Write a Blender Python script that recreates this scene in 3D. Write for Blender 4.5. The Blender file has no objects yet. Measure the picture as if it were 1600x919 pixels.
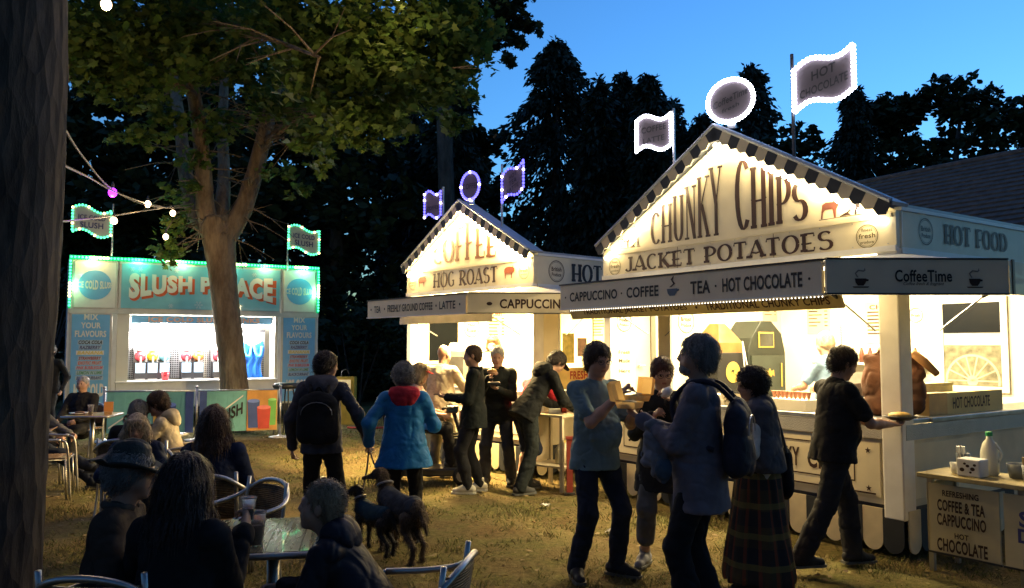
import bpy, bmesh, math, random
import numpy as np
from mathutils import Vector, Matrix
R = math.radians
rng = np.random.default_rng(7)
random.seed(7)
scene = bpy.context.scene
COL = scene.collection

# ------------------------------------------------------------------ camera
F, CX, CY, PIT, EYE = 1256.0, 800.0, 459.5, R(3.65), 1.70
cam = bpy.data.cameras.new('camera'); cam_o = bpy.data.objects.new('camera', cam); COL.objects.link(cam_o)
cam.sensor_width = 36.0; cam.lens = 36.0 * F / 1600.0; cam.clip_end = 500.0; cam.clip_start = 0.05
cam_o.location = (0, 0, EYE); cam_o.rotation_euler = (R(90) + PIT, 0, 0)
scene.camera = cam_o

# ------------------------------------------------------------------ sky after sunset
SUN_EL, SUN_ROT = R(-1.0), R(48)
world = bpy.data.worlds.new('World'); scene.world = world; world.use_nodes = True
wn = world.node_tree; wn.nodes.clear()
sky = wn.nodes.new('ShaderNodeTexSky'); sky.sky_type = 'NISHITA'; sky.sun_disc = False
sky.sun_elevation = SUN_EL; sky.sun_rotation = SUN_ROT; sky.ozone_density = 3.0; sky.dust_density = 0.3; sky.air_density = 1.0
tint = wn.nodes.new('ShaderNodeMix'); tint.data_type = 'RGBA'; tint.blend_type = 'MULTIPLY'
tint.inputs[0].default_value = 1.0; tint.inputs[7].default_value = (0.50, 0.93, 1.0, 1)   # white balance of the lamp-lit picture
bg = wn.nodes.new('ShaderNodeBackground'); bg.inputs[1].default_value = 1.95
wo = wn.nodes.new('ShaderNodeOutputWorld')
wn.links.new(sky.outputs[0], tint.inputs[6]); wn.links.new(tint.outputs[2], bg.inputs[0]); wn.links.new(bg.outputs[0], wo.inputs[0])

scene.view_settings.view_transform = 'Standard'; scene.view_settings.look = 'None'
scene.view_settings.exposure = 0.25; scene.view_settings.gamma = 1.0
scene.cycles.use_denoising = True; scene.cycles.max_bounces = 6; scene.cycles.diffuse_bounces = 3
scene.cycles.glossy_bounces = 2; scene.cycles.transmission_bounces = 4; scene.cycles.transparent_max_bounces = 6
scene.cycles.sample_clamp_indirect = 3.0; scene.cycles.sample_clamp_direct = 0.0
scene.cycles.caustics_reflective = False; scene.cycles.caustics_refractive = False

# ------------------------------------------------------------------ pixel helpers (a pixel of the 1600 x 919 photograph gives a direction)
def ray(px, py):
    dx, dy = (px - CX) / F, (CY - py) / F
    c, s = math.cos(PIT), math.sin(PIT)
    return Vector((dx, c - dy * s, s + dy * c))
def on_z(px, py, z=0.0):
    d = ray(px, py); t = (z - EYE) / d.z
    return Vector((d.x * t, d.y * t, z))
def at(px, py, Y):
    d = ray(px, py); t = Y / d.y
    return Vector((d.x * t, Y, EYE + d.z * t))
def gx(px, Y): return (px - CX) / F * Y

# ------------------------------------------------------------------ objects
def link(o, parent=None):
    COL.objects.link(o)
    if parent: o.parent = parent
    return o
def tag(o, label=None, cat=None, group=None, kind=None):
    if label: o['label'] = label
    if cat: o['category'] = cat
    if group: o['group'] = group
    if kind: o['kind'] = kind
    return o
def thing(name, label, cat, loc=(0, 0, 0), rz=0.0, group=None):
    o = link(bpy.data.objects.new(name, None)); o.location = loc; o.rotation_euler = (0, 0, rz)
    o.empty_display_size = 0.1
    return tag(o, label, cat, group)
def copy_tree(o, parent=None):
    c = o.copy(); COL.objects.link(c)
    if parent: c.parent = parent
    for ch in list(o.children): copy_tree(ch, c)
    return c

class MB:
    def __init__(s): s.v, s.f, s.m = [], [], []
    def add(s, vs, fs, mi=0):
        b = len(s.v); s.v += [tuple(v) for v in vs]; s.f += [tuple(b + i for i in f) for f in fs]; s.m += [mi] * len(fs); return s
    def box(s, x0, x1, y0, y1, z0, z1, mi=0):
        vs = [(x, y, z) for z in (z0, z1) for y in (y0, y1) for x in (x0, x1)]
        return s.add(vs, [(0, 2, 3, 1), (4, 5, 7, 6), (0, 1, 5, 4), (2, 6, 7, 3), (0, 4, 6, 2), (1, 3, 7, 5)], mi)
    def prism(s, poly, ax, a, b, mi=0):
        """closed polygon (2-D) extruded along axis ax (0,1,2) from a to b; the polygon uses the other two axes in order"""
        n = len(poly)
        def P(p, t):
            return [(t, p[0], p[1]), (p[0], t, p[1]), (p[0], p[1], t)][ax]
        vs = [P(p, a) for p in poly] + [P(p, b) for p in poly]
        fs = [tuple(range(n - 1, -1, -1)), tuple(range(n, 2 * n))] + [(i, (i + 1) % n, n + (i + 1) % n, n + i) for i in range(n)]
        return s.add(vs, fs, mi)
    def plate(s, poly3, nrm, t, mi=0):
        """planar 3-D polygon thickened along nrm"""
        n = len(poly3); nv = Vector(nrm).normalized() * t
        a = [Vector(p) for p in poly3]; vs = a + [p + nv for p in a]
        fs = [tuple(range(n - 1, -1, -1)), tuple(range(n, 2 * n))] + [(i, (i + 1) % n, n + (i + 1) % n, n + i) for i in range(n)]
        return s.add(vs, fs, mi)
    def tube(s, pts, r, n=8, closed=False, caps=True, mi=0, jit=0.0):
        pts = [Vector(p) for p in pts]; k = len(pts)
        rs = r if isinstance(r, (list, tuple)) else [r] * k
        prev = None; rings = []
        for i, p in enumerate(pts):
            if closed: t = pts[(i + 1) % k] - pts[i - 1]
            else: t = pts[min(i + 1, k - 1)] - pts[max(i - 1, 0)]
            t.normalize()
            if prev is None:
                a = Vector((0, 0, 1)) if abs(t.z) < .9 else Vector((1, 0, 0)); u = t.cross(a).normalized()
            else:
                u = (prev - t * prev.dot(t)).normalized()
            prev = u; w = t.cross(u)
            rings.append([p + (u * math.cos(2 * math.pi * j / n) + w * math.sin(2 * math.pi * j / n)) * (rs[i] * (1 + (random.uniform(-jit, jit) if jit else 0))) for j in range(n)])
        vs = [v for rg in rings for v in rg]; fs = []
        for i in range(k if closed else k - 1):
            a, b = i * n, ((i + 1) % k) * n
            fs += [(a + j, a + (j + 1) % n, b + (j + 1) % n, b + j) for j in range(n)]
        if caps and not closed: fs += [tuple(range(n - 1, -1, -1)), tuple((k - 1) * n + j for j in range(n))]
        return s.add(vs, fs, mi)
    def lathe(s, prof, n=16, c=(0, 0, 0), mi=0, caps=True):
        """profile [(r,z)...] about z"""
        vs = [(c[0] + r * math.cos(2 * math.pi * j / n), c[1] + r * math.sin(2 * math.pi * j / n), c[2] + z) for r, z in prof for j in range(n)]
        fs = [(i * n + j, i * n + (j + 1) % n, (i + 1) * n + (j + 1) % n, (i + 1) * n + j) for i in range(len(prof) - 1) for j in range(n)]
        if caps: fs += [tuple(range(n - 1, -1, -1)), tuple((len(prof) - 1) * n + j for j in range(n))]
        return s.add(vs, fs, mi)
    def ball(s, c, r, n=8, m=6, mi=0):
        r3 = r if isinstance(r, (list, tuple)) else (r, r, r)
        vs = [(c[0], c[1], c[2] - r3[2])]
        for i in range(1, m):
            a = math.pi * i / m
            vs += [(c[0] + r3[0] * math.sin(a) * math.cos(2 * math.pi * j / n), c[1] + r3[1] * math.sin(a) * math.sin(2 * math.pi * j / n), c[2] - r3[2] * math.cos(a)) for j in range(n)]
        vs.append((c[0], c[1], c[2] + r3[2])); L = len(vs) - 1; fs = []
        for j in range(n): fs.append((0, 1 + (j + 1) % n, 1 + j))
        for i in range(m - 2):
            for j in range(n): fs.append((1 + i * n + j, 1 + i * n + (j + 1) % n, 1 + (i + 1) * n + (j + 1) % n, 1 + (i + 1) * n + j))
        for j in range(n): fs.append((L, 1 + (m - 2) * n + j, 1 + (m - 2) * n + (j + 1) % n))
        return s.add(vs, fs, mi)
    def mesh(s, name, mats, smooth=False):
        me = bpy.data.meshes.new(name); me.from_pydata(s.v, [], s.f)
        for m in (mats if isinstance(mats, (list, tuple)) else [mats]): me.materials.append(m)
        if any(s.m): me.polygons.foreach_set('material_index', s.m)
        if smooth: me.polygons.foreach_set('use_smooth', [True] * len(s.f))
        me.update(); return me
    def build(s, name, mats, parent=None, smooth=False, bevel=0.0):
        o = bpy.data.objects.new(name, s.mesh(name, mats, smooth))
        if bevel:
            b = o.modifiers.new('b', 'BEVEL'); b.width = bevel; b.segments = 2; b.limit_method = 'ANGLE'
        return link(o, parent)

def np_mesh(name, V, faces_n, idx, mats, smooth=False, mi=None):
    """fast mesh: V (n,3), every face with faces_n corners, idx flat loop indices"""
    me = bpy.data.meshes.new(name); V = np.asarray(V, np.float32); idx = np.asarray(idx, np.int32).ravel()
    nf = len(idx) // faces_n
    me.vertices.add(len(V)); me.vertices.foreach_set('co', V.ravel())
    me.loops.add(len(idx)); me.loops.foreach_set('vertex_index', idx)
    me.polygons.add(nf); me.polygons.foreach_set('loop_start', np.arange(nf, dtype=np.int32) * faces_n)
    me.polygons.foreach_set('loop_total', np.full(nf, faces_n, np.int32))
    for m in (mats if isinstance(mats, (list, tuple)) else [mats]): me.materials.append(m)
    if mi is not None: me.polygons.foreach_set('material_index', np.asarray(mi, np.int32))
    if smooth: me.polygons.foreach_set('use_smooth', np.ones(nf, bool))
    me.update(calc_edges=True); return me
def smooth_path(pts, n=6):
    """Catmull-Rom through points"""
    P = [Vector(p) for p in pts]; P = [P[0] * 2 - P[1]] + P + [P[-1] * 2 - P[-2]]; out = []
    for i in range(1, len(P) - 2):
        for k in range(n):
            t = k / n; a, b, c, d = P[i - 1:i + 3]
            out.append(0.5 * ((2 * b) + (c - a) * t + (2 * a - 5 * b + 4 * c - d) * t * t + (3 * b - a - 3 * c + d) * t ** 3))
    out.append(P[-2]); return out

# ------------------------------------------------------------------ materials
MATS = {}
def M(name, col, rough=.6, metal=0.0, var=.2, scale=6.0, bump=0.0, bscale=60.0, emit=None, es=1.0, stretch=None, spec=.4, detail=4, sample=True, coat=0, sheen=0):
    if name in MATS: return MATS[name]
    m = bpy.data.materials.new(name); m.use_nodes = True; nt = m.node_tree; b = nt.nodes['Principled BSDF']
    b.inputs['Roughness'].default_value = rough; b.inputs['Metallic'].default_value = metal; b.inputs['Specular IOR Level'].default_value = spec
    if coat: b.inputs['Coat Weight'].default_value = coat
    if sheen: b.inputs['Sheen Weight'].default_value = sheen
    tc = nt.nodes.new('ShaderNodeTexCoord'); mp = nt.nodes.new('ShaderNodeMapping')
    nt.links.new(tc.outputs['Object'], mp.inputs[0])
    if stretch: mp.inputs['Scale'].default_value = stretch
    if var:
        no = nt.nodes.new('ShaderNodeTexNoise'); no.inputs['Scale'].default_value = scale; no.inputs['Detail'].default_value = detail
        nt.links.new(mp.outputs[0], no.inputs[0])
        rp = nt.nodes.new('ShaderNodeValToRGB'); e = rp.color_ramp.elements
        e[0].position, e[1].position = .3, .7
        e[0].color = tuple(max(0, c * (1 - var)) for c in col[:3]) + (1,); e[1].color = tuple(min(1, c * (1 + var)) for c in col[:3]) + (1,)
        nt.links.new(no.outputs[0], rp.inputs[0]); nt.links.new(rp.outputs[0], b.inputs['Base Color'])
        rr = nt.nodes.new('ShaderNodeMapRange'); rr.inputs[3].default_value = max(.02, rough - .08); rr.inputs[4].default_value = min(1, rough + .08)
        nt.links.new(no.outputs[0], rr.inputs[0]); nt.links.new(rr.outputs[0], b.inputs['Roughness'])
    else: b.inputs['Base Color'].default_value = tuple(col[:3]) + (1,)
    if bump:
        n2 = nt.nodes.new('ShaderNodeTexNoise'); n2.inputs['Scale'].default_value = bscale; n2.inputs['Detail'].default_value = 5
        nt.links.new(mp.outputs[0], n2.inputs[0]); bm = nt.nodes.new('ShaderNodeBump'); bm.inputs['Strength'].default_value = bump; bm.inputs['Distance'].default_value = .02
        nt.links.new(n2.outputs[0], bm.inputs['Height']); nt.links.new(bm.outputs[0], b.inputs['Normal'])
    if emit:
        b.inputs['Emission Color'].default_value = tuple(emit) + (1,); b.inputs['Emission Strength'].default_value = es
        if not sample: m.cycles.emission_sampling = 'NONE'
    MATS[name] = m; return m
def nodes(m): return m.node_tree.nodes, m.node_tree.links, m.node_tree.nodes['Principled BSDF']

cream = M('cream_paint', (.72, .64, .45), .45, var=.13, scale=2.2, bump=.07, bscale=5, detail=8)
cream2 = M('cream_panel', (.66, .58, .40), .5, var=.18, scale=3, bump=.06, bscale=9, detail=8)
white_in = M('white_laminate', (.80, .76, .64), .45, var=.04, scale=3)
white_m = M('white_metal', (.74, .73, .70), .4, var=.08, scale=5)
ink = M('brown_ink', (.035, .013, .008), .5, var=.2)
ink_black = M('black_ink', (.02, .018, .018), .5, var=.2)
ink_red = M('red_ink', (.33, .03, .02), .5, var=.1)
black_paint = M('black_paint', (.022, .022, .025), .5, var=.2)
alu = M('brushed_aluminium', (.50, .49, .47), .40, metal=1.0, var=.12, scale=14)
steel = M('galvanised_steel', (.45, .45, .46), .38, metal=1.0, var=.2, scale=9)
dark_metal = M('dark_metal', (.05, .05, .055), .45, metal=.6, var=.3)
dark_rubber = M('black_rubber', (.018, .018, .018), .75, var=.3, bump=.2)
sky_trim = M('grey_roof_trim', (.30, .33, .38), .35, var=.15)
def lamp_mat(name, c, s, sample=False): return M(name, c, .5, var=0, emit=c, es=s, sample=sample)

def point(name, loc, col, watts, r=.05, parent=None):
    l = bpy.data.lights.new(name, 'POINT'); l.energy = watts; l.color = col; l.shadow_soft_size = r
    o = link(bpy.data.objects.new(name, l), parent); o.location = loc; return o
def area(name, loc, rot, sx, sy, col, watts, parent=None):
    l = bpy.data.lights.new(name, 'AREA'); l.shape = 'RECTANGLE'; l.size = sx; l.size_y = sy; l.energy = watts; l.color = col
    o = link(bpy.data.objects.new(name, l), parent); o.location = loc; o.rotation_euler = rot; return o

# ------------------------------------------------------------------ lettering
def glyph_mesh(txt, bold=0.0, shear=0.0):
    cu = bpy.data.curves.new('t', 'FONT'); cu.body = txt; cu.offset = bold; cu.shear = shear; cu.resolution_u = 3; cu.fill_mode = 'BOTH'
    cu.space_character = 1.0 + bold * 2
    o = bpy.data.objects.new('t', cu); COL.objects.link(o)
    dg = bpy.context.evaluated_depsgraph_get(); me = bpy.data.meshes.new_from_object(o.evaluated_get(dg))
    V = np.zeros(len(me.vertices) * 3, np.float32); me.vertices.foreach_get('co', V); V = V.reshape(-1, 3)
    fs = [tuple(p.vertices) for p in me.polygons]
    bpy.data.objects.remove(o); bpy.data.curves.remove(cu); bpy.data.meshes.remove(me)
    return V, fs
_gc = {}
def text(txt, name, parent, o, r, u, w, h, mat, bold=0.02, shear=0.0, lift=.004, bend=None):
    """sans lettering fitted to a w x h box centred on o; r and u are its right and up vectors"""
    key = (txt, bold, shear)
    if key not in _gc: _gc[key] = glyph_mesh(txt, bold, shear)
    V, fs = _gc[key]
    lo, hi = V.min(0), V.max(0)
    xn = (V[:, 0] - (lo[0] + hi[0]) / 2) / max(hi[0] - lo[0], 1e-6); yn = (V[:, 1] - (lo[1] + hi[1]) / 2) / max(hi[1] - lo[1], 1e-6)
    if bend: xn, yn = bend(xn, yn)
    o, r, u = Vector(o), Vector(r).normalized(), Vector(u).normalized(); nn = r.cross(u)
    mb = MB(); mb.v = [tuple(o + r * (float(a) * w) + u * (float(b) * h) + nn * lift) for a, b in zip(xn, yn)]; mb.f = fs; mb.m = [0] * len(fs)
    return mb.build(name, mat, parent)

def E(cx, cy, rx, ry, a0, a1, n=14): return [(cx + rx * math.cos(R(a0 + (a1 - a0) * i / n)), cy + ry * math.sin(R(a0 + (a1 - a0) * i / n))) for i in range(n + 1)]
# stroke glyphs of a tall show-front serif face: (width, [(points, weight)], [(x, y) of serifs])
G = {
 'A': (.62, [([(.04, 0), (.31, 1)], .4), ([(.31, 1), (.58, 0)], 1), ([(.1, .33), (.31, .24), (.5, .33)], .4)], [(.04, 0), (.58, 0)]),
 'C': (.56, [(E(.31, .5, .25, .48, 48, 312), 0)], []),
 'D': (.60, [([(.12, 0), (.12, 1)], 1), ([(.12, .97)] + E(.22, .5, .32, .47, 90, -90) + [(.12, .03)], 0)], [(.12, 0), (.12, 1)]),
 'E': (.52, [([(.12, 0), (.12, 1)], 1), ([(.12, .97), (.46, .97), (.47, .8)], .4), ([(.02, .45), (.12, .42), (.38, .45)], .4), ([(.12, .03), (.46, .03), (.48, .22)], .4)], [(.12, 0), (.12, 1)]),
 'F': (.50, [([(.12, 0), (.12, 1)], 1), ([(.12, .97), (.46, .97), (.47, .8)], .4), ([(.02, .45), (.12, .42), (.38, .45)], .4)], [(.12, 0), (.12, 1)]),
 'G': (.60, [(E(.31, .5, .25, .48, 48, 318), 0), ([(.50, .06), (.50, .40)], .8), ([(.38, .40), (.58, .40)], .4)], []),
 'H': (.62, [([(.11, 0), (.11, 1)], 1), ([(.51, 0), (.51, 1)], 1), ([(.02, .48), (.11, .44), (.51, .44), (.6, .48)], .4)], [(.11, 0), (.11, 1), (.51, 0), (.51, 1)]),
 'I': (.24, [([(.12, 0), (.12, 1)], 1)], [(.12, 0), (.12, 1)]),
 'J': (.42, [([(.30, 1), (.30, .22)] + E(.17, .22, .13, .2, 0, -170, 8), 0)], [(.30, 1)]),
 'K': (.60, [([(.11, 0), (.11, 1)], 1), ([(.54, 1), (.13, .42)], .4), ([(.22, .54), (.54, 0)], 1)], [(.11, 0), (.11, 1), (.54, 0), (.52, 1)]),
 'L': (.50, [([(.12, 0), (.12, 1)], 1), ([(.12, .03), (.44, .03), (.46, .24)], .4)], [(.12, 0), (.12, 1)]),
 'N': (.62, [([(.11, 0), (.11, 1)], .4), ([(.10, 1), (.51, 0)], 1), ([(.51, 0), (.51, 1)], .4)], [(.11, 0), (.1, 1), (.51, 1)]),
 'O': (.62, [(E(.31, .5, .26, .48, 0, 360, 22), 0)], []),
 'P': (.54, [([(.12, 0), (.12, 1)], 1), ([(.12, .97)] + E(.2, .69, .28, .28, 90, -90) + [(.02, .41)], 0)], [(.12, 0), (.12, 1)]),
 'R': (.60, [([(.12, 0), (.12, 1)], 1), ([(.12, .97)] + E(.2, .72, .27, .25, 90, -90) + [(.02, .47)], 0), ([(.24, .47), (.55, 0)], 1)], [(.12, 0), (.12, 1), (.55, 0)]),
 'S': (.52, [(E(.26, .735, .19, .235, 30, 260, 10) + E(.26, .265, .21, .25, 80, -150, 10), 0)], []),
 'T': (.56, [([(.28, 0), (.28, 1)], 1), ([(.03, .80), (.05, .97), (.51, .97), (.53, .80)], .4)], [(.28, 0)]),
 'U': (.60, [([(.11, 1), (.11, .25)] + E(.30, .25, .19, .23, 180, 360, 10) + [(.49, 1)], 0)], [(.11, 1), (.49, 1)]),
 'Y': (.58, [([(.06, 1), (.29, .45), (.29, 0)], 1), ([(.53, 1), (.29, .45)], .4)], [(.06, 1), (.53, 1), (.29, 0)]),
}
def serif_text(txt, name, parent, o, r, u, w, mat, h=None, hfun=None, base=None, thick=.085, lift=.005, shadow=None):
    """show-front lettering; o = left end of the base line, w = total width, h height or hfun(t)->height at fraction t"""
    if ' ' in txt:
        total = sum(G[c][0] + .06 if c != ' ' else .34 for c in txt); x = 0.0
        for wd in txt.split(' '):
            ww = sum(G[c][0] + .06 for c in wd); serif_text(wd, name, parent, Vector(o) + Vector(r).normalized() * (x * w / total), r, u, w * ww / total, mat, h, hfun, base, thick, lift); x += ww + .34
        return
    o, r, u = Vector(o), Vector(r).normalized(), Vector(u).normalized(); nn = r.cross(u)
    total = sum(G[c][0] + .06 if c != ' ' else .34 for c in txt); sx = w / total
    mb = MB(); x = 0.0; lz = 0
    for c in txt:
        if c == ' ': x += .34; continue
        gw, strokes, serifs = G[c]
        hh = hfun((x + gw / 2) / total) if hfun else h
        y0 = base((x + gw / 2) / total) if base else 0.0
        def put(px, py): return (x + px) * sx, y0 + py * hh
        for pts, wt in strokes:
            q = [put(*p) for p in pts]; n = len(q); L, Rr = [], []
            for i in range(n):
                a, b = q[max(i - 1, 0)], q[min(i + 1, n - 1)]
                dx, dy = b[0] - a[0], b[1] - a[1]; l = math.hypot(dx, dy) or 1; dx /= l; dy /= l
                if wt == 0: tw = thick * (.32 + .68 * abs(dy) ** 1.5)
                else: tw = thick * wt
                tw *= w / total * .53
                L.append((q[i][0] - dy * tw, q[i][1] + dx * tw)); Rr.append((q[i][0] + dy * tw, q[i][1] - dx * tw))
            lz += 1; z = lift + (lz % 4) * .0006
            vs = [o + r * a + u * b + nn * z for a, b in L] + [o + r * a + u * b + nn * z for a, b in Rr]
            mb.add(vs, [(i, n + i, n + i + 1, i + 1) for i in range(n - 1)])
        for sxp, syp in serifs:
            cx, cy = put(sxp, syp); t = thick * sx * .30; wv = .125 * sx
            lz += 1; z = lift + .003 + (lz % 3) * .0005
            cy += t if syp == 0 else -t
            mb.add([o + r * (cx + a * wv) + u * (cy + b * t) + nn * z for a, b in ((-1, -1), (1, -1), (1, 1), (-1, 1))], [(0, 1, 2, 3)])
        x += gw + .06
    return mb.build(name, mat, parent)
def flat(poly, name, parent, o, r, u, mat, lift=.004, s=1.0):
    """flat print: polygon in the plane (r, u) about o"""
    o, r, u = Vector(o), Vector(r).normalized(), Vector(u).normalized(); nn = r.cross(u)
    return MB().add([o + r * (a * s) + u * (b * s) + nn * lift for a, b in poly], [tuple(range(len(poly)))]).build(name, mat, parent)
def disc(rad, n=28, ry=None): return [(rad * math.cos(2 * math.pi * i / n), (ry or rad) * math.sin(2 * math.pi * i / n)) for i in range(n)]
X3, Y3, Z3 = Vector((1, 0, 0)), Vector((0, 1, 0)), Vector((0, 0, 1))
# ================================================================== GROUND
def pnoise(P, seed, wl, n=10):
    """cheap smooth noise: random sines, about -1..1"""
    g = np.random.default_rng(seed); out = np.zeros(P.shape[:-1], np.float32)
    for i in range(n):
        k = g.normal(size=P.shape[-1]); k *= (2 * math.pi / (wl * g.uniform(.6, 1.7))) / np.linalg.norm(k)
        out += np.sin(P @ k.astype(np.float32) + g.uniform(0, 6.28)).astype(np.float32)
    return out / math.sqrt(n / 1.0) / 1.1

def vnoise(P, seed, wl, st=(1, 1, 1)):
    """value noise in three dimensions, -1..1"""
    Q = P * (np.array(st, np.float32) / wl) + seed * 17.31; I = np.floor(Q).astype(np.int64); f = (Q - I).astype(np.float32); f = f * f * (3 - 2 * f); out = 0
    for c in range(8):
        o = np.array([c & 1, c >> 1 & 1, c >> 2 & 1]); J = I + o; hsh = (J[:, 0] * 73856093) ^ (J[:, 1] * 19349663) ^ (J[:, 2] * 83492791) ^ (seed * 2654435); hsh = (hsh ^ (hsh >> 13)) * 1274126177; v = ((hsh >> 8) & 0xffff) / 32767.5 - 1
        w = np.where(o, f, 1 - f).prod(1); out = out + v * w
    return out.astype(np.float32)
def ground_mat():
    m = M('trampled_turf', (.16, .11, .05), .95, var=0, spec=.1); n, l, b = nodes(m)
    tc = n.new('ShaderNodeTexCoord')
    def noise(s, d=6, r=.6):
        q = n.new('ShaderNodeTexNoise'); q.inputs['Scale'].default_value = s; q.inputs['Detail'].default_value = d; q.inputs['Roughness'].default_value = r
        l.new(tc.outputs['Object'], q.inputs[0]); return q
    a, c, d, s = noise(.55), noise(2.6), noise(22, 8, .75), noise(90, 4, .7)
    r1 = n.new('ShaderNodeValToRGB'); e = r1.color_ramp.elements; e[0].position, e[1].position = .36, .62
    e[0].color = (.19, .13, .06, 1); e[1].color = (.16, .165, .05, 1)
    el = e.new(.48); el.color = (.21, .165, .075, 1)
    mx = n.new('ShaderNodeMix'); mx.data_type = 'FLOAT'; mx.inputs[0].default_value = .45
    l.new(a.outputs[0], mx.inputs[2]); l.new(c.outputs[0], mx.inputs[3]); l.new(mx.outputs[0], r1.inputs[0])
    r2 = n.new('ShaderNodeValToRGB'); e = r2.color_ramp.elements; e[0].position, e[1].position = .3, .72
    e[0].color = (.35, .33, .30, 1); e[1].color = (1.5, 1.45, 1.3, 1)
    l.new(d.outputs[0], r2.inputs[0])
    mu = n.new('ShaderNodeMix'); mu.data_type = 'RGBA'; mu.blend_type = 'MULTIPLY'; mu.inputs[0].default_value = .9
    l.new(r1.outputs[0], mu.inputs[6]); l.new(r2.outputs[0], mu.inputs[7]); l.new(mu.outputs[2], b.inputs['Base Color'])
    bm = n.new('ShaderNodeBump'); bm.inputs['Strength'].default_value = .9; bm.inputs['Distance'].default_value = .05
    ad = n.new('ShaderNodeMath'); ad.operation = 'ADD'; l.new(d.outputs[0], ad.inputs[0]); l.new(s.outputs[0], ad.inputs[1])
    l.new(ad.outputs[0], bm.inputs['Height']); l.new(bm.outputs[0], b.inputs['Normal'])
    return m
GM = ground_mat()
def ground():
    xs = np.concatenate([np.linspace(-150, -16, 12), np.linspace(-15, 15, 121), np.linspace(16, 150, 12)])
    ys = np.concatenate([np.linspace(-60, -2, 8), np.linspace(-1, 24, 101), np.linspace(26, 220, 14)])
    Xg, Yg = np.meshgrid(xs, ys, indexing='ij'); P = np.stack([Xg, Yg], -1).astype(np.float32)
    Z = (pnoise(P, 3, 1.6) * .012 + pnoise(P, 4, .7) * .006 - .012) * (np.abs(Xg) < 15.5) * (Yg < 24.5) * (Yg > -1.5)
    V = np.stack([Xg, Yg, Z], -1).reshape(-1, 3); nx, ny = len(xs), len(ys)
    i = (np.arange(nx - 1)[:, None] * ny + np.arange(ny - 1)[None]).ravel()
    o = bpy.data.objects.new('ground', np_mesh('ground', V, 4, np.stack([i, i + ny, i + ny + 1, i + 1], 1), GM, True)); link(o)
    o['kind'] = 'structure'
ground()

def rand_leafm(name, cols, trans=.35, rough=.55):
    m = M(name, cols[0], rough, var=0, spec=.25); n, l, b = nodes(m)
    ge = n.new('ShaderNodeNewGeometry'); rp = n.new('ShaderNodeValToRGB'); e = rp.color_ramp.elements
    e[0].color = cols[0] + (1,); e[1].color = cols[-1] + (1,)
    for i, c in enumerate(cols[1:-1]): e.new((i + 1) / (len(cols) - 1)).color = c + (1,)
    l.new(ge.outputs['Random Per Island'], rp.inputs[0]); l.new(rp.outputs[0], b.inputs['Base Color'])
    if trans:
        t = n.new('ShaderNodeBsdfTranslucent'); l.new(rp.outputs[0], t.inputs[0]); ms = n.new('ShaderNodeMixShader'); ms.inputs[0].default_value = trans
        out = [x for x in n if x.type == 'OUTPUT_MATERIAL'][0]
        l.new(b.outputs[0], ms.inputs[1]); l.new(t.outputs[0], ms.inputs[2]); l.new(ms.outputs[0], out.inputs[0])
    return m
grass_m = rand_leafm('dry_grass_blades', [(.09, .11, .028), (.17, .145, .055), (.22, .17, .085), (.12, .135, .04)], .2, .8)
litter_m = rand_leafm('fallen_leaves', [(.16, .09, .03), (.26, .19, .09), (.10, .06, .03), (.20, .17, .05)], .1, .8)
def grass():
    n = 150000; g = np.random.default_rng(5)
    y = 3.2 + (g.random(n) ** 1.5) * 15; x = (g.random(n) * 2 - 1) * (y * .68 + .3)
    P = np.stack([x, y], 1).astype(np.float32)
    dens = pnoise(P, 11, 1.5) * .6 + pnoise(P, 12, .35) * .6
    keep = dens > g.normal(size=n) * .25 + .05; P = P[keep]; n = len(P)
    h = g.uniform(.010, .038, n) * (1 + .4 * pnoise(P, 13, .8)); a = g.random(n) * 6.28; w = g.uniform(.002, .005, n) * (1 + P[:, 1] / 10)
    ln = g.normal(size=(n, 2)) * .03
    d = np.stack([np.cos(a), np.sin(a)], 1) * w[:, None]; z0 = np.full(n, -.012)
    V = np.stack([np.column_stack([P - d, z0]), np.column_stack([P + d, z0]), np.column_stack([P + ln, h])], 1).reshape(-1, 3)
    o = link(bpy.data.objects.new('grass', np_mesh('grass', V, 3, np.arange(len(V)), grass_m)))
    tag(o, 'short dry trampled grass covering the ground between the stalls', 'grass', kind='stuff')
    n = 2600; y = 3.2 + (g.random(n) ** 1.4) * 14; x = (g.random(n) * 2 - 1) * y * .66; s = g.uniform(.012, .04, n); a = g.random(n) * 6.28
    q = np.array([(-1, 0), (0, -.55), (1, 0), (0, .6)]); V = []
    c, sn = np.cos(a), np.sin(a)
    for qx, qy in q:
        V.append(np.column_stack([x + s * (qx * c - qy * sn), y + s * (qx * sn + qy * c), g.uniform(.002, .022, n)]))
    V = np.stack(V, 1).reshape(-1, 3)
    o = link(bpy.data.objects.new('leaf_litter', np_mesh('leaf_litter', V, 4, np.arange(len(V)), litter_m)))
    tag(o, 'small dead leaves and straw scattered over the turf', 'leaves', kind='stuff')
grass()

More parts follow.
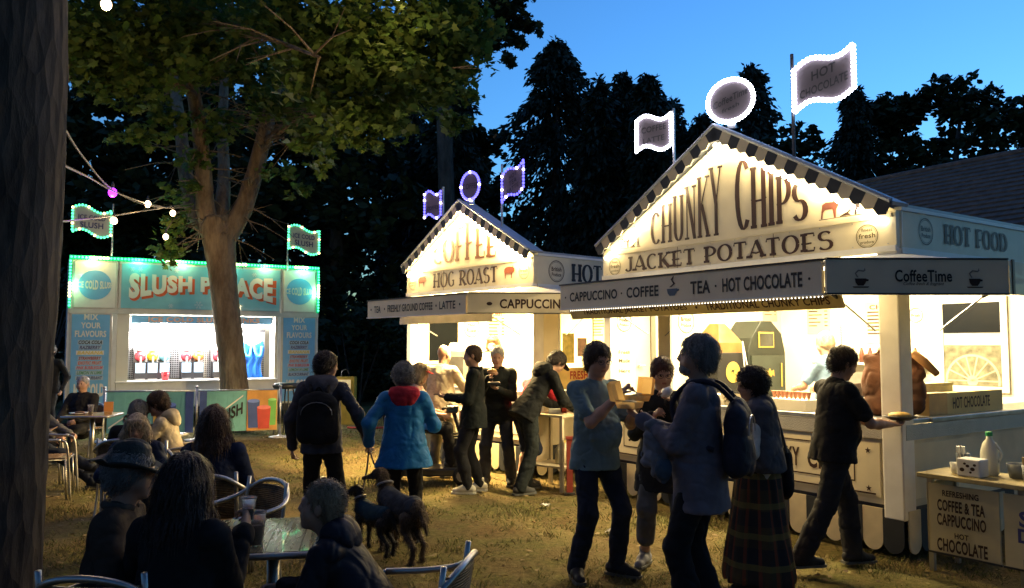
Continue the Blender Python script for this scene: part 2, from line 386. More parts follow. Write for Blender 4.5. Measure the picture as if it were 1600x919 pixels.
# ================================================================== TREES
def bark_mat(name, c0, c1, sc=5.0):
    m = M(name, c0, .9, var=0, spec=.15); n, l, b = nodes(m); tc = n.new('ShaderNodeTexCoord'); mp = n.new('ShaderNodeMapping'); mp.inputs['Scale'].default_value = (1, 1, .3)
    l.new(tc.outputs['Object'], mp.inputs[0]); no = n.new('ShaderNodeTexNoise'); no.inputs['Scale'].default_value = sc; no.inputs['Detail'].default_value = 9; no.inputs['Roughness'].default_value = .7
    l.new(mp.outputs[0], no.inputs[0]); rp = n.new('ShaderNodeValToRGB'); e = rp.color_ramp.elements; e[0].position, e[1].position = .35, .68
    e[0].color, e[1].color = c0 + (1,), c1 + (1,); l.new(no.outputs[0], rp.inputs[0]); l.new(rp.outputs[0], b.inputs['Base Color'])
    vo = n.new('ShaderNodeTexVoronoi'); vo.inputs['Scale'].default_value = sc * 4; l.new(mp.outputs[0], vo.inputs[0])
    ad = n.new('ShaderNodeMath'); l.new(no.outputs[0], ad.inputs[0]); l.new(vo.outputs[0], ad.inputs[1])
    bm = n.new('ShaderNodeBump'); bm.inputs['Strength'].default_value = .8; bm.inputs['Distance'].default_value = .03
    l.new(ad.outputs[0], bm.inputs['Height']); l.new(bm.outputs[0], b.inputs['Normal']); return m
bark_pale = bark_mat('maple_bark', (.10, .07, .045), (.26, .20, .13), 5)
bark_dark = bark_mat('oak_bark', (.035, .03, .026), (.11, .095, .08), 4)
leaf_m = rand_leafm('maple_leaves', [(.06, .12, .02), (.09, .15, .028), (.13, .17, .035), (.07, .13, .025)], .45)
leaf_dark = rand_leafm('dark_leaves', [(.02, .03, .012), (.035, .045, .015), (.03, .04, .02)], .15)
needle_m = rand_leafm('conifer_sprays', [(.014, .022, .012), (.022, .032, .016), (.03, .035, .018)], .1)
MAPLE = np.array([(0, -.5), (.10, -.30), (.40, -.36), (.33, -.12), (.55, .10), (.24, .12), (.20, .30), (0, .56), (-.20, .30), (-.24, .12), (-.55, .10), (-.33, -.12), (-.40, -.36), (-.10, -.30)])
OVAL = np.array([(0, -.5), (.24, -.2), (.27, .12), (0, .5), (-.27, .12), (-.24, -.2)])
def leaf_mesh(name, mat, C, size, shape=MAPLE, tilt=.7, seed=1, droop=.6):
    """one polygon per leaf at centres C (n,3)"""
    g = np.random.default_rng(seed); n = len(C)
    nz = np.stack([g.normal(size=n) * tilt, g.normal(size=n) * tilt, np.ones(n)], 1); nz /= np.linalg.norm(nz, axis=1)[:, None]
    a = g.random(n) * 6.28; t = np.stack([np.cos(a), np.sin(a), -np.full(n, droop) * g.random(n)], 1)
    t -= nz * (t * nz).sum(1)[:, None]; t /= np.linalg.norm(t, axis=1)[:, None]; s = np.cross(nz, t)
    sz = size * g.uniform(.45, 1.35, n)
    V = C[:, None] + (s[:, None] * shape[None, :, :1] + t[:, None] * shape[None, :, 1:]) * sz[:, None, None]
    V = V + nz[:, None] * (np.abs(shape[None, :, :1]) * sz[:, None, None] * -.25)
    k = len(shape); return np_mesh(name, V.reshape(-1, 3), k, np.arange(n * k), mat)
def clump_points(clumps, per, seed, sub=True):
    """leaves gather on short twigs inside each ellipsoid so that gaps remain"""
    g = np.random.default_rng(seed); out = []
    for c, r, n in clumps:
        n = int(n * per); nt = max(3, n // 9)
        d = g.normal(size=(nt, 3)); d /= np.linalg.norm(d, axis=1)[:, None]; tw = d * (g.random(nt) ** .45)[:, None] * np.array(r) + np.array(c)
        q = tw[g.integers(0, nt, n)] + g.normal(size=(n, 3)) * np.array([.13, .13, .10]) * (np.mean(r) / 1.1) ** .5
        out.append(q)
    return np.concatenate(out)
def trunk_tube(mb, pts, radii, n=18, jit=.02):
    P = smooth_path(pts, 6); k = len(pts); rs = []
    for i in range(len(P)):
        t = i / (len(P) - 1) * (k - 1); a = min(int(t), k - 2); rs.append(radii[a] + (radii[a + 1] - radii[a]) * (t - a))
    mb.tube(P, rs, n, jit=jit)
def crown_obj(root, me): 
    o = link(bpy.data.objects.new('crown', me), root); o['kind'] = 'stuff'; return o

def maple_tree():
    D = 16.2; base = Vector((gx(372, D), D, 0))
    root = thing('maple_tree', 'forked maple tree with lit pale trunk standing in front of the slush stall', 'tree', base)
    L = lambda px, py, d: at(px, py, d) - base
    mb = MB(); b0 = Vector((0, 0, -.15))
    trunk_tube(mb, [b0, L(368, 630, D), L(362, 560, D), L(352, 470, D), L(347, 420, D), L(342, 372, D), L(338, 340, D)], [.35, .28, .26, .262, .275, .33, .30], 24, .025)
    o = mb.build('trunk', bark_pale, root, True)
    limbs = [([(340, 380, D), (322, 330, D - .1), (318, 270, D - .3), (310, 190, D - .6), (295, 110, D - 1), (278, 30, D - 1.3), (268, -60, D - 1.6)], [.22, .19, .165, .145, .12, .1, .07]),
             ([(350, 372, D), (378, 330, D + .1), (398, 270, D), (412, 215, D - .2), (425, 160, D - .3), (438, 90, D - .4), (440, 0, D - .6), (445, -90, D - .8)], [.24, .19, .165, .15, .135, .12, .1, .07]),
             ([(336, 372, D + .1), (303, 330, D + .3), (290, 270, D + .6), (282, 200, D + 1), (270, 120, D + 1.4), (250, 20, D + 1.8)], [.2, .165, .15, .13, .11, .08]),
             ([(345, 350, D + .2), (350, 280, D + .6), (348, 200, D + .9), (352, 100, D + 1.2), (360, -20, D + 1.5)], [.17, .13, .11, .09, .06]),
             ([(415, 222, D - .2), (440, 203, D - .7), (475, 188, D - 1.3), (530, 168, D - 2), (600, 140, D - 2.7), (680, 120, D - 3.2)], [.085, .07, .06, .05, .035, .02]),
             ([(436, 100, D - .4), (480, 60, D - 1), (540, 20, D - 1.8), (640, -20, D - 2.4), (760, -40, D - 2.8)], [.09, .075, .06, .045, .03]),
             ([(305, 150, D - .9), (240, 110, D - 1.6), (170, 90, D - 2.4), (100, 125, D - 3)], [.08, .065, .045, .025]),
             ([(285, 70, D - 1.2), (350, 40, D - 2.4), (420, 60, D - 3.8), (500, 90, D - 5)], [.07, .055, .04, .02]),
             ([(270, 0, D - 1.4), (180, -30, D - 2.6), (90, -20, D - 3.6)], [.07, .05, .03])]
    for pts, rs in limbs:
        mb = MB(); trunk_tube(mb, [L(*p) for p in pts], rs, 12, .03); mb.build('limb', bark_pale, root, True)
    gt = random.Random(8); mb = MB()
    for pts, rs in limbs:
        q = [L(*p) for p in pts]
        for i in range(1, len(q)):
            for k in range(7):
                a = q[i - 1].lerp(q[i], gt.random()); d1 = Vector((gt.uniform(-1, 1), gt.uniform(-1, .6), gt.uniform(-.35, .5))).normalized(); ln = gt.uniform(.5, 1.3); m1 = a + d1 * ln * .5 + Vector((0, 0, -.05)); e1 = a + d1 * ln + Vector((0, 0, -.2 * ln))
                mb.tube([a, m1, e1], [.020, .012, .004], 5); d2 = (d1 + Vector((gt.uniform(-.8, .8), gt.uniform(-.8, .8), gt.uniform(-.5, .3)))).normalized(); mb.tube([m1, m1 + d2 * ln * .5], [.009, .003], 4)
    tag(mb.build('twigs', bark_pale, root), kind='stuff')
    cl = []
    def add(px, py, d, r, n): cl.append((tuple(at(px, py, d) - base), (r, r, r * .62), n))
    g = random.Random(3)
    # the crown above and around the limbs: (px, py, distance, radius, leaves)
    spec = [(120, 40, 12.5, 1.0, 420), (190, 20, 13.5, 1.1, 420), (150, 95, 13, .75, 320), (240, 70, 13.5, 1.0, 420), (205, 140, 13.5, .6, 180),
            (300, 30, 14, 1.2, 500), (330, 90, 14.4, .8, 300), (260, 180, 14.8, .5, 110), (375, 30, 15.5, 1.1, 460), (400, 110, 15, .7, 240), (340, 190, 15.6, .6, 130),
            (460, 40, 13, 1.1, 520), (440, 165, 14.4, .55, 170), (500, 110, 12.4, .85, 400), (540, 60, 12.6, 1.0, 480), (485, 210, 13.4, .45, 110), (540, 180, 12.6, .7, 280),
            (600, 40, 13, 1.1, 520), (600, 120, 12.6, .85, 380), (610, 185, 12.6, .5, 150), (660, 70, 13, 1.0, 420), (690, 20, 13.5, 1.0, 420), (680, 140, 13, .7, 260), (715, 100, 13.2, .6, 180),
            (570, 225, 12.8, .3, 55), (500, 255, 13.5, .25, 24), (700, 190, 13, .35, 70), (725, 50, 13.4, .6, 200),
            (285, 300, 15.8, .45, 60), (272, 350, 15.6, .4, 55), (262, 395, 15.6, .35, 45), (300, 250, 15.6, .4, 50), (440, 270, 15.4, .35, 32), (465, 300, 15.4, .3, 22), (225, 215, 14.6, .5, 75),
            (110, -60, 12, 1.4, 300), (300, -80, 13, 1.6, 300), (500, -70, 12.5, 1.6, 300), (680, -70, 13, 1.5, 260), (420, -160, 14, 2.2, 200), (200, -170, 13, 2.0, 160)]
    for s in spec: add(*s)
    C = clump_points(cl, 1.95, 21)
    crown_obj(root, leaf_mesh('crown', leaf_m, C, .155, MAPLE, .75, 4))
maple_tree()

def near_tree():
    D = 3.9; base = Vector((gx(-52, D), D, 0))
    root = thing('large_tree', 'massive dark trunk of a big tree filling the left edge', 'tree', base)
    L = lambda px, py, d=D: at(px, py, d) - base
    mb = MB()
    P = [L(-85, 1120), L(-72, 1000), L(-62, 900), L(-50, 700), L(-42, 500), L(-32, 300), L(-25, 100), L(-22, -80), L(-20, -300), L(-20, -700)]
    trunk_tube(mb, P, [.44, .37, .338, .335, .355, .365, .365, .36, .34, .28], 36, .012)
    mb.build('trunk', bark_dark, root, True)
    top = P[-1]
    for i in range(5):
        a = i * 1.26 + .4; mb = MB(); trunk_tube(mb, [top - Vector((0, 0, .9 - .2 * i)), top + Vector((math.cos(a) * 1.2, math.sin(a) * 1.2, .9)), top + Vector((math.cos(a) * 3, math.sin(a) * 3, 2.2))], [.18, .12, .04], 10); mb.build('limb', bark_dark, root, True)
    cl = []
    g = random.Random(9)
    for i in range(34):
        a = g.random() * 6.28; r = 4.6 * math.sqrt(g.random()); cl.append(((r * math.cos(a), r * math.sin(a), 7.0 + g.uniform(0, 3.6)), (1.2, 1.2, .7), 120))
    crown_obj(root, leaf_mesh('crown', leaf_m, clump_points(cl, 1.0, 5), .22, MAPLE, .6, 8))
near_tree()

def broad_tree(name, label, px, D, top_py, wpx, seed, mat=None, per=1.0, trunk=True, low=.25, leaf=.34, group=None, n=26, asp=1.0):
    H = at(px, top_py, D).z; base = Vector((gx(px, D), D, 0)); W = wpx / F * D / 2
    root = thing(name, label, 'tree', base, group=group); g = random.Random(seed); mb = MB()
    trunk_tube(mb, [(0, 0, -.2), (g.uniform(-.2, .2), 0, H * .3), (g.uniform(-.4, .4), 0, H * .62), (0, 0, H * .9)], [.34, .26, .15, .04], 10); mb.build('trunk', bark_dark, root, True)
    cl = []
    for i in range(n):
        t = g.random(); z = H * (low + (1 - low) * t) - .5; w = W * (1.0 - max(0, (t - .5) / .5) ** 2 * .75) * (.75 + .25 * min(1, t * 4))
        a = g.random() * 6.28; r = w * math.sqrt(g.random()) * .85; s = g.uniform(.55, 1.0) * max(.7, W * .33)
        cl.append(((r * math.cos(a), r * math.sin(a) * .7, z - s * .2), (s, s, s * .75), 150))
    for i in range(7):
        a = i / 7 * 6.28; cl.append(((W * .45 * math.cos(a), W * .3 * math.sin(a), H - .55 - .5 * g.random()), (.5, .5, .5), 60))
    crown_obj(root, leaf_mesh('crown', mat or leaf_dark, clump_points(cl, per, seed), leaf, OVAL, 1.0, seed))
    return root
def conifer(name, label, px, top_py, D, wpx, seed, group='conifers behind the stalls', n=6500, low=.04, power=.58, droop=1.0, size=.27):
    H = at(px, top_py, D).z; base = Vector((gx(px, D), D, 0)); Rm = wpx / F * D / 2
    root = thing(name, label, 'tree', base, group=group); g = np.random.default_rng(seed)
    mb = MB(); bend = g.normal() * .5
    trunk_tube(mb, [(0, 0, -.2), (0, 0, H * .4), (bend * .2, 0, H * .8), (bend * .5, 0, H * .985)], [.3, .22, .09, .02], 8); mb.build('trunk', bark_dark, root, True)
    nb = 420; zb = low + (1 - low) * g.random(nb) ** .9; ab = g.random(nb) * 6.28; lb = Rm * ((1 - zb) ** power) * g.uniform(.65, 1.15, nb) + .10
    lb *= 1 + .22 * np.sin(zb * 37 + ab)
    i = g.integers(0, nb, n); t = g.random(n) ** .6
    rr = lb[i] * t; z = zb[i] * H - (t ** 1.6) * lb[i] * .45 * droop + .15 * (1 - t) + .25 * lb[i] * t * (1 - t)
    C = np.stack([rr * np.cos(ab[i]) + bend * .5 * np.clip(zb[i] - .5, 0, 1), rr * np.sin(ab[i]), z], 1) + g.normal(size=(n, 3)) * .09
    # leader tip that nods over
    m = 140; tt = g.random(m); C2 = np.stack([bend * (.5 + .35 * tt) + g.normal(size=m) * .06, g.normal(size=m) * .06, H * (1 - .05) + (tt * .05 - .02 * tt * tt) * H], 1); C = np.concatenate([C, C2])
    d = C - np.array([0, 0, 0]); d[:, 2] = -np.abs(g.normal(size=len(C))) * 1.3 * np.linalg.norm(d[:, :2], axis=1) - .15
    d += g.normal(size=d.shape) * .25; d /= np.linalg.norm(d, axis=1)[:, None] + 1e-6
    s = np.cross(d, g.normal(size=d.shape)); s /= np.linalg.norm(s, axis=1)[:, None]
    L = size * g.uniform(.5, 1.3, len(C)); w = L * .20
    V = np.stack([C, C + d * (L * .4)[:, None] + s * w[:, None], C + d * L[:, None], C + d * (L * .45)[:, None] - s * w[:, None]], 1)
    crown_obj(root, np_mesh('crown', V.reshape(-1, 3), 4, np.arange(len(V) * 4), needle_m)); return root

# conifers against the sky, left to right
for a in [('drooping_conifer', 'dark drooping conifer left of the sky gap behind the hog roast gable', 705, 118, 27, 200, 31),
          ('tall_cypress', 'broad tallest dark conifer standing right of the sky gap', 868, 72, 29, 330, 32),
          ('slim_cypress', 'slim pointed conifer just right of the tallest conifer', 936, 128, 27, 120, 33),
          ('slim_cypress', 'slim conifer with bent tip left of the square lit coffee flag', 976, 124, 28, 130, 34),
          ('slim_cypress', 'slim conifer with nodding top behind the square lit coffee flag', 1024, 124, 26, 150, 35),
          ('cedar', 'low feathery conifer between the coffee flag and the round lit sign', 1056, 160, 28, 170, 36),
          ('cedar', 'low dark conifer below and left of the round lit sign', 1098, 185, 27, 170, 37),
          ('cedar', 'feathery conifer rising behind the round lit sign', 1172, 108, 29, 200, 38),
          ('bushy_conifer', 'conifer with ragged top just right of the hot chocolate flag', 1345, 145, 30, 170, 39),
          ('bushy_conifer', 'conifer behind the slush stall and the lit purple bulb', 640, 60, 31, 200, 40)]:
    conifer(*a, n=30000 if a[5] > 200 else 16000)
BT = 'broadleaf trees behind the stalls'
for k, a in enumerate([('broadleaf_tree', 'low round tree behind the pole of the hot chocolate flag', 1245, 27, 190, 130),
          ('broadleaf_tree', 'round leafy tree on the skyline above the middle of the barn roof', 1415, 30, 138, 170),
          ('broadleaf_tree', 'largest leafy tree above the right part of the barn roof', 1515, 29, 112, 200),
          ('broadleaf_tree', 'leafy tree cut by the right edge of the view', 1610, 29, 140, 140)]):
    broad_tree(a[0], a[1], a[2], a[3], a[4], a[5], 50 + k, per=1.5, group=BT, n=34, leaf=.30)
for k, a in enumerate([('background_tree', 'dark tree behind the left end of the slush stall', 120, 26, 30, 380),
          ('background_tree', 'dark tree behind the middle of the slush stall', 330, 27, -20, 420),
          ('background_tree', 'dark tree behind the gap between the slush and hog roast stalls', 530, 26, 10, 400),
          ('background_tree', 'dark tree behind the hog roast gable', 720, 31, 190, 260)]):
    broad_tree(a[0], a[1], a[2], a[3], a[4], a[5], 70 + k, per=2.0, low=.08, n=75, leaf=.36, group=BT)
def sky_maple():
    D = 21.0; base = Vector((gx(700, D + 3), D + 3, 0))
    root = thing('overhanging_maple', 'dark maple whose black leaves hang into the sky at the top', 'tree', base)
    L = lambda px, py, d=D: at(px, py, d) - base
    mb = MB(); trunk_tube(mb, [(0, 0, -.2), (0, 0, 4), L(690, 0, D + 2.6), L(700, -160, D + 2)], [.32, .27, .2, .1], 10); mb.build('trunk', bark_dark, root, True)
    for pts, rs in [([(690, 0, D + 2.6), (740, -25, D + 1), (800, 10, D), (838, 40, D)], [.12, .08, .05, .02]), ([(695, -60, D + 2.4), (760, -40, D + 1), (830, -30, D)], [.12, .08, .03])]:
        mb = MB(); trunk_tube(mb, [L(*p) for p in pts], rs, 8); mb.build('limb', bark_dark, root, True)
    cl = [(tuple(L(px, py)), (r, r, r * .7), n) for px, py, r, n in [(745, 15, .55, 190), (775, 10, .6, 220), (800, 25, .5, 170), (780, 50, .5, 170), (805, 70, .35, 80), (835, 45, .3, 60), (812, -10, .5, 150), (765, 70, .35, 70), (790, 92, .3, 50), (748, 90, .25, 24), (740, -40, .8, 200), (800, -60, .8, 200), (700, -20, .9, 260), (725, 30, .6, 150)]]
    crown_obj(root, leaf_mesh('crown', leaf_dark, clump_points(cl, 1.3, 77), .20, MAPLE, .9, 7))
sky_maple()
def shrub(label, px, D, top_py, wpx, seed):
    base = Vector((gx(px, D), D, 0)); H = at(px, top_py, D).z; W = wpx / F * D / 2; g = random.Random(seed)
    root = thing('shrub', label, 'shrub', base, group='dark shrubs behind the stalls'); mb = MB()
    for i in range(4): mb.tube([(g.uniform(-.2, .2), 0, -.1), (g.uniform(-W, W) * .5, g.uniform(-.3, .3), H * .7)], [.04, .015], 6)
    mb.build('stem', bark_dark, root)
    cl = [((g.uniform(-W, W), g.uniform(-.5, .5), H * g.uniform(.1, .85)), (.7, .6, .5), 110) for i in range(int(10 + W * 4))]
    crown_obj(root, leaf_mesh('crown', leaf_dark, clump_points(cl, 1.2, seed), .22, OVAL, 1.0, seed))
for k, (l, px, D, ty, w) in enumerate([('dark shrub behind the gap right of the slush stall', 560, 23, 470, 200), ('dark shrub behind the lit sign in the trees', 660, 25, 440, 180), ('dark shrub behind the left end of the slush stall', 60, 22, 420, 240), ('dark shrub behind the hog roast stall roof', 860, 25, 420, 260), ('dark shrub behind the slush stall signboard', 300, 25, 430, 420), ('dark shrub between the two food stalls', 1040, 24, 440, 160)]):
    shrub(l, px, D, ty, w, 90 + k)

def woodland(label, n, f, leaf, seed):
    g = np.random.default_rng(seed); C = f(g, n); keep = vnoise(C.astype(np.float32), seed, 2.2) > -.35; o = link(bpy.data.objects.new('woodland', leaf_mesh('woodland', leaf_dark, C[keep], leaf, OVAL, 1.2, seed))); tag(o, label, 'woodland', kind='stuff')
woodland('dark mass of woodland far behind the stalls', 24000, lambda g, n: np.stack([g.uniform(-34, 36, n), g.uniform(33, 38, n), (7.5 + 3.0 * 0) * g.random(n) ** .9], 1), .5, 61)
def _rear_sky_block(g, n):
    a = g.uniform(R(150), R(385), n); r = g.uniform(8, 12, n); z = 15 * g.random(n); hi = g.random(n) < .35; z = np.where(hi, g.uniform(9.5, 15, n), z); r = np.where(hi, g.uniform(2.5, 11, n), r)  # the high share is a canopy added to cut sky light from overhead
    return np.stack([r * np.cos(a), 2.5 + r * np.sin(a), z], 1)
woodland('unseen foliage added behind the viewer to block sky light', 21000, _rear_sky_block, .6, 62)  # added out of view to keep blue sky light off stalls and people
# ================================================================== BARN
def barn():
    r0 = at(1600, 240, 13.0); zr = r0.z; l0 = Vector((6.55, 16.1, zr))
    d = (Vector((l0.x, l0.y, 0)) - Vector((r0.x, r0.y, 0))).normalized(); p = Vector((-d.y, d.x, 0))   # towards the camera
    if p.y > 0: p = -p
    r1 = r0 - d * 3.0; r1.z = zr; root = thing('barn', 'long dark barn roof with overlapping tile courses behind the potato stall', 'barn', (r1.x, r1.y, 0))
    b = Vector((r1.x, r1.y, 0)); L = (l0 - r1).length + 1.0
    tile = M('old_roof_tiles', (.10, .085, .07), .85, var=.35, scale=9, bump=.4, bscale=25)
    timber = M('barn_timber', (.06, .05, .04), .85, var=.3, scale=12, bump=.4)
    n = 22; run, fall = 2.7, 2.0
    for i in range(n):
        a0, a1 = i / n, (i + 1.25) / n; q = []
        for t, lift in ((a0, 0), (a1, .035)):
            for s in (0, L): q.append(Vector((0, 0, zr)) + d * s + p * (run * t) + Vector((0, 0, -fall * t + lift)))
        nn = (q[1] - q[0]).cross(q[2] - q[0]).normalized()
        if nn.z < 0: nn = -nn
        MB().plate([q[0], q[1], q[3], q[2]], nn, .03).build('roof_course', tile, root)
    q = [Vector((0, 0, zr - .03)), d * L + Vector((0, 0, zr - .03)), d * L - p * 3 + Vector((0, 0, zr - 2.2)), -p * 3 + Vector((0, 0, zr - 2.2))]
    MB().plate(q, (0, 0, 1), .03).build('rear_roof', tile, root)
    MB().tube([Vector((0, 0, zr + .03)), d * L + Vector((0, 0, zr + .03))], .07, 8).build('ridge', tile, root)
    e = p * (run - .25); mb = MB()
    mb.plate([e, e + d * L, e + d * L + Vector((0, 0, zr - fall)), e + Vector((0, 0, zr - fall))], p, -.12); mb.build('wall', timber, root)
    mb = MB(); x = d * (L - .2); mb.plate([x + e, x - p * 2.8, x - p * 2.8 + Vector((0, 0, zr - 2.1)), x + Vector((0, 0, zr - .1)), x + e + Vector((0, 0, zr - fall + .12))], d, .1); mb.build('gable_wall', timber, root)
barn()
# ================================================================== STALLS
WARM = (1.0, .74, .36); WARMI = (1.0, .70, .29); WARMW = (1.0, .78, .42)
bulb_w = lamp_mat('white_bulb', (1.0, .90, .70), 12); bulb_cool = lamp_mat('cool_white_bulb', (.78, .80, 1.0), 14)
bulb_blue = lamp_mat('blue_bulb', (.13, .12, 1.0), 2.6); bulb_lilac = lamp_mat('lilac_bulb', (.75, .65, 1.0), 9)
bulb_green = lamp_mat('green_bulb', (.02, 1.0, .42), 3.0); bulb_mint = lamp_mat('mint_bulb', (.10, 1.0, .45), 2.0); bulb_yellow = lamp_mat('yellow_bulb', (1.0, .85, .35), 5)
tube_m = lamp_mat('tube_lamp', (1.0, .86, .58), 10)
stripe_dark = M('dark_green_stripe', (.02, .024, .03), .6, var=.2); stripe_cream = M('cream_stripe', (.62, .52, .33), .6, var=.12)
def chequer(name):
    m = M(name, (.40, .39, .36), .5, metal=.7, var=.1); n, l, b = nodes(m); tc = n.new('ShaderNodeTexCoord')
    ch = n.new('ShaderNodeTexVoronoi'); ch.inputs['Scale'].default_value = 110; l.new(tc.outputs['Object'], ch.inputs[0]); bm = n.new('ShaderNodeBump'); bm.inputs['Strength'].default_value = .5; bm.inputs['Distance'].default_value = .006
    l.new(ch.outputs[0], bm.inputs['Height']); l.new(bm.outputs[0], b.inputs['Normal']); return m
cheq = chequer('chequer_plate')
grey_door = M('grey_door', (.42, .40, .34), .5, var=.06)
HORSE = [(-.50, 0), (-.46, 0), (-.44, .18), (-.38, .26), (-.18, .26), (-.14, 0), (-.09, 0), (-.08, .22), (-.02, .34), (.0, .50), (-.08, .56), (-.16, .46), (-.36, .48), (-.46, .42)]
PLOUGH = [(.0, .02), (.04, .03), (.22, .12), (.36, .26), (.37, .24), (.24, .08), (.30, .0), (.20, .02), (.02, 0)]
PLOUGHMAN = [(.40, 0), (.44, 0), (.47, .16), (.50, 0), (.54, 0), (.51, .30), (.50, .42), (.44, .42), (.38, .26), (.42, .30), (.41, .18)]
PIG = [(-.5, .1), (-.45, -.02), (-.4, -.3), (-.34, -.3), (-.32, -.05), (.15, -.05), (.18, -.3), (.24, -.3), (.27, 0), (.42, .02), (.52, .1), (.5, .2), (.38, .32), (.34, .42), (.28, .32), (.0, .36), (-.35, .32), (-.47, .22)]
CUP = [(-.42, .22), (-.36, -.1), (-.22, -.3), (.16, -.3), (.30, -.1), (.33, .0), (.5, .04), (.5, .16), (.36, .18), (.36, .22)]

def scallop(w, h, n=8):
    """board with a rounded foot, hanging from z=0 down to -h"""
    p = [(w, 0), (0, 0)] + [(w / 2 - w / 2 * math.cos(math.pi * i / n), -(h - w / 2) - w / 2 * math.sin(math.pi * i / n)) for i in range(n + 1)]
    return p
def roundel(parent, name, o, r, u, rad, words, ring=ink):
    """round printed emblem: two rings and words"""
    o, r, u = Vector(o), Vector(r), Vector(u); n = r.cross(u); mb = MB()
    for k, (a, b) in enumerate(((1.0, .93), (.86, .83))):
        A, B = disc(rad * a), disc(rad * b); m = len(A)
        mb.add([o + r * x + u * y + n * .004 for x, y in A] + [o + r * x + u * y + n * .004 for x, y in B], [(i, (i + 1) % m, m + (i + 1) % m, m + i) for i in range(m)])
    q = mb.build(name, ring, parent)
    for t, dy, w, h in words: text(t, 'lettering', q, o + u * dy * rad, r, u, w * rad, h * rad, ring, .02)
    return q

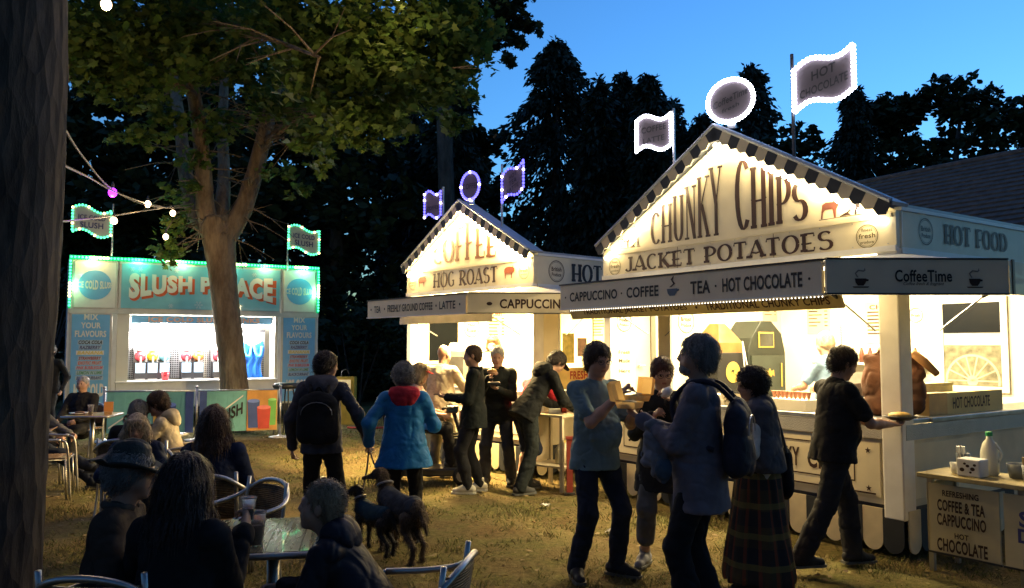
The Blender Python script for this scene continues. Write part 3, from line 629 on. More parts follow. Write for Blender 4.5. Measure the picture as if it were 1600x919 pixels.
def food_stall(name, label, corner, rz, W, D, eave, apex, band0, light_mul, left_open, inner=(1.0, .80, .44), sign=(1.0, .76, .36), bulb_w_=3.8):
    """local frame: front along x from -W to 0 at y=0 (facing -y), side at x=0 facing +x"""
    st = thing(name, label, 'food stall', (corner[0], corner[1], 0), rz)
    MB().box(-W, 0, .03, D, .28, .40).build('chassis', dark_metal, st)
    for x in (-W + .5, -.5):
        for y in (.6, D - .6): MB().lathe([(.10, -.06), (.24, -.06), (.24, .06), (.10, .06)], 14).build('wheel', dark_rubber, st).matrix_local = Matrix.Translation((x, y, .24)) @ Matrix.Rotation(R(90), 4, 'Y')
    MB().box(-W + .02, -.02, .04, D - .02, .402, .42).build('floor', M('vinyl_floor', (.25, .22, .18), .5), st)
    MB().box(-W, 0, D, D + .05, .3, eave).build('back_wall', white_in, st)
    # counters
    MB().box(-W, .0, -.02, .42, 1.06, 1.10).build('counter', steel, st, bevel=.006)
    MB().box(-.42, .02, .424, D, 1.06, 1.10).build('side_counter', steel, st, bevel=.006)
    MB().box(-W + .01, -.02, -.015, .0, .935, 1.058).build('chequer_plate_strip', cheq, st)
    MB().box(.0, .016, .03, D, .935, 1.058).build('side_strip', cheq, st)
    MB().box(-W + .02, -.02, .02, .05, .40, .93).build('front_board', cream2, st)
    MB().box(-.05, -.001, .06, D, .40, .93).build('side_board', cream2, st)
    # skirt
    n = int(round(W / .178)); w = W / n
    me = [MB().prism(scallop(w * .985, .345), 1, -.012, .0).mesh('skirt_board', m) for m in (stripe_cream, stripe_dark)]
    for i in range(n):
        o = link(bpy.data.objects.new('skirt_board', me[i % 2]), st); o.location = (-W + i * w, -.004 - .003 * (i % 2), .375)
    n2 = int(D / .178); me2 = [MB().prism(scallop(.175, .345), 0, -.012, .0).mesh('skirt_board', m) for m in (stripe_cream, stripe_dark)]
    for i in range(n2):
        o = link(bpy.data.objects.new('skirt_board', me2[i % 2]), st); o.location = (.016, .03 + i * .178, .375)
    # posts
    MB().box(-.165, .012, -.022, .155, .30, band0).build('corner_post', white_m, st, bevel=.012)
    MB().box(-W - .012, -W + .10, -.022, .09, .30, band0).build('corner_post', white_m, st, bevel=.012)
    # upper band and gable
    MB().box(-W - .012, .012, -.025, .03, band0, eave - .03).build('sign_band', cream, st)
    MB().box(-W - .014, .014, -.045, -.02, band0 - .035, band0 + .012).build('band_moulding', white_m, st)
    MB().box(-W + .02, -.02, -.04, -.024, eave - .085, eave - .05).build('sign_moulding', cream, st)
    MB().box(-.03, .014, .034, D, band0, eave - .03).build('side_sign_band', cream, st)
    MB().box(-.03, .028, .034, D, band0 - .055, band0 - .002).build('side_moulding', white_m, st)
    MB().box(-.03, .03, .034, D, eave - .028, eave).build('side_cornice', white_m, st)
    tri = [(-W, eave - .028), (0, eave - .028), (-W / 2, apex - .10)]
    MB().prism(tri, 1, -.012, .03).build('gable_panel', cream, st)
    MB().box(-W - .01, .01, .13, D + .06, eave + .002, eave + .03).build('flat_roof', sky_trim, st)
    MB().prism([(-W + .04, eave + .032), (-.04, eave + .032), (-W / 2, apex - .06)], 1, .06, .11).build('gable_back', sky_trim, st)
    roofm = M('stall_roof_sheet', (.25, .27, .30), .45, var=.15)
    for s in (-1, 1):
        a = Vector((-W / 2, 0, apex)); e = Vector((-W / 2 + s * (W / 2 + .03), 0, eave + .0)); dn = (e - a); nn = Vector((-dn.z * s, 0, dn.x * s)); nn = nn if nn.z > 0 else -nn
        nn.normalize(); f, b_ = Vector((0, -.11, 0)), Vector((0, .12, 0))
        MB().plate([a + f, e + f, e + b_, a + b_], nn, .03).build('roof_slope', roofm, st)
        nst = 17; sw = dn.length / nst; du = dn.normalized()
        for i in range(nst):
            p0 = a + du * (sw * i) + Vector((0, -.115, 0)); p1 = a + du * (sw * (i + 1) - .004) + Vector((0, -.115, 0)); h = .118
            zc = [p0 + nn * .02, p1 + nn * .02, p1 - nn * (h - .03), (p0 + p1) / 2 - nn * h, p0 - nn * (h - .03)]
            MB().plate(zc, (0, -1, 0), .012).build('valance_stripe', stripe_dark if i % 2 == 0 else stripe_cream, st)
        MB().tube([a + Vector((0, -.122, .035)), e + Vector((0, -.122, .035))], .022, 6).build('roof_edge_trim', sky_trim, st)
        mb = MB(); nb = int(dn.length / .078)
        for i in range(nb + 1):
            p = a + du * (dn.length * (i + .5) / (nb + 1)) - nn * .150 + Vector((0, -.055, 0)); mb.ball(p, .026, 7, 5)
        o = mb.build('bulb_row', bulb_w, st, True); o['kind'] = 'stuff'
        for i in range(7):
            p = a + du * (dn.length * (i + .6) / 7.2) - nn * .16 + Vector((0, -.085, 0)); point('bulb_light', p, sign, bulb_w_, .05, st)
    for i in range(9):
        x = -W + .30 + i * (W - .6) / 8; lb = MB().ball((x, .24, eave - .44), .045, 10, 7).build('counter_bulb', bulb_w, st, True); MB().tube([(x, .24, eave - .40), (x, .24, eave - .10)], .006, 5).build('flex', dark_metal, lb)
    for x in (-W * .33, -W * .67): MB().box(x, x + .004, -.0275, -.0252, band0 + .015, eave - .09).build('panel_joint', ink, st)
    for i in range(12):
        for z in (band0 + .03, eave - .10): MB().ball((-W + .06 + i * (W - .12) / 11, -.0255, z), (.006, .003, .006), 6, 4).build('screw', steel, st)
    # interior ceiling with tube lamps
    MB().box(-W + .03, -.04, .04, D - .01, eave - .10, eave - .06).build('ceiling', white_in, st)
    for k, y in enumerate((.55, D * .62)):
        MB().box(-W + .5, -.5, y - .05, y + .05, eave - .135, eave - .102).build('lamp_housing', white_m, st)
        MB().tube([(-W + .55, y, eave - .15), (-.55, y, eave - .15)], .018, 8).build('tube_lamp', tube_m, st)
        area('tube_light', (-W / 2, y, eave - .175), (0, 0, 0), W - 1.1, .10, inner, 270 * light_mul, st)
    return st

def awning(st, W, x0, x1, ya, sx, D, zt, zb, hinge, words, side_words, mat, light=12, lcol=WARMI):
    """raised hatch over the front, a corner infill, and a raised side hatch"""
    aw = link(bpy.data.objects.new('awning', None), st)
    under = M('awning_underside', (.72, .70, .62), .5, var=.06)
    MB().add([(x0, -.03, hinge), (x1, -.03, hinge), (x1, ya, zt), (x0, ya, zt), (x0, -.03, hinge - .035), (x1, -.03, hinge - .035), (x1, ya, zt - .035), (x0, ya, zt - .035)], [(0, 1, 2, 3), (7, 6, 5, 4), (0, 4, 5, 1), (3, 2, 6, 7), (0, 3, 7, 4), (1, 5, 6, 2)]).build('front_hatch', under, aw)
    MB().box(x0, x1, ya - .03, ya, zb, zt + .012).build('front_fascia', mat, aw)
    for z in (zb - .012, zt + .012): MB().box(x0 - .01, x1 + .01, ya - .042, ya + .008, z, z + .014).build('fascia_trim', white_m if z < zt else dark_metal, aw)
    MB().add([(.03, .06, hinge), (.03, D, hinge), (sx, D, zt), (sx, .06, zt), (.03, .06, hinge - .035), (.03, D, hinge - .035), (sx, D, zt - .035), (sx, .06, zt - .035)], [(0, 1, 2, 3), (7, 6, 5, 4), (0, 4, 5, 1), (3, 2, 6, 7), (0, 3, 7, 4), (1, 5, 6, 2)]).build('side_hatch', under, aw)
    MB().box(sx, sx + .03, .06, D, zb, zt + .012).build('side_fascia', mat, aw)
    a, b = Vector((x1 + .02, ya - .02, 0)), Vector((sx + .02, .03, 0)); dd = (b - a).normalized(); nn = Vector((dd.y, -dd.x, 0))
    q = [a + Vector((0, 0, zb)), b + Vector((0, 0, zb)), b + Vector((0, 0, zt + .014)), a + Vector((0, 0, zt + .014))]
    MB().plate(q, nn, .028).build('corner_fascia', mat, aw)
    for z in (zb - .010, zt + .016):
        mb = MB(); mb.plate([a + nn * .035 + Vector((0, 0, z)), b + nn * .035 + Vector((0, 0, z)), b - nn * .01 + Vector((0, 0, z)), a - nn * .01 + Vector((0, 0, z))], (0, 0, 1), .012); mb.build('fascia_trim', dark_metal, aw)
    MB().plate([(.02, -.03, hinge - .02), (x1 + .01, ya + .02, zt - .012), (sx - .01, .03, zt - .012)], (0, 0, 1), .02).build('corner_infill', under, aw)
    mid = (a + b) / 2 + nn * .028 + Vector((0, 0, (zb + zt) / 2))
    for t, cx, w, h, mt, bo in words:
        text(t, 'lettering', aw, (cx, ya - .03, (zb + zt) / 2), X3, Z3, w, h, mt, bo)
    # gas struts
    for x in (x0 + .18, x1 - .25):
        MB().tube([(x, -.03, hinge - .62), (x, ya * .50, (hinge + zt) / 2 - .30)], .008, 6).build('gas_strut_rod', steel, aw)
        MB().tube([(x, ya * .50, (hinge + zt) / 2 - .30), (x, ya * .93, zt - .05)], .014, 6).build('gas_strut', black_paint, aw)
    for y in (.55, D - .7):
        MB().tube([(.03, y, hinge - .62), (sx * .5, y, (hinge + zt) / 2 - .28)], .008, 6).build('gas_strut_rod', steel, aw)
        MB().tube([(sx * .5, y, (hinge + zt) / 2 - .28), (sx * .93, y, zt - .05)], .014, 6).build('gas_strut', black_paint, aw)
    # tube lamp under the hatch
    y = ya * .35; z = hinge + (zt - hinge) * .35 - .06
    MB().tube([(x0 + .3, y, z), (x1 - .3, y, z)], .016, 8).build('tube_lamp', tube_m, aw)
    area('tube_light', ((x0 + x1) / 2, y, z - .03), (0, 0, 0), x1 - x0 - .6, .08, lcol, light, aw)
    return aw, a, b, dd, nn, mid

# ------------------------------------------------------------------ the potato stall (right)
CW, CD = 3.58, 3.2
fascia_m = M('cream_fascia', (.74, .66, .50), .4, var=.07, scale=3, coat=.3)
CH = food_stall('potato_stall', 'large cream food stall with bulb-lit gable selling chips and jacket potatoes', (3.13, 6.5), R(-55.5), CW, CD, 2.83, 3.86, 2.50, 1.0, True)
aw, a, b, dd, nn, mid = awning(CH, CW, -3.02, .06, -1.08, .785, CD, 2.305, 2.075, 2.44, [('•', -2.93, .02, .02, ink_black, .0), ('CAPPUCCINO', -2.50, .72, .095, ink_black, .025), ('•', -2.08, .02, .02, ink_black, 0), ('COFFEE', -1.80, .42, .10, ink_black, .025), ('TEA', -1.10, .22, .11, ink_black, .025), ('•', -.93, .02, .02, ink_black, 0), ('HOT CHOCOLATE', -.48, .76, .115, ink_black, .025), ('•', -.04, .022, .022, ink_black, 0)], None, fascia_m, 42)
flat([(x * .16, y * .12) for x, y in CUP], 'cup_print', aw, (-1.42, -1.11, 2.17), X3, Z3, M('blue_grey_print', (.06, .10, .16), .5))
flat([(-.03, .0), (.02, .03), (-.01, .07), (.03, .10), (.015, .06), (.045, .03), (.0, .0)], 'steam_print', aw, (-1.43, -1.11, 2.21), X3, Z3, ink)
text('CoffeeTime', 'lettering', aw, mid + dd * .04 + Z3 * .012, dd, Z3, .42, .088, ink_black, .02)
text('Coffee fresh & fragrant', 'lettering', aw, mid + dd * .04 - Z3 * .048, dd, Z3, .30, .03, ink, .0, .4)
for s in (-1, 1):
    c = mid + dd * (s * .42 - .0) - Z3 * .03
    flat([(x * .11, y * .10) for x, y in CUP], 'cup_print', aw, c, dd, Z3, ink)
    flat([(-.055, -.045), (.05, -.045), (.06, -.036), (-.065, -.036)], 'saucer_print', aw, c, dd, Z3, ink)
    flat([(-.03, .03), (-.045, .06), (-.02, .085), (.02, .08), (.03, .10), (.035, .08), (.02, .07), (-.015, .075), (-.035, .058), (-.018, .03)], 'steam_print', aw, c, dd, Z3, M('grey_print', (.25, .22, .19), .5))
text('• TEA • COFFEE • COLD DRINKS •', 'lettering', aw, (.815, 1.5, 2.19), Y3, Z3, 2.3, .10, ink_black, .02)
for yy in (.10, 3.12): MB().box(.81, .822, yy, yy + .03, 2.07, 2.33).build('fascia_joint', dark_metal, aw)
# slanted board hanging inside the front edge
vb = MB().plate([(-3.56, -.50, 2.0), (-.15, -.50, 2.0), (-.15, -.56, 2.13), (-3.56, -.56, 2.13)], (0, -1, -.4), .02).build('hanging_board', M('yellowed_board', (.52, .44, .22), .5, var=.1), aw)
bu = Vector((0, -.06, .13)).normalized()
for t, x, w in (('TRADITIONAL JACKET POTATOES', -2.55, 1.55), ('•', -1.66, .03), ('TRADITIONAL CHUNKY CHIPS', -.90, 1.30)):
    text(t, 'lettering', vb, (x, -.553, 2.058), X3, bu, w, .072 if len(t) > 1 else .03, ink, .02)
for x in (-3.3, -1.8, -.4): MB().tube([(x, -.56, 2.12), (x, -.56, 2.36)], .008, 6).build('hanger', steel, aw)
mb = MB()
for i in range(90): mb.ball((-2.9 + i * .033, -1.07, 2.055), .006, 5, 4)
tag(mb.build('light_strip', lamp_mat('strip_led', (1, .95, .85), 2.5), aw), kind='stuff')
# sign lettering
zb = 2.78
gable = lambda x: (3.86 - .10) - (3.86 - .10 - 2.80) * abs(x + CW / 2) / (CW / 2)
def hf1(t): return max(.16, gable(-CW / 2 - 1.02 + t * 1.12) - zb - .30 + .02)
sg = link(bpy.data.objects.new('gable_sign', None), CH)
serif_text('CHUNKY', 'lettering', sg, (-2.80, -.012, zb + .02), X3, Z3, 1.02, ink, hfun=lambda t: .32 + .42 * t, thick=.15)
serif_text('CHIPS', 'lettering', sg, (-1.62, -.012, zb + .03), X3, Z3, .82, ink, hfun=lambda t: .74 - .43 * t, base=lambda t: .02 * t, thick=.17)
serif_text('JACKET POTATOES', 'lettering', sg, (-3.20, -.026, 2.535), X3, Z3, 2.66, ink, h=.165, thick=.13)
for cx, s in ((-3.14, .8), (-.50, 1.0)):
    for P, nme, mt in ((HORSE, 'horse_print', M('chestnut_print', (.16, .05, .03), .5)), (PLOUGH, 'plough_print', ink), (PLOUGHMAN, 'ploughman_print', ink)):
        flat([(x * .36 * s, y * .30 * s) for x, y in P], nme, sg, (cx, -.012, zb + .03), X3, Z3, mt)
    flat([(-.2 * s, -.006), (.22 * s, -.006), (.22 * s, .0), (-.2 * s, 0)], 'ground_line_print', sg, (cx, -.012, zb + .028), X3, Z3, ink)
for cx in (-3.38, -.24): roundel(CH, 'fresh_produce_emblem', (cx, -.026, 2.61), X3, Z3, .10, [('finest', .55, 1.0, .28), ('fresh', .05, 1.5, .42), ('produce', -.52, 1.2, .34)], M('olive_print', (.10, .08, .03), .5))
for y in (.42,): roundel(CH, 'british_produce_emblem', (.014, y, 2.655), Y3, Z3, .115, [('British', .2, 1.25, .4), ('Produce', -.3, 1.2, .34)], M('grey_green_print', (.10, .10, .08), .5))
serif_text('HOT FOOD', 'lettering', CH, (.014, .72, 2.575), Y3, Z3, 1.15, ink_black, h=.17, thick=.17)
MB().box(.014, .02, .05, .062, 2.51, 2.80).build('panel_joint', white_m, CH)
# lower front panels
fp = MB().box(-3.40, -1.72, -.004, .018, .46, .90).build('sign_panel', cream, CH); fp2 = MB().box(-1.60, -.20, -.004, .018, .46, .90).build('sign_panel', cream, CH)
def frame_line(parent, x0, x1, z0, z1, y=-.004, w=.012, mt=ink):
    mb = MB(); n = Vector((0, -1, 0)); c = .06
    pts = [(x0, z0), (x1, z0), (x1, z1 - c), (x1 - c, z1), (x0 + c, z1), (x0, z1 - c)]
    q = [(x0 + w, z0 + w), (x1 - w, z0 + w), (x1 - w, z1 - c - w * .5), (x1 - c - w * .5, z1 - w), (x0 + c + w * .5, z1 - w), (x0 + w, z1 - c - w * .5)]
    mb.add([(x, y - .004, z) for x, z in pts] + [(x, y - .004, z) for x, z in q], [(i, (i + 1) % 6, 6 + (i + 1) % 6, 6 + i) for i in range(6)])
    return mb.build('border_print', mt, parent)
frame_line(fp, -3.28, -1.85, .56, .86); frame_line(fp2, -1.48, -.42, .56, .86)
MB().box(-3.36, -1.76, -.012, -.004, .475, .487).build('rule_line', ink, fp); MB().box(-1.56, -.24, -.012, -.004, .475, .487).build('rule_line', ink, fp2)
text('JACKET', 'lettering', fp, (-2.95, -.004, .70), X3, Z3, .50, .15, ink, .03); text('POTATOES', 'lettering', fp, (-2.27, -.004, .70), X3, Z3, .66, .15, ink, .03)
text('CHUNKY', 'lettering', fp2, (-1.20, -.004, .705), X3, Z3, .48, .17, ink_red if False else ink, .03); text('CHIPS', 'lettering', fp2, (-.68, -.004, .705), X3, Z3, .40, .17, ink, .03)
star = [(.028 * (1 if i % 2 == 0 else .42) * math.sin(i * math.pi / 5), .028 * (1 if i % 2 == 0 else .42) * math.cos(i * math.pi / 5)) for i in range(10)]
for z in (.52, .83): flat(star, 'star_print', fp2, (-.30, -.004, z), X3, Z3, ink)
MB().box(-.0, .004, .15, 1.4, .46, .90).build('sign_panel', cream, CH)
# left wall: lit panel, open doorway with a grey door, rest of the wall
MB().box(-CW, -CW + .04, .10, .42, .42, 2.72).build('left_wall', white_in, CH)
MB().box(-CW, -CW + .04, 1.06, CD, .42, 2.72).build('left_wall', white_in, CH)
MB().box(-CW, -CW + .04, .424, 1.056, 2.42, 2.72).build('door_header', white_in, CH)
dr = MB().box(-CW - .16, -CW - .12, .40, .83, .42, 2.40).build('door', grey_door, CH); MB().tube([(-CW - .11, .62, 1.45), (-CW - .08, .62, 1.45), (-CW - .08, .70, 1.45)], .010, 6).build('handle', steel, dr)
MB().box(-CW - .10, -CW - .02, .83, .87, .42, 2.40).build('door_post', grey_door, CH)
roundel(CH, 'wall_emblem', (-CW + .042, .25, 1.98), Y3, Z3, .12, [('Finest', .2, 1.2, .4), ('Produce', -.3, 1.2, .34)])
roundel(CH, 'wall_emblem', (-CW + .042, 1.30, 2.0), Y3, Z3, .15, [('British', .2, 1.25, .4), ('Produce', -.3, 1.2, .34)])
for k, (t, z) in enumerate((('Fresh', 1.62), ('Made', 1.52), ('Here', 1.40))): text(t, 'lettering', CH, (-CW + .042, .25, z), Y3, Z3, .18, .05, M('olive_print', (.1, .08, .03)), .01)
# back wall window with a dark upper pane and a printed lower panel
wd = MB().box(-1.36, -1.29, CD - .035, CD - .005, 1.18, 2.24).box(-.66, -.59, CD - .035, CD - .005, 1.18, 2.24).box(-1.289, -.661, CD - .035, CD - .005, 2.18, 2.24).box(-1.289, -.661, CD - .035, CD - .005, 1.18, 1.24).build('rear_window', white_m, CH)
MB().box(-1.288, -.662, CD - .022, CD - .012, 1.84, 2.178).build('pane', M('night_glass', (.006, .008, .012), .25, var=0, spec=.15), wd)
MB().box(-1.288, -.662, CD - .022, CD - .012, 1.70, 1.838).build('blind', M('grey_blind', (.42, .42, .40), .6), wd)
pn = MB().box(-1.288, -.662, CD - .022, CD - .012, 1.242, 1.698).build('wheel_print_panel', M('sepia_print', (.16, .15, .10), .5, var=.5, scale=12), wd)
wp = M('wheel_print', (.42, .38, .27), .5)
mb = MB(); c = Vector((-.98, CD - .024, 1.30))
for r0, r1 in ((.30, .275), (.06, .0)):
    A, B = disc(r0, 30), disc(r1, 30); mb.add([c + Vector((x, 0, max(z, -.05))) for x, z in A] + [c + Vector((x, 0, max(z, -.05))) for x, z in B], [(i, (i + 1) % 30, 30 + (i + 1) % 30, 30 + i) for i in range(30)])
for i in range(8):
    t = math.pi * i / 7; p, q = c + Vector((.28 * math.cos(t), -.001, .28 * math.sin(t))), c + Vector((-.0, -.001, 0)); s = Vector((-math.sin(t), 0, math.cos(t))) * .008
    if p.z > 1.25: mb.add([q - s, p - s, p + s, q + s], [(0, 1, 2, 3)])
mb.build('wheel_print', wp, pn)
roundel(CH, 'wall_emblem', (-1.62, CD - .004, 2.06), X3, Z3, .09, [('Fresh', .0, 1.2, .4)])
MB().box(-.36, -.33, CD - .012, CD - .004, 1.62, 1.98).build('orange_strip', M('orange_print', (.62, .20, .03), .5), CH)
MB().plate([(-.26, CD - .008, 1.70), (-.20, CD - .008, 1.84), (-.17, CD - .008, 1.83), (-.23, CD - .008, 1.69)], (0, -1, 0), .008).build('dark_mark', ink_black, CH)
# rope-twist border printed on the back wall
mb = MB()
for i in range(34):
    p = Vector((-2.62, CD - .005, 1.95 - i * .022)) if i < 22 else Vector((-2.62 + (i - 22) * .05, CD - .005, 1.46)); mb.add([p + Vector((x, 0, z)) for x, z in ((-.014, -.006), (.014, .006), (.014, .014), (-.014, .002))], [(0, 1, 2, 3)])
mb.build('rope_border_print', ink_black, CH)
# scalloped inner pelmet
me = MB().prism(scallop(.20, .13), 1, 0, .01).mesh('pelmet_scallop', white_in)
for i in range(16):
    o = link(bpy.data.objects.new('pelmet_scallop', me), CH); o.location = (-CW + .16 + i * .202, .16, 2.47)

# ------------------------------------------------------------------ the coffee and hog roast stall (middle)
HW, HD = 2.97, 3.3
HG = food_stall('hog_roast_stall', 'cream coffee and hog roast stall with glowing striped gable', (.29, 10.4), R(-49.7), HW, HD, 2.90, 3.75, 2.50, 1.35, False, (1.0, .70, .26), (1.0, .72, .28), 22.0)
aw, a, b, dd, nn, mid = awning(HG, HW, -2.32, .0, -1.08, .80, HD, 2.31, 2.09, 2.46, [('•', -2.22, .03, .03, ink_black, .0), ('TEA', -2.05, .17, .095, ink_black, .02), ('•', -1.86, .03, .03, ink_black, 0), ('FRESHLY GROUND COFFEE', -1.24, 1.08, .10, ink_black, .02), ('•', -.62, .03, .03, ink_black, 0), ('LATTE', -.38, .34, .10, ink_black, .02), ('•', -.12, .03, .03, ink_black, 0)], None, cream, 680)
text('CAPPUCCINO', 'lettering', aw, mid + dd * .12, dd, Z3, .85, .115, ink, .025); flat(disc(.035, 14, .022), 'bean_print', aw, mid - dd * .43, dd, Z3, ink)
MB().box(-2.25, -.12, -.62, -.60, 2.0, 2.13).build('hanging_board', M('steel_board', (.45, .45, .5), .4), aw)
zb = 2.86; sg = link(bpy.data.objects.new('gable_sign', None), HG)
serif_text('COFFEE', 'lettering', sg, (-2.28, -.012, zb + .06), X3, Z3, 1.55, M('red_brown_ink', (.10, .03, .012), .5), hfun=lambda t: .22 + .36 * (1 - abs(2 * t - 1.1)), thick=.15)
serif_text('HOG ROAST', 'lettering', sg, (-2.25, -.026, 2.56), X3, Z3, 1.55, ink, h=.22, thick=.15)
for cx in (-2.55, -.47): flat([(x * .22, y * .24) for x, y in PIG], 'pig_print', sg, (cx, -.026, 2.67), X3, Z3, M('pig_print', (.22, .06, .03), .5))
for cx in (-2.82, -.17): roundel(HG, 'produce_emblem', (cx, -.026, 2.67), X3, Z3, .105, [('fresh', .1, 1.4, .4), ('produce', -.4, 1.2, .32)], M('olive_print', (.10, .08, .03), .5))
roundel(HG, 'british_produce_emblem', (.014, .38, 2.68), Y3, Z3, .145, [('British', .2, 1.25, .4), ('Produce', -.3, 1.2, .34)])
serif_text('HOT FOOD', 'lettering', HG, (.014, .66, 2.56), Y3, Z3, 1.5, ink_black, h=.24, thick=.17)
fp = MB().box(-2.85, -.20, -.004, .018, .46, .90).build('sign_panel', cream, HG); frame_line(fp, -2.75, -.32, .52, .86)
text('HOG ROAST', 'lettering', fp, (-1.55, -.004, .68), X3, Z3, 1.4, .18, ink, .03)
MB().box(-HW, -HW + .04, .10, HD, .42, 2.76).build('left_wall', white_in, HG)
# side: solid column, serving window, solid end
MB().box(-.03, .0, .16, .42, 1.11, 2.48).build('side_panel', cream, HG); MB().box(-.03, .004, 1.75, HD, .94, 2.48).build('side_panel', cream, HG)
ws = MB().box(-.03, .006, .424, 1.745, 1.11, 1.40).build('side_sign_panel', M('amber_panel', (.70, .50, .18), .5), HG)
text('FRESH', 'lettering', ws, (.006, .80, 1.30), Y3, Z3, .34, .11, ink_red, .03); text('FOOD', 'lettering', ws, (.006, 1.28, 1.30), Y3, Z3, .30, .11, ink_red, .03)
wf = MB().box(-.028, .01, .424, .46, 1.402, 2.47).box(-.028, .01, 1.70, 1.744, 1.402, 2.47).box(-.028, .01, 1.06, 1.09, 1.402, 2.47).build('side_window', white_m, HG)
MB().box(-.024, -.02, .52, .74, 1.46, 1.86).build('menu_card', M('menu_card', (.75, .62, .20), .5, var=.3, scale=14), HG)
MB().box(-.024, -.02, .80, .98, 1.55, 1.80).build('menu_card', M('pink_card', (.66, .45, .40), .5, var=.3, scale=14), HG)
# dark window in the back wall under a scalloped pelmet, round emblem
xw = -HW + .04
wd = MB().box(xw, xw + .025, .30, .35, 1.40, 2.36).box(xw, xw + .025, .93, .98, 1.40, 2.36).box(xw, xw + .025, .351, .929, 2.31, 2.36).box(xw, xw + .025, .351, .929, 1.40, 1.45).build('left_window', cream, HG)
MB().box(xw + .004, xw + .012, .352, .928, 1.452, 2.308).build('pane', M('dark_opening', (.004, .005, .007), .9, var=0, spec=0), wd)
me = MB().prism(scallop(.22, .20), 1, 0, .01).mesh('pelmet_scallop', white_in)
for i in range(13):
    o = link(bpy.data.objects.new('pelmet_scallop', me), HG); o.location = (-HW + .06 + i * .222, .30, 2.47)
roundel(HG, 'wall_emblem', (-HW + .042, 1.22, 2.0), Y3, Z3, .17, [('Hog', .2, 1.0, .4), ('Roast', -.3, 1.2, .4)])

# ------------------------------------------------------------------ lit flag signs
sign_brown = M('flag_board', (.11, .085, .085), .6, var=.1); sign_pale = M('flag_board_pale', (.55, .50, .48), .6, var=.08)
def flag_sign(name, label, px, py, wpx, hpx, D, rz, words, shape, pole_side, pole_len, bulbs, accent, board, nb, skew=0.0, br=.02, group=None, wave=.10, pmat=None, every=6, textm=None):
    """sign board centred on the pixel at distance D; base of the thing at the pole's foot"""
    c = at(px, py, D); sx = wpx / F * D / max(.3, math.cos(rz)); h = hpx / F * D
    foot = Vector((c.x, c.y, c.z - h / 2 - pole_len)); root = thing(name, label, 'lit sign', foot, rz, group)
    zc = h / 2 + pole_len
    if shape == 'round': out = [(sx / 2 * math.cos(2 * math.pi * i / 40), h / 2 * math.sin(2 * math.pi * i / 40)) for i in range(40)]
    else:
        out = []; n = 10
        f = lambda t: wave * h * math.sin(t * 2 * math.pi) + skew * (t - .5) * h
        for i in range(n + 1): t = i / n; out.append((-sx / 2 + sx * t, h * .42 + f(t)))
        for i in range(n + 1): t = 1 - i / n; out.append((-sx / 2 + sx * t, -h * .42 + f(t)))
    MB().prism([(x, zc + z) for x, z in out], 1, -.012, .012).build('board', board, root)
    P = [Vector((x, -.02, zc + z)) for x, z in out]; L = [0.0]
    for i in range(len(P)): L.append(L[-1] + (P[(i + 1) % len(P)] - P[i]).length)
    mb, ma = MB(), MB()
    for k in range(nb):
        s = L[-1] * k / nb; i = max(j for j in range(len(P)) if L[j] <= s + 1e-9); t = (s - L[i]) / max(L[i + 1] - L[i], 1e-6); p = P[i].lerp(P[(i + 1) % len(P)], t)
        (ma if (every and k % every == 0) else mb).ball(p, br, 6, 5)
    tag(mb.build('bulb_border', bulbs, root, True), kind='stuff')
    if every: tag(ma.build('accent_bulbs', accent, root, True), kind='stuff')
    if pole_side is not None:
        x = pole_side * (sx / 2 + .02); MB().tube([(x, .02, 0), (x, .02, zc + h * .62)], .016, 8).build('pole', pmat or steel, root)
        root_shift = x
    else: MB().box(-.04, .04, .0, .03, 0, zc - h * .48).build('bracket', steel, root)
    for t, dz, w, hh in words:
        slope = skew * h / sx
        text(t, 'lettering', root, (0, -.013, zc + dz * h), Vector((1, 0, slope)), Z3, w * sx, hh * h, textm or ink_black, .02)
    return root, zc
LT = 'lit signs on poles'
def glow(root, z, col, w): point('bulb_light', (0, -.45, z), col, w * .6, .2, root)
f, z = flag_sign('flag_sign', 'white-lit wavy coffee flag left of the big gable', 1022, 208, 50, 58, 8.9, R(-28), [('COFFEE', .12, .72, .17), ('LATTE', -.18, .62, .15)], 'flag', 1, .55, bulb_cool, None, sign_brown, 50, .10, .021, LT, every=0); glow(f, z, (.8, .85, 1), 2.5)
f, z = flag_sign('round_sign', 'white-lit round sign on top of the big gable', 1142, 158, 61, 68, 7.8, R(-35), [('CoffeeTime', .06, .8, .17), ('fresh', -.16, .4, .10)], 'round', None, .06, bulb_cool, None, sign_brown, 42, .35, .023, LT, every=0); glow(f, z, (.8, .85, 1), 2.5)
f, z = flag_sign('flag_sign', 'large white-lit hot chocolate flag on a tall pole', 1287, 124, 78, 82, 7.2, R(-30), [('HOT', .15, .42, .19), ('CHOCOLATE', -.13, .84, .17)], 'flag', -1, .72, bulb_cool, None, sign_brown, 52, .34, .023, LT, pmat=dark_metal, every=0); glow(f, z, (.8, .85, 1), 3)
f, z = flag_sign('flag_sign', 'small blue-lit coffee flag left of the hog roast gable', 677, 320, 27, 44, 12.0, R(-30), [('COFFEE', -.12, .7, .14)], 'flag', 1, .5, bulb_blue, bulb_lilac, sign_brown, 32, .06, .020, LT); glow(f, z, (.3, .3, 1), 3)
f, z = flag_sign('round_sign', 'blue-lit oval coffee sign on top of the hog roast gable', 736, 291, 30, 44, 11.0, R(-40), [('COFFEE', .0, .85, .2)], 'round', None, .06, bulb_blue, bulb_lilac, sign_brown, 32, 0, .020, LT, every=8); glow(f, z, (.3, .3, 1), 3)
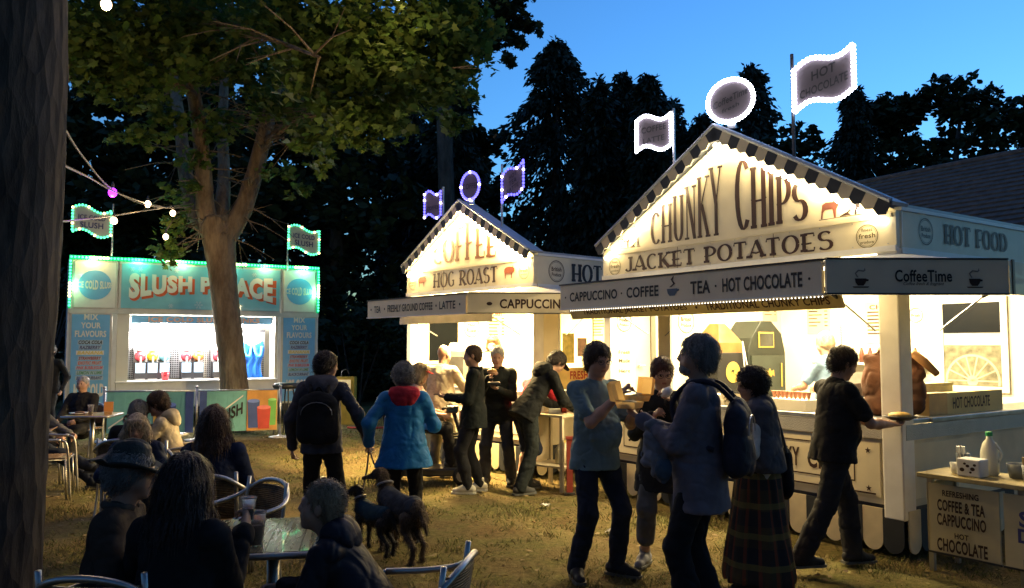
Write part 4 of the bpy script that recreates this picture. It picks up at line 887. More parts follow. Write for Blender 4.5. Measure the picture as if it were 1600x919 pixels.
f, z = flag_sign('flag_sign', 'blue-lit tilted tea flag right of the hog roast gable', 802, 284, 34, 50, 10.8, R(-30), [('HOT', .2, .4, .14), ('TEA', .0, .4, .16), ('LATTE', -.2, .6, .13)], 'flag', -1, .5, bulb_blue, bulb_lilac, sign_brown, 34, .45, .020, LT); glow(f, z, (.3, .3, 1), 3)

# ------------------------------------------------------------------ the slush stall (left)
SW, SD = 5.06, 2.3
SL = thing('slush_stall', 'blue and white slush drinks stall edged with green lights', 'drinks stall', (-8.85, 16.0, 0), math.atan2(2.5, 4.4))
slush_blue = M('slush_blue', (.18, .48, .60), .35, var=.06, coat=.4); menu_blue = M('menu_blue', (.16, .42, .72), .4, var=.06); pale = M('pale_panel', (.76, .72, .68), .4, var=.06, coat=.4); trim = M('pale_frame', (.55, .55, .52), .4, metal=.3, var=.08)
ink_w = M('white_print', (.75, .72, .66), .5, var=0); ink_o = M('orange_red_print', (.62, .10, .03), .5, var=0); ink_navy = M('navy_print', (.05, .05, .18), .5, var=0); ink_y = M('yellow_print', (.72, .55, .12), .5, var=0); ink_g = M('green_print', (.10, .28, .14), .5, var=0); ink_pk = M('pink_print', (.60, .10, .14), .5, var=0); ink_pale = M('pale_blue_print', (.40, .58, .68), .5, var=0)
MB().box(0, SW, .04, SD, .25, .40).build('chassis', dark_metal, SL)
MB().box(0, SW, SD, SD + .05, .3, 3.45).build('back_wall', white_in, SL); MB().box(0, .05, .04, SD, .3, 3.45).build('side_wall', pale, SL); MB().box(SW - .05, SW, .04, SD, .3, 3.45).build('side_wall', pale, SL)
MB().box(0, SW, .0, SD, 3.45, 3.50).build('roof', white_m, SL); MB().box(.05, SW - .05, .06, SD, .40, .43).build('floor', steel, SL); MB().box(.9, 4.2, .3, SD, 2.36, 2.40).build('ceiling', white_in, SL)
MB().box(.0, SW, -.0, .06, 2.34, 2.42).build('beam', trim, SL)
for x0, x1, mt, nm in ((.10, .84, pale, 'emblem_panel'), (.95, 4.16, slush_blue, 'name_board'), (4.26, 4.96, pale, 'emblem_panel')):
    p = MB().box(x0, x1, .0, .04, 2.46, 3.38).build(nm, mt, SL)
    MB().box(x0 - .04, x1 + .04, .02, .06, 2.42, 3.42).build('panel_frame', trim, p)
    if nm == 'emblem_panel':
        cx = (x0 + x1) / 2; flat(disc(.30), 'disc_print', p, (cx, 0, 2.92), X3, Z3, menu_blue, .003); text('ICE COLD SLUSH', 'lettering', p, (cx, 0, 2.92), X3, Z3, .66, .17, ink_w, .04, lift=.006, bend=lambda x, y: (x, y * (1.2 - 1.2 * np.abs(x))))
    else:
        bd = lambda x, y: (x, y * (.78 + .9 * np.abs(x)) - .35 * (x * x))
        bd = lambda x, y: (x, y * (.72 + .5 * (2 * x) ** 2) - .18 * (1 - (2 * x) ** 2) * -1)
        text('SLUSH PALACE', 'lettering_shadow', p, (2.60, 0, 2.87), X3, Z3, 2.98, .46, ink_o, .085, lift=.003, bend=bd)
        text('SLUSH PALACE', 'lettering', p, (2.55, 0, 2.92), X3, Z3, 2.92, .46, ink_w, .055, lift=.007, bend=bd)
        for sx_, sz in ((1.15, 3.27), (1.30, 3.27), (2.45, 2.56), (2.0, 3.28), (3.2, 2.56), (3.6, 3.26), (2.75, 3.26), (1.9, 2.53)):
            mb = MB()
            for i in range(6):
                t = i * math.pi / 3; s = .085 if sx_ in (2.45, 3.2) else .05; e = Vector((math.cos(t), 0, math.sin(t))); q = Vector((-e.z, 0, e.x)) * .006; c = Vector((sx_, -.004 - i * .0003, sz)); mb.add([c - q, c + e * s - q, c + e * s + q, c + q], [(0, 1, 2, 3)])
                for w in (.5, .75):
                    for sg_ in (-1, 1):
                        d2 = Vector((math.cos(t + sg_ * .9), 0, math.sin(t + sg_ * .9))) * s * .28; c2 = c + e * s * w + Vector((0, -.002, 0)); q2 = Vector((-d2.z, 0, d2.x)).normalized() * .005; mb.add([c2 - q2, c2 + d2 - q2, c2 + d2 + q2, c2 + q2], [(0, 1, 2, 3)])
            mb.build('snowflake_print', ink_pale, p)
FL = [('MIX', 2.27, .26, .12, ink_w), ('YOUR', 2.10, .36, .12, ink_w), ('FLAVOURS', 1.93, .56, .13, ink_w), ('COCA COLA', 1.76, .42, .075, ink_black), ('RAZBERRY', 1.655, .38, .07, ink_navy), ('BANANA', 1.55, .46, .07, ink_y), ('STRAWBERRY', 1.44, .40, .065, ink_red), ('EXOTIC FRUIT', 1.345, .42, .065, ink_o), ('PINK BUBBLEGUM', 1.25, .47, .065, ink_pk), ('LEMON N LIME', 1.15, .45, .068, ink_g), ('BLACKCURRANT', 1.045, .46, .068, ink_navy)]
for x0, x1 in ((.08, .76), (4.26, 4.98)):
    p = MB().box(x0, x1, .0, .04, .45, 2.32).build('menu_panel', menu_blue, SL); cx = (x0 + x1) / 2
    MB().box(x0 - .04, x1 + .04, .02, .06, .42, 2.338).build('panel_frame', trim, p)
    for t, z, w, h, mt in FL:
        if mt is not ink_w: flat([(-w * .54, -h * .62), (w * .54, -h * .62), (w * .54, h * .62), (-w * .54, h * .62)], 'text_backing', p, (cx, 0, z), X3, Z3, ink_w if mt is ink_y else M('light_blue_backing', (.38, .50, .62), .5, var=0), .002)
        text(t, 'lettering', p, (cx, 0, z), X3, Z3, w, h, mt, .035, 0 if mt is ink_w else .25)
    text('ICE COLD', 'lettering', p, (cx, 0, .80), X3, Z3, .54, .26, ink_w, .05)
    MB().box(x1 + .05 if x0 < 1 else x0 - .12, x1 + .13 if x0 < 1 else x0 - .05, .0, .08, .40, 2.338).build('post', white_m, SL)
for x0, x1 in ((.90, 1.12), (4.08, 4.13)): MB().box(x0, x1, .02, .5, .43, 2.34).build('opening_cheek', white_in, SL)
MB().box(.90, 4.13, .0, .10, .45, .92).build('front_board', white_m, SL); MB().box(.88, 4.14, -.04, .55, .922, .96).build('counter', white_m, SL, bevel=.005)
hd = MB().box(1.18, 4.12, .30, .33, 2.17, 2.33).build('header_sign', menu_blue, SL); text('ICE COLD SLUSH DRINKS', 'lettering', hd, (2.65, .30, 2.25), X3, Z3, 2.3, .11, M('peach_print', (.70, .42, .30), .5), .04)
perf = M('perforated_steel', (.42, .42, .44), .4, metal=.7, var=0); n_, l_, b_ = nodes(perf); tc = n_.new('ShaderNodeTexCoord'); vo = n_.new('ShaderNodeTexVoronoi'); vo.inputs['Scale'].default_value = 22; vo.inputs['Randomness'].default_value = 0; l_.new(tc.outputs['Object'], vo.inputs[0]); rp = n_.new('ShaderNodeValToRGB'); rp.color_ramp.elements[0].color = (.02, .02, .02, 1); rp.color_ramp.elements[1].color = (.55, .55, .57, 1); rp.color_ramp.elements[0].position = .25; rp.color_ramp.elements[1].position = .4; l_.new(vo.outputs[0], rp.inputs[0]); l_.new(rp.outputs[0], b_.inputs['Base Color'])
MB().box(1.13, 4.07, 1.00, 1.02, .97, 2.0).build('perforated_back', perf, SL); MB().box(1.13, 4.07, .94, .99, 2.0, 2.06).build('rail', dark_metal, SL)
spot_m = lamp_mat('spot_lamp', (1.0, .97, .92), 14)
for x in (1.45, 1.82, 2.20, 2.58, 2.98, 3.40, 3.85):
    MB().lathe([(.03, .06), (.07, .05), (.085, 0), (.06, -.02), (.01, -.03)], 12, (x, .40, 2.13)).build('spot_lamp', spot_m, SL); point('spot_light', (x, .42, 2.06), (1, .95, .9), 75, .06, SL)
# green and yellow running lights
mbs = {'g': MB(), 'm': MB(), 'y': MB()}
def run(p, q, n, off):
    for i in range(n):
        t = (i + .5) / n; c = Vector(p).lerp(Vector(q), t); k = (i + off) % 21
        if k < 5: mbs['y'].ball(c, .030, 6, 5)
        else: mbs['m'].ball(c, .024, 6, 5); 
run((0, -.03, 3.47), (SW, -.03, 3.47), 78, 15); run((.02, -.03, 3.42), (.02, -.03, 2.46), 15, 14); run((SW - .02, -.03, 3.42), (SW - .02, -.03, 2.46), 15, 16)
MB().box(0, SW, -.012, .02, 3.425, 3.505).build('light_channel', lamp_mat('green_glow_channel', (.0, .55, .20), .55), SL); 
for x in (.0, SW - .05): MB().box(x, x + .05, -.012, .018, 2.44, 3.424).build('light_channel', MATS['green_glow_channel'], SL)
tag(mbs['m'].build('green_bulb_row', bulb_mint, SL, True), kind='stuff'); tag(mbs['y'].build('yellow_bulb_row', bulb_yellow, SL, True), kind='stuff')
for i in range(6): point('bulb_light', (.4 + i * .86, -.14, 3.46), (.25, 1.0, .55) if i % 2 else (1, .9, .4), 9.0, .06, SL)
for x in (.06, SW - .06): point('bulb_light', (x, -.14, 2.9), (.3, 1.0, .5), 5, .06, SL)
SLT = 'green-lit flags on the slush stall'
f, z = flag_sign('flag_sign', 'green-lit wavy flag above the left end of the slush stall', 144, 346, 56, 46, 16.2, R(10), [('ICE COLD', .12, .7, .17), ('SLUSH', -.14, .6, .2)], 'flag', 1, .40, bulb_mint, bulb_yellow, sign_pale, 40, -.10, .026, SLT, textm=ink_navy, every=5, wave=.12)
f, z = flag_sign('flag_sign', 'green-lit wavy flag above the right end of the slush stall', 475, 375, 46, 42, 18.0, R(10), [('ICE COLD', .12, .7, .17), ('SLUSH', -.14, .6, .2)], 'flag', -1, .40, bulb_mint, bulb_yellow, sign_pale, 40, -.14, .026, SLT, textm=ink_navy, every=5)

# ------------------------------------------------------------------ festoon bulbs strung from the near trunk to the maple
def festoon():
    root = thing('festoon_string', 'cables with hanging bulbs strung from the big trunk to the maple', 'string lights', at(92, 345, 4.0))
    b = root.location.copy(); cab = M('cable', (.16, .13, .08), .6)
    def cable(pts): MB().tube(smooth_path([at(*p) - b for p in pts], 8), .011, 5).build('cable', cab, root)
    cable([(60, 120, 4.0), (92, 186, 5.2), (132, 248, 8.0), (176, 296, 10.5), (235, 322, 13.0), (298, 325, 15.9)])
    cable([(60, 240, 4.0), (92, 255, 5.4), (140, 278, 8.5), (180, 300, 10.4), (230, 318, 13.2), (270, 325, 14.6), (302, 322, 15.9)])
    cable([(60, 346, 4.0), (110, 345, 9.0), (178, 337, 12.0), (240, 327, 14.0), (300, 318, 15.9)])
    cable([(30, -20, 4.0), (166, -6, 7.5), (300, -30, 12)])
    for px, py, d, col, r in ((176, 301, 10.5, 'p', .055), (231, 319, 13.1, 'w', .05), (270, 333, 14.6, 'w', .05), (259, 370, 15.0, 'w', .05), (166, 7, 7.5, 'w', .05), (178, 345, 12.0, 'w', .05)):
        c = at(px, py, d) - b; mt = lamp_mat('purple_bulb', (.45, .03, 1.0), 4) if col == 'p' else lamp_mat('warm_bulb', (1.0, .72, .42), 7)
        bu = MB().ball(c, (r, r, r * 1.15), 12, 8).build('bulb', mt, root, True); MB().lathe([(.018, 0), (.022, .05), (.008, .09)], 8, tuple(c + Vector((0, 0, r * 1.0)))).build('socket', dark_metal, bu)
        point('bulb_light', c - Vector((0, .02, .09)), (.5, .15, 1) if col == 'p' else (1, .68, .36), 10 if py > 50 else 55, .05, root)
    MB().tube([at(259, 362, 15.0) - b, at(270, 345, 15.4) - b, at(285, 335, 15.9) - b], .010, 5).build('cable', cab, root)
festoon()
def high_bulb():
    c = at(622, -6, 11.5); root = thing('hanging_bulb', 'warm bulb glowing among the leaves at the top of the view', 'bulb', c)
    MB().ball((0, 0, 0), (.05, .05, .06), 12, 8).build('bulb', MATS['warm_bulb'], root, True); MB().lathe([(.018, 0), (.022, .05), (.008, .09)], 8, (0, 0, .05)).build('socket', dark_metal, root); MB().tube([(0, 0, .13), (.1, .1, .9), (-.2, .4, 2.2)], .010, 5).build('cable', MATS['cable'], root)
    point('bulb_light', (0, -.05, -.09), (1, .68, .36), 40, .05, root)
high_bulb()
def added_fill_string():  # bulb string added above the frame as a weak warm fill
    root = thing('added_fill_festoon', 'added line of warm fill bulbs above the top of the view', 'string lights', at(622, -6, 11.5) + Vector((0, 0, 1.2))); b = root.location.copy()
    pts = [(1.2, 4.5, 5.2), (.3, 7.5, 5.75), (2.6, 9.5, 6.6), (-3.6, 8.2, 5.9), (-2.2, 5.0, 5.0)]
    order = [3, 4, 0, 1, 2]
    mb = MB(); mb.tube([p - b for p in smooth_path([at(622, -6, 11.5) + Vector((-.2, .4, 2.1))] + [Vector(pts[i]) + Vector((0, 0, .14)) for i in order], 6)], .011, 5); mb.build('cable', MATS['cable'], root)
    for p in pts:
        c = Vector(p) - b; bu = MB().ball(c, (.05, .05, .06), 10, 7).build('bulb', MATS['warm_bulb'], root, True); MB().lathe([(.018, 0), (.022, .05), (.008, .09)], 8, tuple(c + Vector((0, 0, .05)))).build('socket', dark_metal, bu)
        point('bulb_light', c - Vector((0, 0, .09)), (1, .70, .38), 10, .05, root)
added_fill_string()
# ================================================================== FURNITURE AND THINGS ON THE GROUND
wicker = M('wicker', (.20, .12, .05), .6, var=.35, scale=40); _n, _l, _b = nodes(wicker)
_tc = _n.new('ShaderNodeTexCoord'); _w = _n.new('ShaderNodeTexWave'); _w.inputs['Scale'].default_value = 26; _w.inputs['Distortion'].default_value = 1.5; _w.bands_direction = 'Z'; _l.new(_tc.outputs['Object'], _w.inputs[0])
_bm = _n.new('ShaderNodeBump'); _bm.inputs['Strength'].default_value = 1; _bm.inputs['Distance'].default_value = .01; _l.new(_w.outputs[0], _bm.inputs['Height']); _l.new(_bm.outputs[0], _b.inputs['Normal'])
wood_slat = M('varnished_wood', (.34, .20, .09), .35, var=.3, scale=7, stretch=(1, 8, 1), bump=.1, coat=.3)
table_wood = M('weathered_table_wood', (.22, .19, .11), .28, var=.3, scale=6, stretch=(9, 1, 1), bump=.12, bscale=30, coat=.5)
CH_G = 'aluminium cafe chairs'
def chair(label, px, D, yaw, backm=None, seatm=None):
    t = thing('cafe_chair', label, 'chair', (gx(px, D), D, 0), R(yaw), CH_G)
    for s in (-1, 1):
        MB().tube(smooth_path([(s * .25, .24, 0), (s * .255, .22, .30), (s * .26, .19, .60), (s * .26, .13, .655)], 4), .0125, 8).build('leg', alu, t, True)
        MB().tube(smooth_path([(s * .235, -.26, 0), (s * .225, -.22, .25), (s * .22, -.22, .45), (s * .215, -.27, .82)], 4), .0125, 8).build('leg', alu, t, True)
        MB().tube([(s * .235, .20, .0), (s * .235, .175, .44)], .010, 6).build('inner_leg', alu, t, True)
    arm = smooth_path([(-.26, .13, .655), (-.275, -.05, .665), (-.26, -.22, .70), (-.15, -.31, .785), (0, -.33, .81), (.15, -.31, .785), (.26, -.22, .70), (.275, -.05, .665), (.26, .13, .655)], 5)
    MB().tube(arm, .0155, 8).build('arm_rail', alu, t, True)
    MB().tube([(-.22, .19, .435), (.22, .19, .435), (.22, -.22, .435), (-.22, -.22, .435)], .0115, 8, closed=True).build('seat_frame', alu, t, True)
    for i in range(6):
        y = -.20 + i * .064; MB().box(-.215, .215, y, y + .055, .440, .456).build('seat_slat', seatm or wood_slat, t)
    mb = MB(); n = 10; P = []
    for z, off in ((.50, .0), (.62, -.02), (.775, -.05)):
        for i in range(n + 1): u = -1 + 2 * i / n; P.append((u * .205, -.235 - (1 - u * u) * .045 + off * .8, z))
    m = n + 1; fs = [(r * m + i, r * m + i + 1, (r + 1) * m + i + 1, (r + 1) * m + i) for r in range(2) for i in range(n)]
    q = [(x, y - .014, z) for x, y, z in P]; b = len(P)
    fs2 = [tuple(b + v for v in reversed(f)) for f in fs]; rim = [(i, b + i, b + i + 1, i + 1) for i in range(n)] + [(2 * m + i + 1, b + 2 * m + i + 1, b + 2 * m + i, 2 * m + i) for i in range(n)]
    mb.add(P + q, fs + fs2 + rim).build('backrest', backm or wicker, t, True)
    return t
def cafe_table(label, px, D, yaw, sx=.70, sy=.70, z=.73, mat=None):
    t = thing('cafe_table', label, 'table', (gx(px, D), D, 0), R(yaw), 'aluminium cafe tables')
    n = 8; w = (sx - .02) / n
    for i in range(n): MB().box(-sx / 2 + .01 + i * w, -sx / 2 + .01 + (i + 1) * w - .004, -sy / 2 + .01, sy / 2 - .01, z - .02, z).build('slat', mat or table_wood, t)
    r = MB(); c = .025
    r.tube([(-sx / 2, -sy / 2 + c, z - .018), (-sx / 2 + c, -sy / 2, z - .018), (sx / 2 - c, -sy / 2, z - .018), (sx / 2, -sy / 2 + c, z - .018), (sx / 2, sy / 2 - c, z - .018), (sx / 2 - c, sy / 2, z - .018), (-sx / 2 + c, sy / 2, z - .018), (-sx / 2, sy / 2 - c, z - .018)], .017, 6, closed=True); r.build('rim', alu, t, True)
    MB().box(-.22, .22, -.22, .22, z - .045, z - .022).build('top_plate', dark_metal, t)
    MB().lathe([(.032, .06), (.032, z - .046)], 14).build('column', alu, t, True)
    for k in range(4):
        a = math.pi / 4 + k * math.pi / 2; MB().tube([(0, 0, .065), (.16 * math.cos(a), .16 * math.sin(a), .05), (.33 * math.cos(a), .33 * math.sin(a), .015)], [.024, .02, .013], 8).build('foot', alu, t, True)
    return t
def cup(label, loc, h=.15, r=.045, col=(.75, .72, .74), fill=(.25, .10, .10), lvl=.6, group='plastic cups'):
    t = thing('plastic_cup', label, 'cup', loc, 0, group)
    pc = M('clear_plastic_cup', (.85, .84, .86), .15, var=0); nodes(pc)[2].inputs['Transmission Weight'].default_value = .75; nodes(pc)[2].inputs['IOR'].default_value = 1.15
    MB().lathe([(r * .68, 0), (r, h), (r * 1.06, h), (r * 1.06, h + .006), (r * .96, h), (r * .64, .004)], 16).build('cup_wall', pc, t, True)
    MB().lathe([(r * .62, .006), (r * (.62 + .30 * lvl), h * lvl)], 14).build('drink', M('drink_%.2f' % fill[0], fill, .3, var=.2, scale=30), t, True)
    return t

# foreground table, its chairs and cup
TB = cafe_table('slatted table in the foreground with a plastic cup on it', 434, 4.22, 10, .66, .78)
cup('tall plastic cup with pink drink on the foreground table', tuple(on_z(400, 852, .732)), .155, .047, fill=(.30, .16, .18), lvl=.62)
cafe_table('far table with food before the man in black near the slush stall', 150, 11.45, 8, .62, .62, mat=wood_slat)
cafe_table('small table half hidden between the hat man and the blonde woman', 262, 6.35, 15, .6, .6)
cafe_table('table at the elbow of the person in the cream hoodie', 238, 8.75, 0, .6, .6)
chair('empty chair with bright tubular arms beside the big trunk', 88, 9.15, -70)
chair('chair under the person with outstretched legs by the big trunk', 58, 9.75, -95)
chair('chair of the man in black behind the far table', 132, 12.25, 180)
chair('chair under the person in the grey cap', 212, 7.95, 5)
chair('wood-backed chair under the person in the cream hoodie', 281, 8.35, 95, wood_slat)
chair('chair under the blonde woman', 222, 7.2, -160)
chair('chair under the woman with curly brown hair', 338, 5.9, 8)
chair('empty wicker-backed chair standing behind the foreground table', 366, 5.15, 140)
t = thing('wooden_stool', 'low wooden stool under the man in the brimmed hat', 'stool', (gx(170, 3.72), 3.72, 0)); MB().lathe([(.02, .40), (.19, .40), (.20, .43), (.19, .45), (.02, .455)], 18).build('seat', wood_slat, t, True)
for k in range(4): a = .6 + k * 1.571; MB().tube([(.12 * math.cos(a), .12 * math.sin(a), .41), (.19 * math.cos(a), .19 * math.sin(a), 0)], .016, 8).build('leg', wood_slat, t, True)
chair('chair under the long-haired woman, its rail at the bottom edge', 212, 3.46, -4, wood_slat)
chair('chair with blue-lit curved rail behind the boy', 622, 3.52, 80)
far_top = .732
tx, ty = gx(150, 11.45), 11.45
cup('small clear cup on the far table by the man in black', (tx + .02, ty - .1, far_top), .13, .042, fill=(.4, .38, .3), lvl=.3)
pl = thing('paper_plate', 'paper plate of food on the far table', 'plate', (tx - .17, ty - .05, far_top)); MB().lathe([(.08, 0), (.13, .02), (.128, .024), (.07, .006)], 18).build('plate', white_m, pl, True); MB().ball((.01, 0, .025), (.07, .05, .02), 10, 6).build('food', M('fried_food', (.30, .15, .05), .7, var=.4, scale=30), pl, True)
mh = thing('menu_holder', 'small wooden menu block on the far table', 'menu holder', (tx + .22, ty, far_top), R(20)); MB().box(-.05, .05, -.05, .05, 0, .035).build('base', wood_slat, mh); MB().box(-.06, .06, -.006, .006, .035, .17).build('card', M('orange_card', (.50, .22, .07), .5), mh)

# ------------------------------------------------------------------ barrier in front of the slush stall
def barrier():
    pts = [on_z(161, 690, 0), on_z(306, 688, 0), on_z(437, 683, 0)]; z = .93
    t = thing('cafe_barrier', 'cafe barrier with printed banners in front of the slush stall', 'barrier', pts[0]); b = pts[0].copy()
    teal = M('teal_banner', (.16, .42, .42), .6, var=.1); prints = {k: M(k + '_cup_print', c, .5, var=.15) for k, c in {'blue': (.06, .10, .30), 'red': (.55, .07, .05), 'green': (.16, .45, .10), 'orange': (.60, .30, .08), 'yellow': (.65, .45, .10)}.items()}
    for p in pts:
        q = p - b; po = MB().tube([q + Z3 * .02, q + Z3 * z], .024, 10).build('post', steel, t, True); MB().ball(q + Z3 * (z + .02), (.034, .034, .025), 10, 6).build('cap', steel, po, True); MB().lathe([(.20, 0), (.20, .012), (.05, .03), (.026, .05)], 20, tuple(q)).build('base', M('pale_base', (.62, .62, .60), .4, metal=.5), po, True)
    for i in range(2):
        a, c = pts[i] - b, pts[i + 1] - b; d = (c - a); L = d.length; d.normalize(); a2, c2 = a + d * .05, c - d * .05
        MB().tube([a + Z3 * (z - .05), c + Z3 * (z - .05)], .014, 8).build('top_rail', steel, t, True)
        n = 14; mb = MB(); rows = []
        for zz in (.14, z - .06):
            for k in range(n + 1): p = a2.lerp(c2, k / n); rows.append(p + Vector((d.y, -d.x, 0)) * (.012 * math.sin(k * 1.1 + i) * (1 if zz < .5 else .2)) + Z3 * zz)
        mb.add(rows, [(k, k + 1, n + 2 + k, n + 1 + k) for k in range(n)]); bn = mb.build('banner', teal, t)
        o = a2 + Z3 * .14; H = z - .2; nn = Vector((d.y, -d.x, 0)) * .014
        def shape(poly, m, nm, lift=.004): flat(poly, nm, bn, o + nn, d, Z3, m, lift)
        W = L - .1
        shape([(0, 0), (.12, 0), (.12, H), (0, H)] if i else [(W - .14, 0), (W, 0), (W, H), (W - .14, H)], prints['blue'], 'blue_stripe_print')
        shape([(W * .02, H * .1), (W * .55, H * .86), (W * .55, H * .90), (W * .02, H * .14)], ink_w, 'line_print', .006)
        text('SLUSH', 'lettering', bn, o + nn + d * (W * .36) + Z3 * (H * .42), Vector((d.x, d.y, .45)), Vector((0, 0, 1)), .55, .22, ink_black, .03, lift=.008)
        x0 = W * .60
        if i: shape([(x0, 0), (W - .005, 0), (W - .005, H), (x0, H)], prints['orange'], 'sunset_print', .003)
        for k, (cx, w, h, m, dz) in enumerate(((x0 + W * .085, W * .16, .52, 'blue', .02), (x0 + W * .33, W * .11, .50, 'green', .06), (x0 + W * .22, W * .18, .42, 'red', .0)) if i else ((x0 - W * .02, W * .10, .55, 'yellow', .02), (x0 + W * .10, W * .20, .46, 'blue', .04), (x0 + W * .08, W * .21, .30, 'red', -.02))):
            if cx + w / 2 > W: continue
            lift = .010 + .003 * k
            shape([(cx - w * .40, dz + .03), (cx + w * .40, dz + .03), (cx + w / 2, dz + h), (cx - w / 2, dz + h)], prints[m], 'cup_print', lift)
            shape([(cx + x, dz + h + y) for x, y in disc(w / 2, 18, w * .16)], M('slush_top_' + m, tuple(min(1, v * 1.5 + .05) for v in {'blue': (.08, .14, .42), 'red': (.5, .12, .1), 'green': (.2, .5, .15), 'yellow': (.6, .45, .1)}[m]), .5), 'slush_print', lift + .001)
barrier()
def stool():
    t = thing('bar_stool', 'black padded stool beside the right end of the barrier', 'stool', (gx(450, 15.6), 15.6, 0)); pad = M('black_vinyl', (.02, .02, .022), .4, var=.2)
    MB().lathe([(.02, .86), (.24, .87), (.27, .92), (.24, .97), (.02, .98)], 18).build('seat', pad, t, True)
    for k in range(4):
        a = k * 1.57 + .5; MB().tube([(.12 * math.cos(a), .12 * math.sin(a), .87), (.24 * math.cos(a), .24 * math.sin(a), 0)], .014, 6).build('leg', black_paint, t)
    MB().tube([(.21 * math.cos(i / 16 * 6.283), .21 * math.sin(i / 16 * 6.283), .30) for i in range(16)], .010, 6, closed=True).build('foot_ring', black_paint, t)
stool()
def yellow_box():
    D = 17.5; t = thing('notice_board', 'yellow framed lit notice board in the dark right of the slush stall', 'notice board', (gx(543, D), D, 0), R(-8)); ym = M('yellow_paint', (.55, .36, .05), .5)
    MB().box(-.20, .20, -.08, .08, 0, 1.02).build('cabinet', ym, t); MB().box(-.16, .12, -.09, -.081, .50, .96).build('notice', M('lit_notice', (.75, .62, .35), .5, emit=(1, .75, .35), es=.35), t)
    for k in range(4): MB().box(-.12, .08, -.094, -.0905, .60 + k * .08, .615 + k * .08).build('text_line', ink, t)
    MB().tube(smooth_path([(-.12, 0, 1.02), (-.10, 0, 1.14), (0, 0, 1.17), (.06, 0, 1.08)], 4), .012, 6).build('handle', dark_metal, t)
yellow_box()
def lit_sign():
    D = 27; c = at(606, 543, D); t = thing('lit_road_sign', 'small lit sign glowing in the dark between the stalls', 'lit sign', (c.x, c.y, 0)); sm = M('lit_sign_face', (.8, .7, .5), .5, emit=(1, .85, .5), es=1.3)
    MB().tube([(.1, .05, 0), (.1, .05, c.z - .1)], .03, 8).build('post', dark_metal, t); MB().box(-.36, .36, 0, .03, c.z - .16, c.z + .16).build('board', black_paint, t)
    mb = MB(); g = random.Random(4)
    for r in range(2):
        x = -.20
        while x < .30: w = g.uniform(.03, .07); mb.box(x, x + w, -.008, -.001, c.z + .03 - r * .13, c.z + .11 - r * .13); x += w + .02
    tag(mb.build('letters', sm, t), kind='stuff'); MB().ball((-.30, -.01, c.z + .02), (.05, .01, .06), 10, 6).build('emblem', sm, t)
lit_sign()
tag(MB().tube(smooth_path([(gx(545, 16.6), 16.6, .02), (gx(580, 16.5), 16.5, .02), (gx(620, 16.7), 16.7, .02), (gx(660, 16.6), 16.6, .02)], 5), .022, 6).build('red_hose', M('red_rubber', (.5, .05, .03), .5)), 'thin red hose lying on the grass beyond the couple', 'hose')

# ------------------------------------------------------------------ slush machines
def slush_machines():
    rz = SL.rotation_euler.z; ux, uy = Vector((math.cos(rz), math.sin(rz), 0)), Vector((-math.sin(rz), math.cos(rz), 0)); o = SL.location
    dome = {k: (lambda m: m)(M('slush_' + k, c, .2, var=.15, scale=20, coat=.5)) for k, c in {'red': (.62, .05, .07), 'yellow': (.70, .55, .03), 'blue': (.04, .28, .62), 'orange': (.55, .20, .04)}.items()}
    body = M('black_machine', (.03, .03, .035), .35); scr = M('lit_machine_panel', (.5, .68, .8), .3, emit=(.50, .75, .95), es=.7)
    for xs, cols, lab in (((1.40, 1.64, 1.88), ('red', 'yellow', 'blue'), 'three-bowl slush machine with red, yellow and blue bowls'), ((2.32, 2.57), ('red', 'orange'), 'two-bowl slush machine left of the tree trunk'), ((2.98, 3.22), ('red', 'blue'), 'slush machine half hidden by the maple trunk')):
        x0 = xs[0]; t = thing('slush_machine', lab, 'slush machine', o + ux * x0 + uy * .72 + Z3 * .96, rz, 'slush machines')
        w = xs[-1] - x0 + .22; MB().box(-.11, w - .11, -.12, .16, 0, .38).build('cabinet', body, t, bevel=.01); MB().box(-.11, w - .11, .08, .16, .38, .75).build('rear_housing', white_m, t)
        for k, x in enumerate(xs):
            dx = x - x0; MB().box(dx - .095, dx + .095, -.135, -.121, .15, .36).build('lit_panel', scr, t); MB().box(dx - .09, dx + .09, -.19, -.121, .0, .03).build('drip_tray', steel, t)
            bw = MB().ball((dx, -.03, .50), (.115, .13, .115), 16, 10).build('bowl', dome[cols[k]], t, True); MB().box(dx - .018, dx + .018, -.185, -.15, .36, .50).build('tap', white_m, bw); MB().lathe([(.07, .0), (.09, .05), (.03, .07)], 12, (dx, -.03, .60)).build('lid', white_m, bw, True)
    t = thing('slush_cup', 'red drink cup standing on the slush counter', 'cup', o + ux * 1.86 + uy * .28 + Z3 * .96, rz); MB().lathe([(.06, 0), (.08, .16)], 14).build('cup_wall', dome['red'], t, True); MB().lathe([(.082, .16), (.084, .17), (.05, .19)], 14).build('lid', dome['red'], t, True)
    t = thing('blue_drape', 'bright blue cloth draped at the right end of the slush counter', 'cloth', o + ux * 3.72 + uy * .75 + Z3 * .96, rz); bl = M('blue_cloth', (.02, .16, .62), .5, var=.3, scale=5); n, m = 14, 8; P = []
    for r in range(m + 1):
        for c in range(n + 1): z = .85 * (1 - r / m); P.append((-.22 + .48 * c / n + .05 * math.sin(r * .8), .04 * math.sin(c * 1.4 + r * .5), z - (.12 * math.sin(c / n * math.pi) if r < 2 else 0)))
    MB().add(P, [(r * (n + 1) + c, (r + 1) * (n + 1) + c, (r + 1) * (n + 1) + c + 1, r * (n + 1) + c + 1) for r in range(m) for c in range(n)]).build('hanging', bl, t, True)
    lb = M('light_blue_cloth', (.10, .50, .72), .5)
    for s in (-.1, .14): MB().tube(smooth_path([(s - .1, -.05, .80), (s - .05, -.07, .55), (s + .05, -.07, .50), (s + .09, -.05, .72)], 5), .03, 8).build('swag', lb, t, True)
slush_machines()

